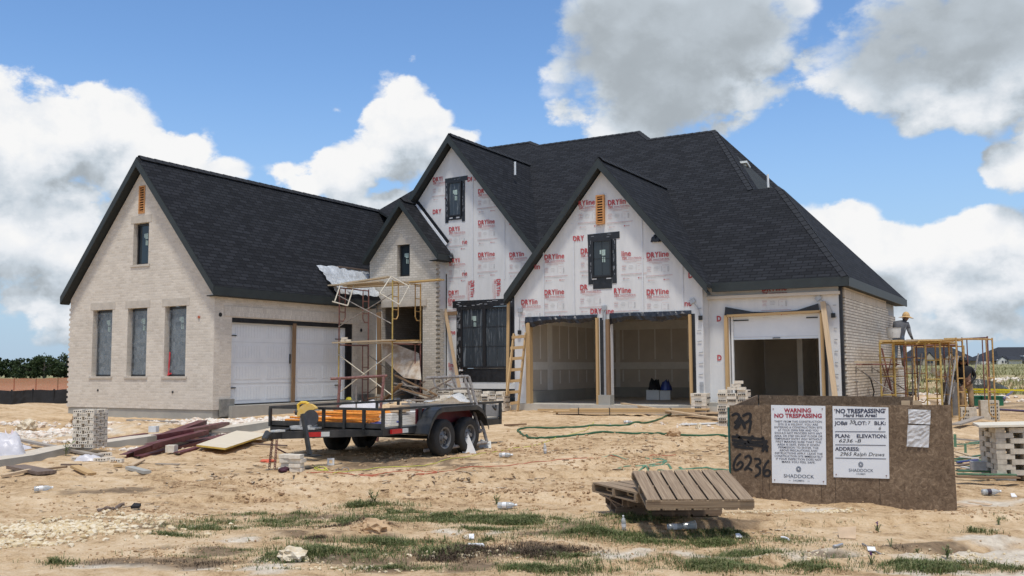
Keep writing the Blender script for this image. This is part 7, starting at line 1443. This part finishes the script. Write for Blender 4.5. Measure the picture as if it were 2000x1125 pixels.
for k in range(12):
    x = R.uniform(730, 880); y = R.uniform(748, 792); A_ = pl(x, y, 1, R.uniform(24.6, 25.6)); a = R.uniform(-.6, .6); d_ = Vector((math.cos(a), R.uniform(-.5, .5), math.sin(a)*.8))*R.uniform(.7, 1.7); board(A_, A_+d_, R.uniform(.07, .15), .04, (GREYB, DARKP, PLY, PINEB)[k % 4], 'grey scrap board in the heap at the foot of the entry scaffold', grp='scrap boards in the entry heap')
rocks('mortar_rubble', [(770, 795, 1.6, .5, 160, .03, .12), (840, 795, 1.2, .5, 110, .03, .12), (700, 796, 1.0, .4, 60, .03, .1)], island('grey mortar rubble', [(.30, .28, .25), (.45, .42, .37), (.20, .18, .16)]), random.Random(19))
# garage interior clutter
for k, (x, y, w_, h, mat, lab) in enumerate(((1275, 781, .42, .32, PVC, 'white box on the garage floor, left one'), (1299, 781, .34, .3, PVC, 'white box on the garage floor, right one'))):
    p = pl(x, y, 2, ZF); t = thing('carton', lab, 'box', p, YAW-.2); b = MB(); b.box((0, .15, h/2), (w_, .3, h)); b.build('body', mat, t)
    b = MB(); b.box((0, .14, h+.01), (w_*.9, .25, .02)); b.build('flap', M('card', (.5, .42, .3), .8, .1, 5), t)
crumple('bag', 'black bag on the left white box in the garage', 'bag', pl(1277, 781, 2, ZF)+Vector((0, .1, .32)), .4, .35, .38, BLKC, 14); crumple('bag', 'blue plastic bag on the right white box in the garage', 'bag', pl(1299, 781, 2, ZF)+Vector((0, .1, .30)), .36, .3, .34, M('blue plastic', (.03, .06, .26), .35, .2, 5), 15)
b = MB(); b.box((0, 0, .16), (.5, .35, .32)); b.box((0, 0, .33), (.54, .39, .03)); o = b.build('cooler', PVC); o.location = pl(1598, 780, 2, ZF); tag(o, 'white cooler just inside the single garage door', 'cooler')
# hoses and cords
def line(name, lab, cat, pts, r, mat, dz=.015, wob=.0, closed=False):
    P = [GR(x, y, dz) for x, y in pts]; S = []; R = random.Random(len(pts))
    for k in range(len(P)-1):
        a, c, d_, e_ = P[max(k-1, 0)], P[k], P[k+1], P[min(k+2, len(P)-1)]
        for j_ in range(8):
            t_ = j_/8; v = .5*((2*c)+(d_-a)*t_+(2*a-5*c+4*d_-e_)*t_*t_+(3*c-a-3*d_+e_)*t_**3); v.z = gz(v.x, v.y)+dz; S.append(v)
    S.append(P[-1]); b = MB(); b.path(S, r, 6); o = b.build(name, mat, smooth=True, weld=False); tag(o, lab, cat); return o
GHOSE = M('green hose', (.03, .105, .045), .45, .15, 9); RCORD = M('orange red cord', (.46, .12, .06), .5, .1, 9); YSTR = M('yellow green string', (.55, .55, .08), .6, .1, 9); LGR = M('pale green hose', (.11, .22, .13), .6, .25, 9)
line('garden_hose', 'green garden hose looping across the dirt before the garage', 'hose', [(1432, 855), (1330, 851), (1270, 848), (1200, 847), (1120, 852), (1075, 855), (1035, 856), (1016, 848), (1012, 841), (1030, 837), (1090, 837), (1160, 835), (1240, 828), (1285, 821), (1310, 811)], .024, GHOSE, .02)
line('garden_hose', 'tangled pale green hose behind the pallets', 'hose', [(1175, 898), (1225, 893), (1260, 895), (1300, 902), (1270, 908), (1215, 913), (1208, 918), (1250, 915), (1300, 900), (1290, 910), (1262, 914), (1300, 919), (1380, 916), (1430, 920)], .016, LGR, .004); line('garden_hose', 'pale green hose lying flat just above the top pallet', 'hose', [(1255, 912), (1300, 916), (1340, 920), (1400, 918)], .022, LGR, .004)
line('extension_cord', 'orange red extension cord snaking across the dirt before the trailer', 'cord', [(598, 924), (640, 923), (690, 928), (720, 930), (770, 930), (830, 926), (853, 923), (820, 919), (770, 921), (740, 926), (700, 928), (760, 931), (850, 922), (900, 914), (1000, 909), (1080, 900), (1150, 895), (1240, 893), (1320, 889)], .007, RCORD, .006)
line('mason_line', 'yellow green string running from the trailer to the lumber pile', 'string', [(650, 926), (720, 918), (800, 912), (870, 899), (940, 886), (1000, 877), (1050, 869), (1080, 858), (1130, 845), (1160, 826)], .006, YSTR, .012); line('mason_line', 'tangle of pale green string under the trailer tongue', 'string', [(612, 912), (625, 919), (638, 917), (622, 912), (615, 918), (640, 921), (634, 915)], .007, YSTR, .02); line('steel_rod', 'bent steel rod lying beside the string tangle', 'rod', [(655, 920), (668, 918), (680, 917), (681, 920)], .008, GREYT, .02)
R = random.Random(41)
for k, (x0, y0, x1, y1, w_, mat) in enumerate(((1867, 872, 1918, 870, .05, LGR), (1866, 900, 1925, 893, .07, GHOSE), (1868, 907, 1915, 905, .10, LGR), (1868, 916, 1960, 925, .08, GHOSE), (1870, 928, 1940, 926, .10, LGR), (1900, 910, 1985, 932, .09, GHOSE), (1866, 890, 1896, 899, .05, TANP), (1868, 920, 1905, 914, .06, DARKP), (1880, 923, 1930, 932, .06, WHB), (1870, 938, 1985, 940, .05, LGR), (1868, 945, 1990, 947, .12, PINEB), (1870, 934, 2010, 936, .07, GHOSE), (1875, 905, 1912, 908, .05, WHB), (1870, 917, 1910, 912, .05, BLUEP), (1895, 878, 1920, 874, .05, LGR))):
    board(GR(x0, y0, .04+.006*k), GR(x1, y1, .04+.006*k), w_, .02, mat, ('green plastic strip in the litter between the sign box and the brick stack' if mat in (LGR, GHOSE) else 'wooden strip in the litter between the sign box and the brick stack' if mat is not BLUEP else 'bluish strip in the litter by the big brick stack'), cat='strip', grp=('green strips by the big brick stack' if mat in (LGR, GHOSE) else 'wooden strips by the big brick stack' if mat is not BLUEP else None), name='strip')
b = MB(); b.box((0, 0, .1), (.24, .16, .16), .3); o = b.build('concrete_lump', M('grey lump', (.45, .44, .42), .9, .2, 8)); o.location = GR(1914, 930, .04); tag(o, 'grey concrete lump in the litter before the big brick stack', 'lump'); b = MB(); b.box((0, 0, .12), (.05, .03, .25)); o = b.build('green_stake', LGR); o.location = GR(1866, 873); tag(o, 'pale green stake standing at the right edge of the sign box', 'stake'); b = MB(); b.box((0, 0, .08), (.04, .03, .16)); o = b.build('green_stake', LGR); o.location = GR(1886, 885); tag(o, 'small pale green stake in front of the litter', 'stake')
board(GR(1862, 862, .05), GR(1915, 866, .05), .08, .03, GREYB, 'grey board lying behind the right end of the sign box'); board(GR(1868, 838, .1), GR(1915, 828, .15), .2, .04, GREYB, 'pale board lying at the feet of the standing worker')
# litter
CLR = M('clear plastic bottle', (.72, .76, .77), .15, .1, 20); CLR.node_tree.nodes['Principled BSDF'].inputs['Transmission Weight'].default_value = .55; LBLW = M('white label', (.75, .75, .75), .5, .1, 9); LBLD = M('dark label', (.04, .03, .05), .5, .2, 9)
def lathe(b, prof, n=18, m=0):
    for (r0_, z0_), (r1_, z1_) in zip(prof[:-1], prof[1:]):
        for k in range(n): a0, a1 = 2*math.pi*k/n, 2*math.pi*(k+1)/n; b.face([(r0_*math.cos(a0), r0_*math.sin(a0), z0_), (r0_*math.cos(a1), r0_*math.sin(a1), z0_), (r1_*math.cos(a1), r1_*math.sin(a1), z1_), (r1_*math.cos(a0), r1_*math.sin(a0), z1_)], m=m)
def bottle(px, py, lab, lying=True, rz=0.0, s=1.0, lm=LBLW, cap=None):
    p = GR(px, py, .034*s if lying else 0.); Mx = Matrix.Translation(p)@Matrix.Rotation(rz, 4, 'Z')@(Matrix.Rotation(rad(88), 4, 'Y') if lying else Matrix.Rotation(.12, 4, 'X'))@Matrix.Diagonal((s, s, s, 1)); t = thing('bottle', lab, 'bottle', M=Mx)
    b = MB(); lathe(b, [(.0, 0), (.028, .002), (.033, .012), (.031, .05), (.033, .06), (.031, .10), (.033, .115), (.033, .14), (.022, .175), (.012, .19), (.012, .205)]); b.build('body', CLR, t, smooth=True, weld=True); b = MB(); lathe(b, [(.0338, .055), (.0338, .10)]); b.build('sleeve', lm, t)
    b = MB(); lathe(b, [(.0, .218), (.014, .218), (.014, .2), (.0, .2)]); b.build('cap', cap or PVC, t); return t
bottle(972, 993, 'clear bottle lying on the dirt above the middle grass', True, YAW-.2, 1.1); bottle(1219, 1036, 'clear bottle standing upright in the grass before the pallets', False, 0, .72); bottle(1303, 1036, 'clear bottle with an orange cap lying before the pallets', True, YAW+.1, 1.0, LBLW, M('orange cap', (.6, .16, .04), .5, .1, 9)); bottle(66, 961, 'clear bottle lying at the far left of the dirt', True, YAW+.5, 1.1); bottle(1918, 967, 'clear bottle with a dark label lying right of the sign box', True, YAW, 1.15, LBLD); bottle(975, 893, 'crushed clear bottle on the dirt right of the trailer', True, YAW-.3, 1.2); bottle(1218, 827, 'small white can shape lying by the lumber pile', True, YAW+.2, 1.0); bottle(1065, 886, 'clear bottle lying upright among the clods near the red cord', False, 0, .9)
p = GR(1345, 1036, .05); t = thing('plastic_cup', 'clear plastic cup lying on its side before the pallets', 'cup', M=Matrix.Translation(p)@Matrix.Rotation(YAW+.1, 4, 'Z')@Matrix.Rotation(rad(84), 4, 'Y')@Matrix.Translation((0, 0, -.06))); b = MB(); lathe(b, [(0, 0), (.03, 0), (.048, .13), (.046, .13), (.028, .005)]); b.build('cup', CLR, t, smooth=True); b = MB(); b.path([(.048*math.cos(2*math.pi*k/20), .048*math.sin(2*math.pi*k/20), .13) for k in range(20)], .003, 5, closed=True); b.build('rim', LBLW, t)
def scrap(px, py, pts, th, mat, lab, cat='scrap', name='scrap', tilt=0.1):
    p = GR(px, py, .01); b = MB(); b.prism([(x, y, z) for x, y, z in pts], (0, 0, th)); o = b.build(name, mat); o.location = p; o.rotation_euler = (tilt, 0, YAW); tag(o, lab, cat); return o
CARD = M('brown cardboard', (.50, .36, .23), .8, .12, 6)
scrap(1655, 1050, [(-.1, -.05, 0), (.06, -.07, .0), (.12, .09, .07), (-.07, .1, .05)], .006, CARD, 'bent cardboard scrap on the dirt before the sign box', 'cardboard', 'cardboard', .2)
scrap(1885, 990, [(-.12, .06, .02), (.0, -.1, 0), (.18, -.08, .01), (-.02, .1, .02)], .006, CARD, 'brown cardboard strip lying right of the sign box', 'cardboard', 'cardboard', .0); scrap(1912, 988, [(-.1, .08, .02), (.1, -.05, 0), (.16, -.02, .01), (-.04, .12, .02)], .006, CARD, 'thin cardboard strip overlapping the other right of the sign box', 'cardboard', 'cardboard', .05)
line('bent_pipe', 'bent grey plastic pipe lying near the bottom right', 'pipe', [(1629, 1082), (1630, 1076), (1636, 1069), (1645, 1066)], .014, GALV, .015); board(GR(1684, 1066, .02), GR(1724, 1081, .02), .02, .012, GREYT, 'dark thin strip lying near the purple flower at bottom right'); scrap(1702, 1077, [(-.04, -.02, 0), (.03, -.03, 0), (.04, .02, .02), (-.03, .03, .02)], .008, LBLW, 'white scrap under the dark thin strip', 'scrap', 'scrap'); scrap(1442, 1051, [(-.03, -.03, 0), (.04, -.02, 0), (.02, .04, .02), (-.02, .03, .02)], .008, LBLW, 'white scrap in the grass right of the cup', 'scrap', 'scrap'); line('bent_pipe', 'small pale curved strip in the grass right of the cup', 'strip', [(1525, 1053), (1534, 1054), (1541, 1058)], .01, LBLW, .02); scrap(920, 1054, [(-.02, -.02, 0), (.03, -.02, 0), (.03, .03, .03), (-.02, .03, .03)], .01, LBLW, 'tiny white scrap left of the round grass tuft', 'scrap', 'scrap'); scrap(927, 1068, [(-.08, -.03, 0), (.1, -.03, 0), (.08, .03, .01), (-.06, .04, .01)], .006, LBLW, 'flat pale scrap below the round grass tuft', 'scrap', 'scrap'); scrap(1979, 972, [(-.03, -.02, 0), (.04, -.02, 0), (.03, .03, .03), (-.02, .03, .03)], .01, LBLW, 'white scrap on the dirt at far right', 'scrap', 'scrap'); line('dark_branch', 'dark twisted branch lying above the gravel patch', 'branch', [(192, 1000), (215, 998), (232, 993), (243, 990)], .02, DARKP, .025); scrap(265, 996, [(-.05, -.03, 0), (.05, -.02, 0), (.05, .04, .02), (-.03, .03, .03)], .03, BLKC, 'black scrap beside the dark branch', 'scrap', 'scrap')
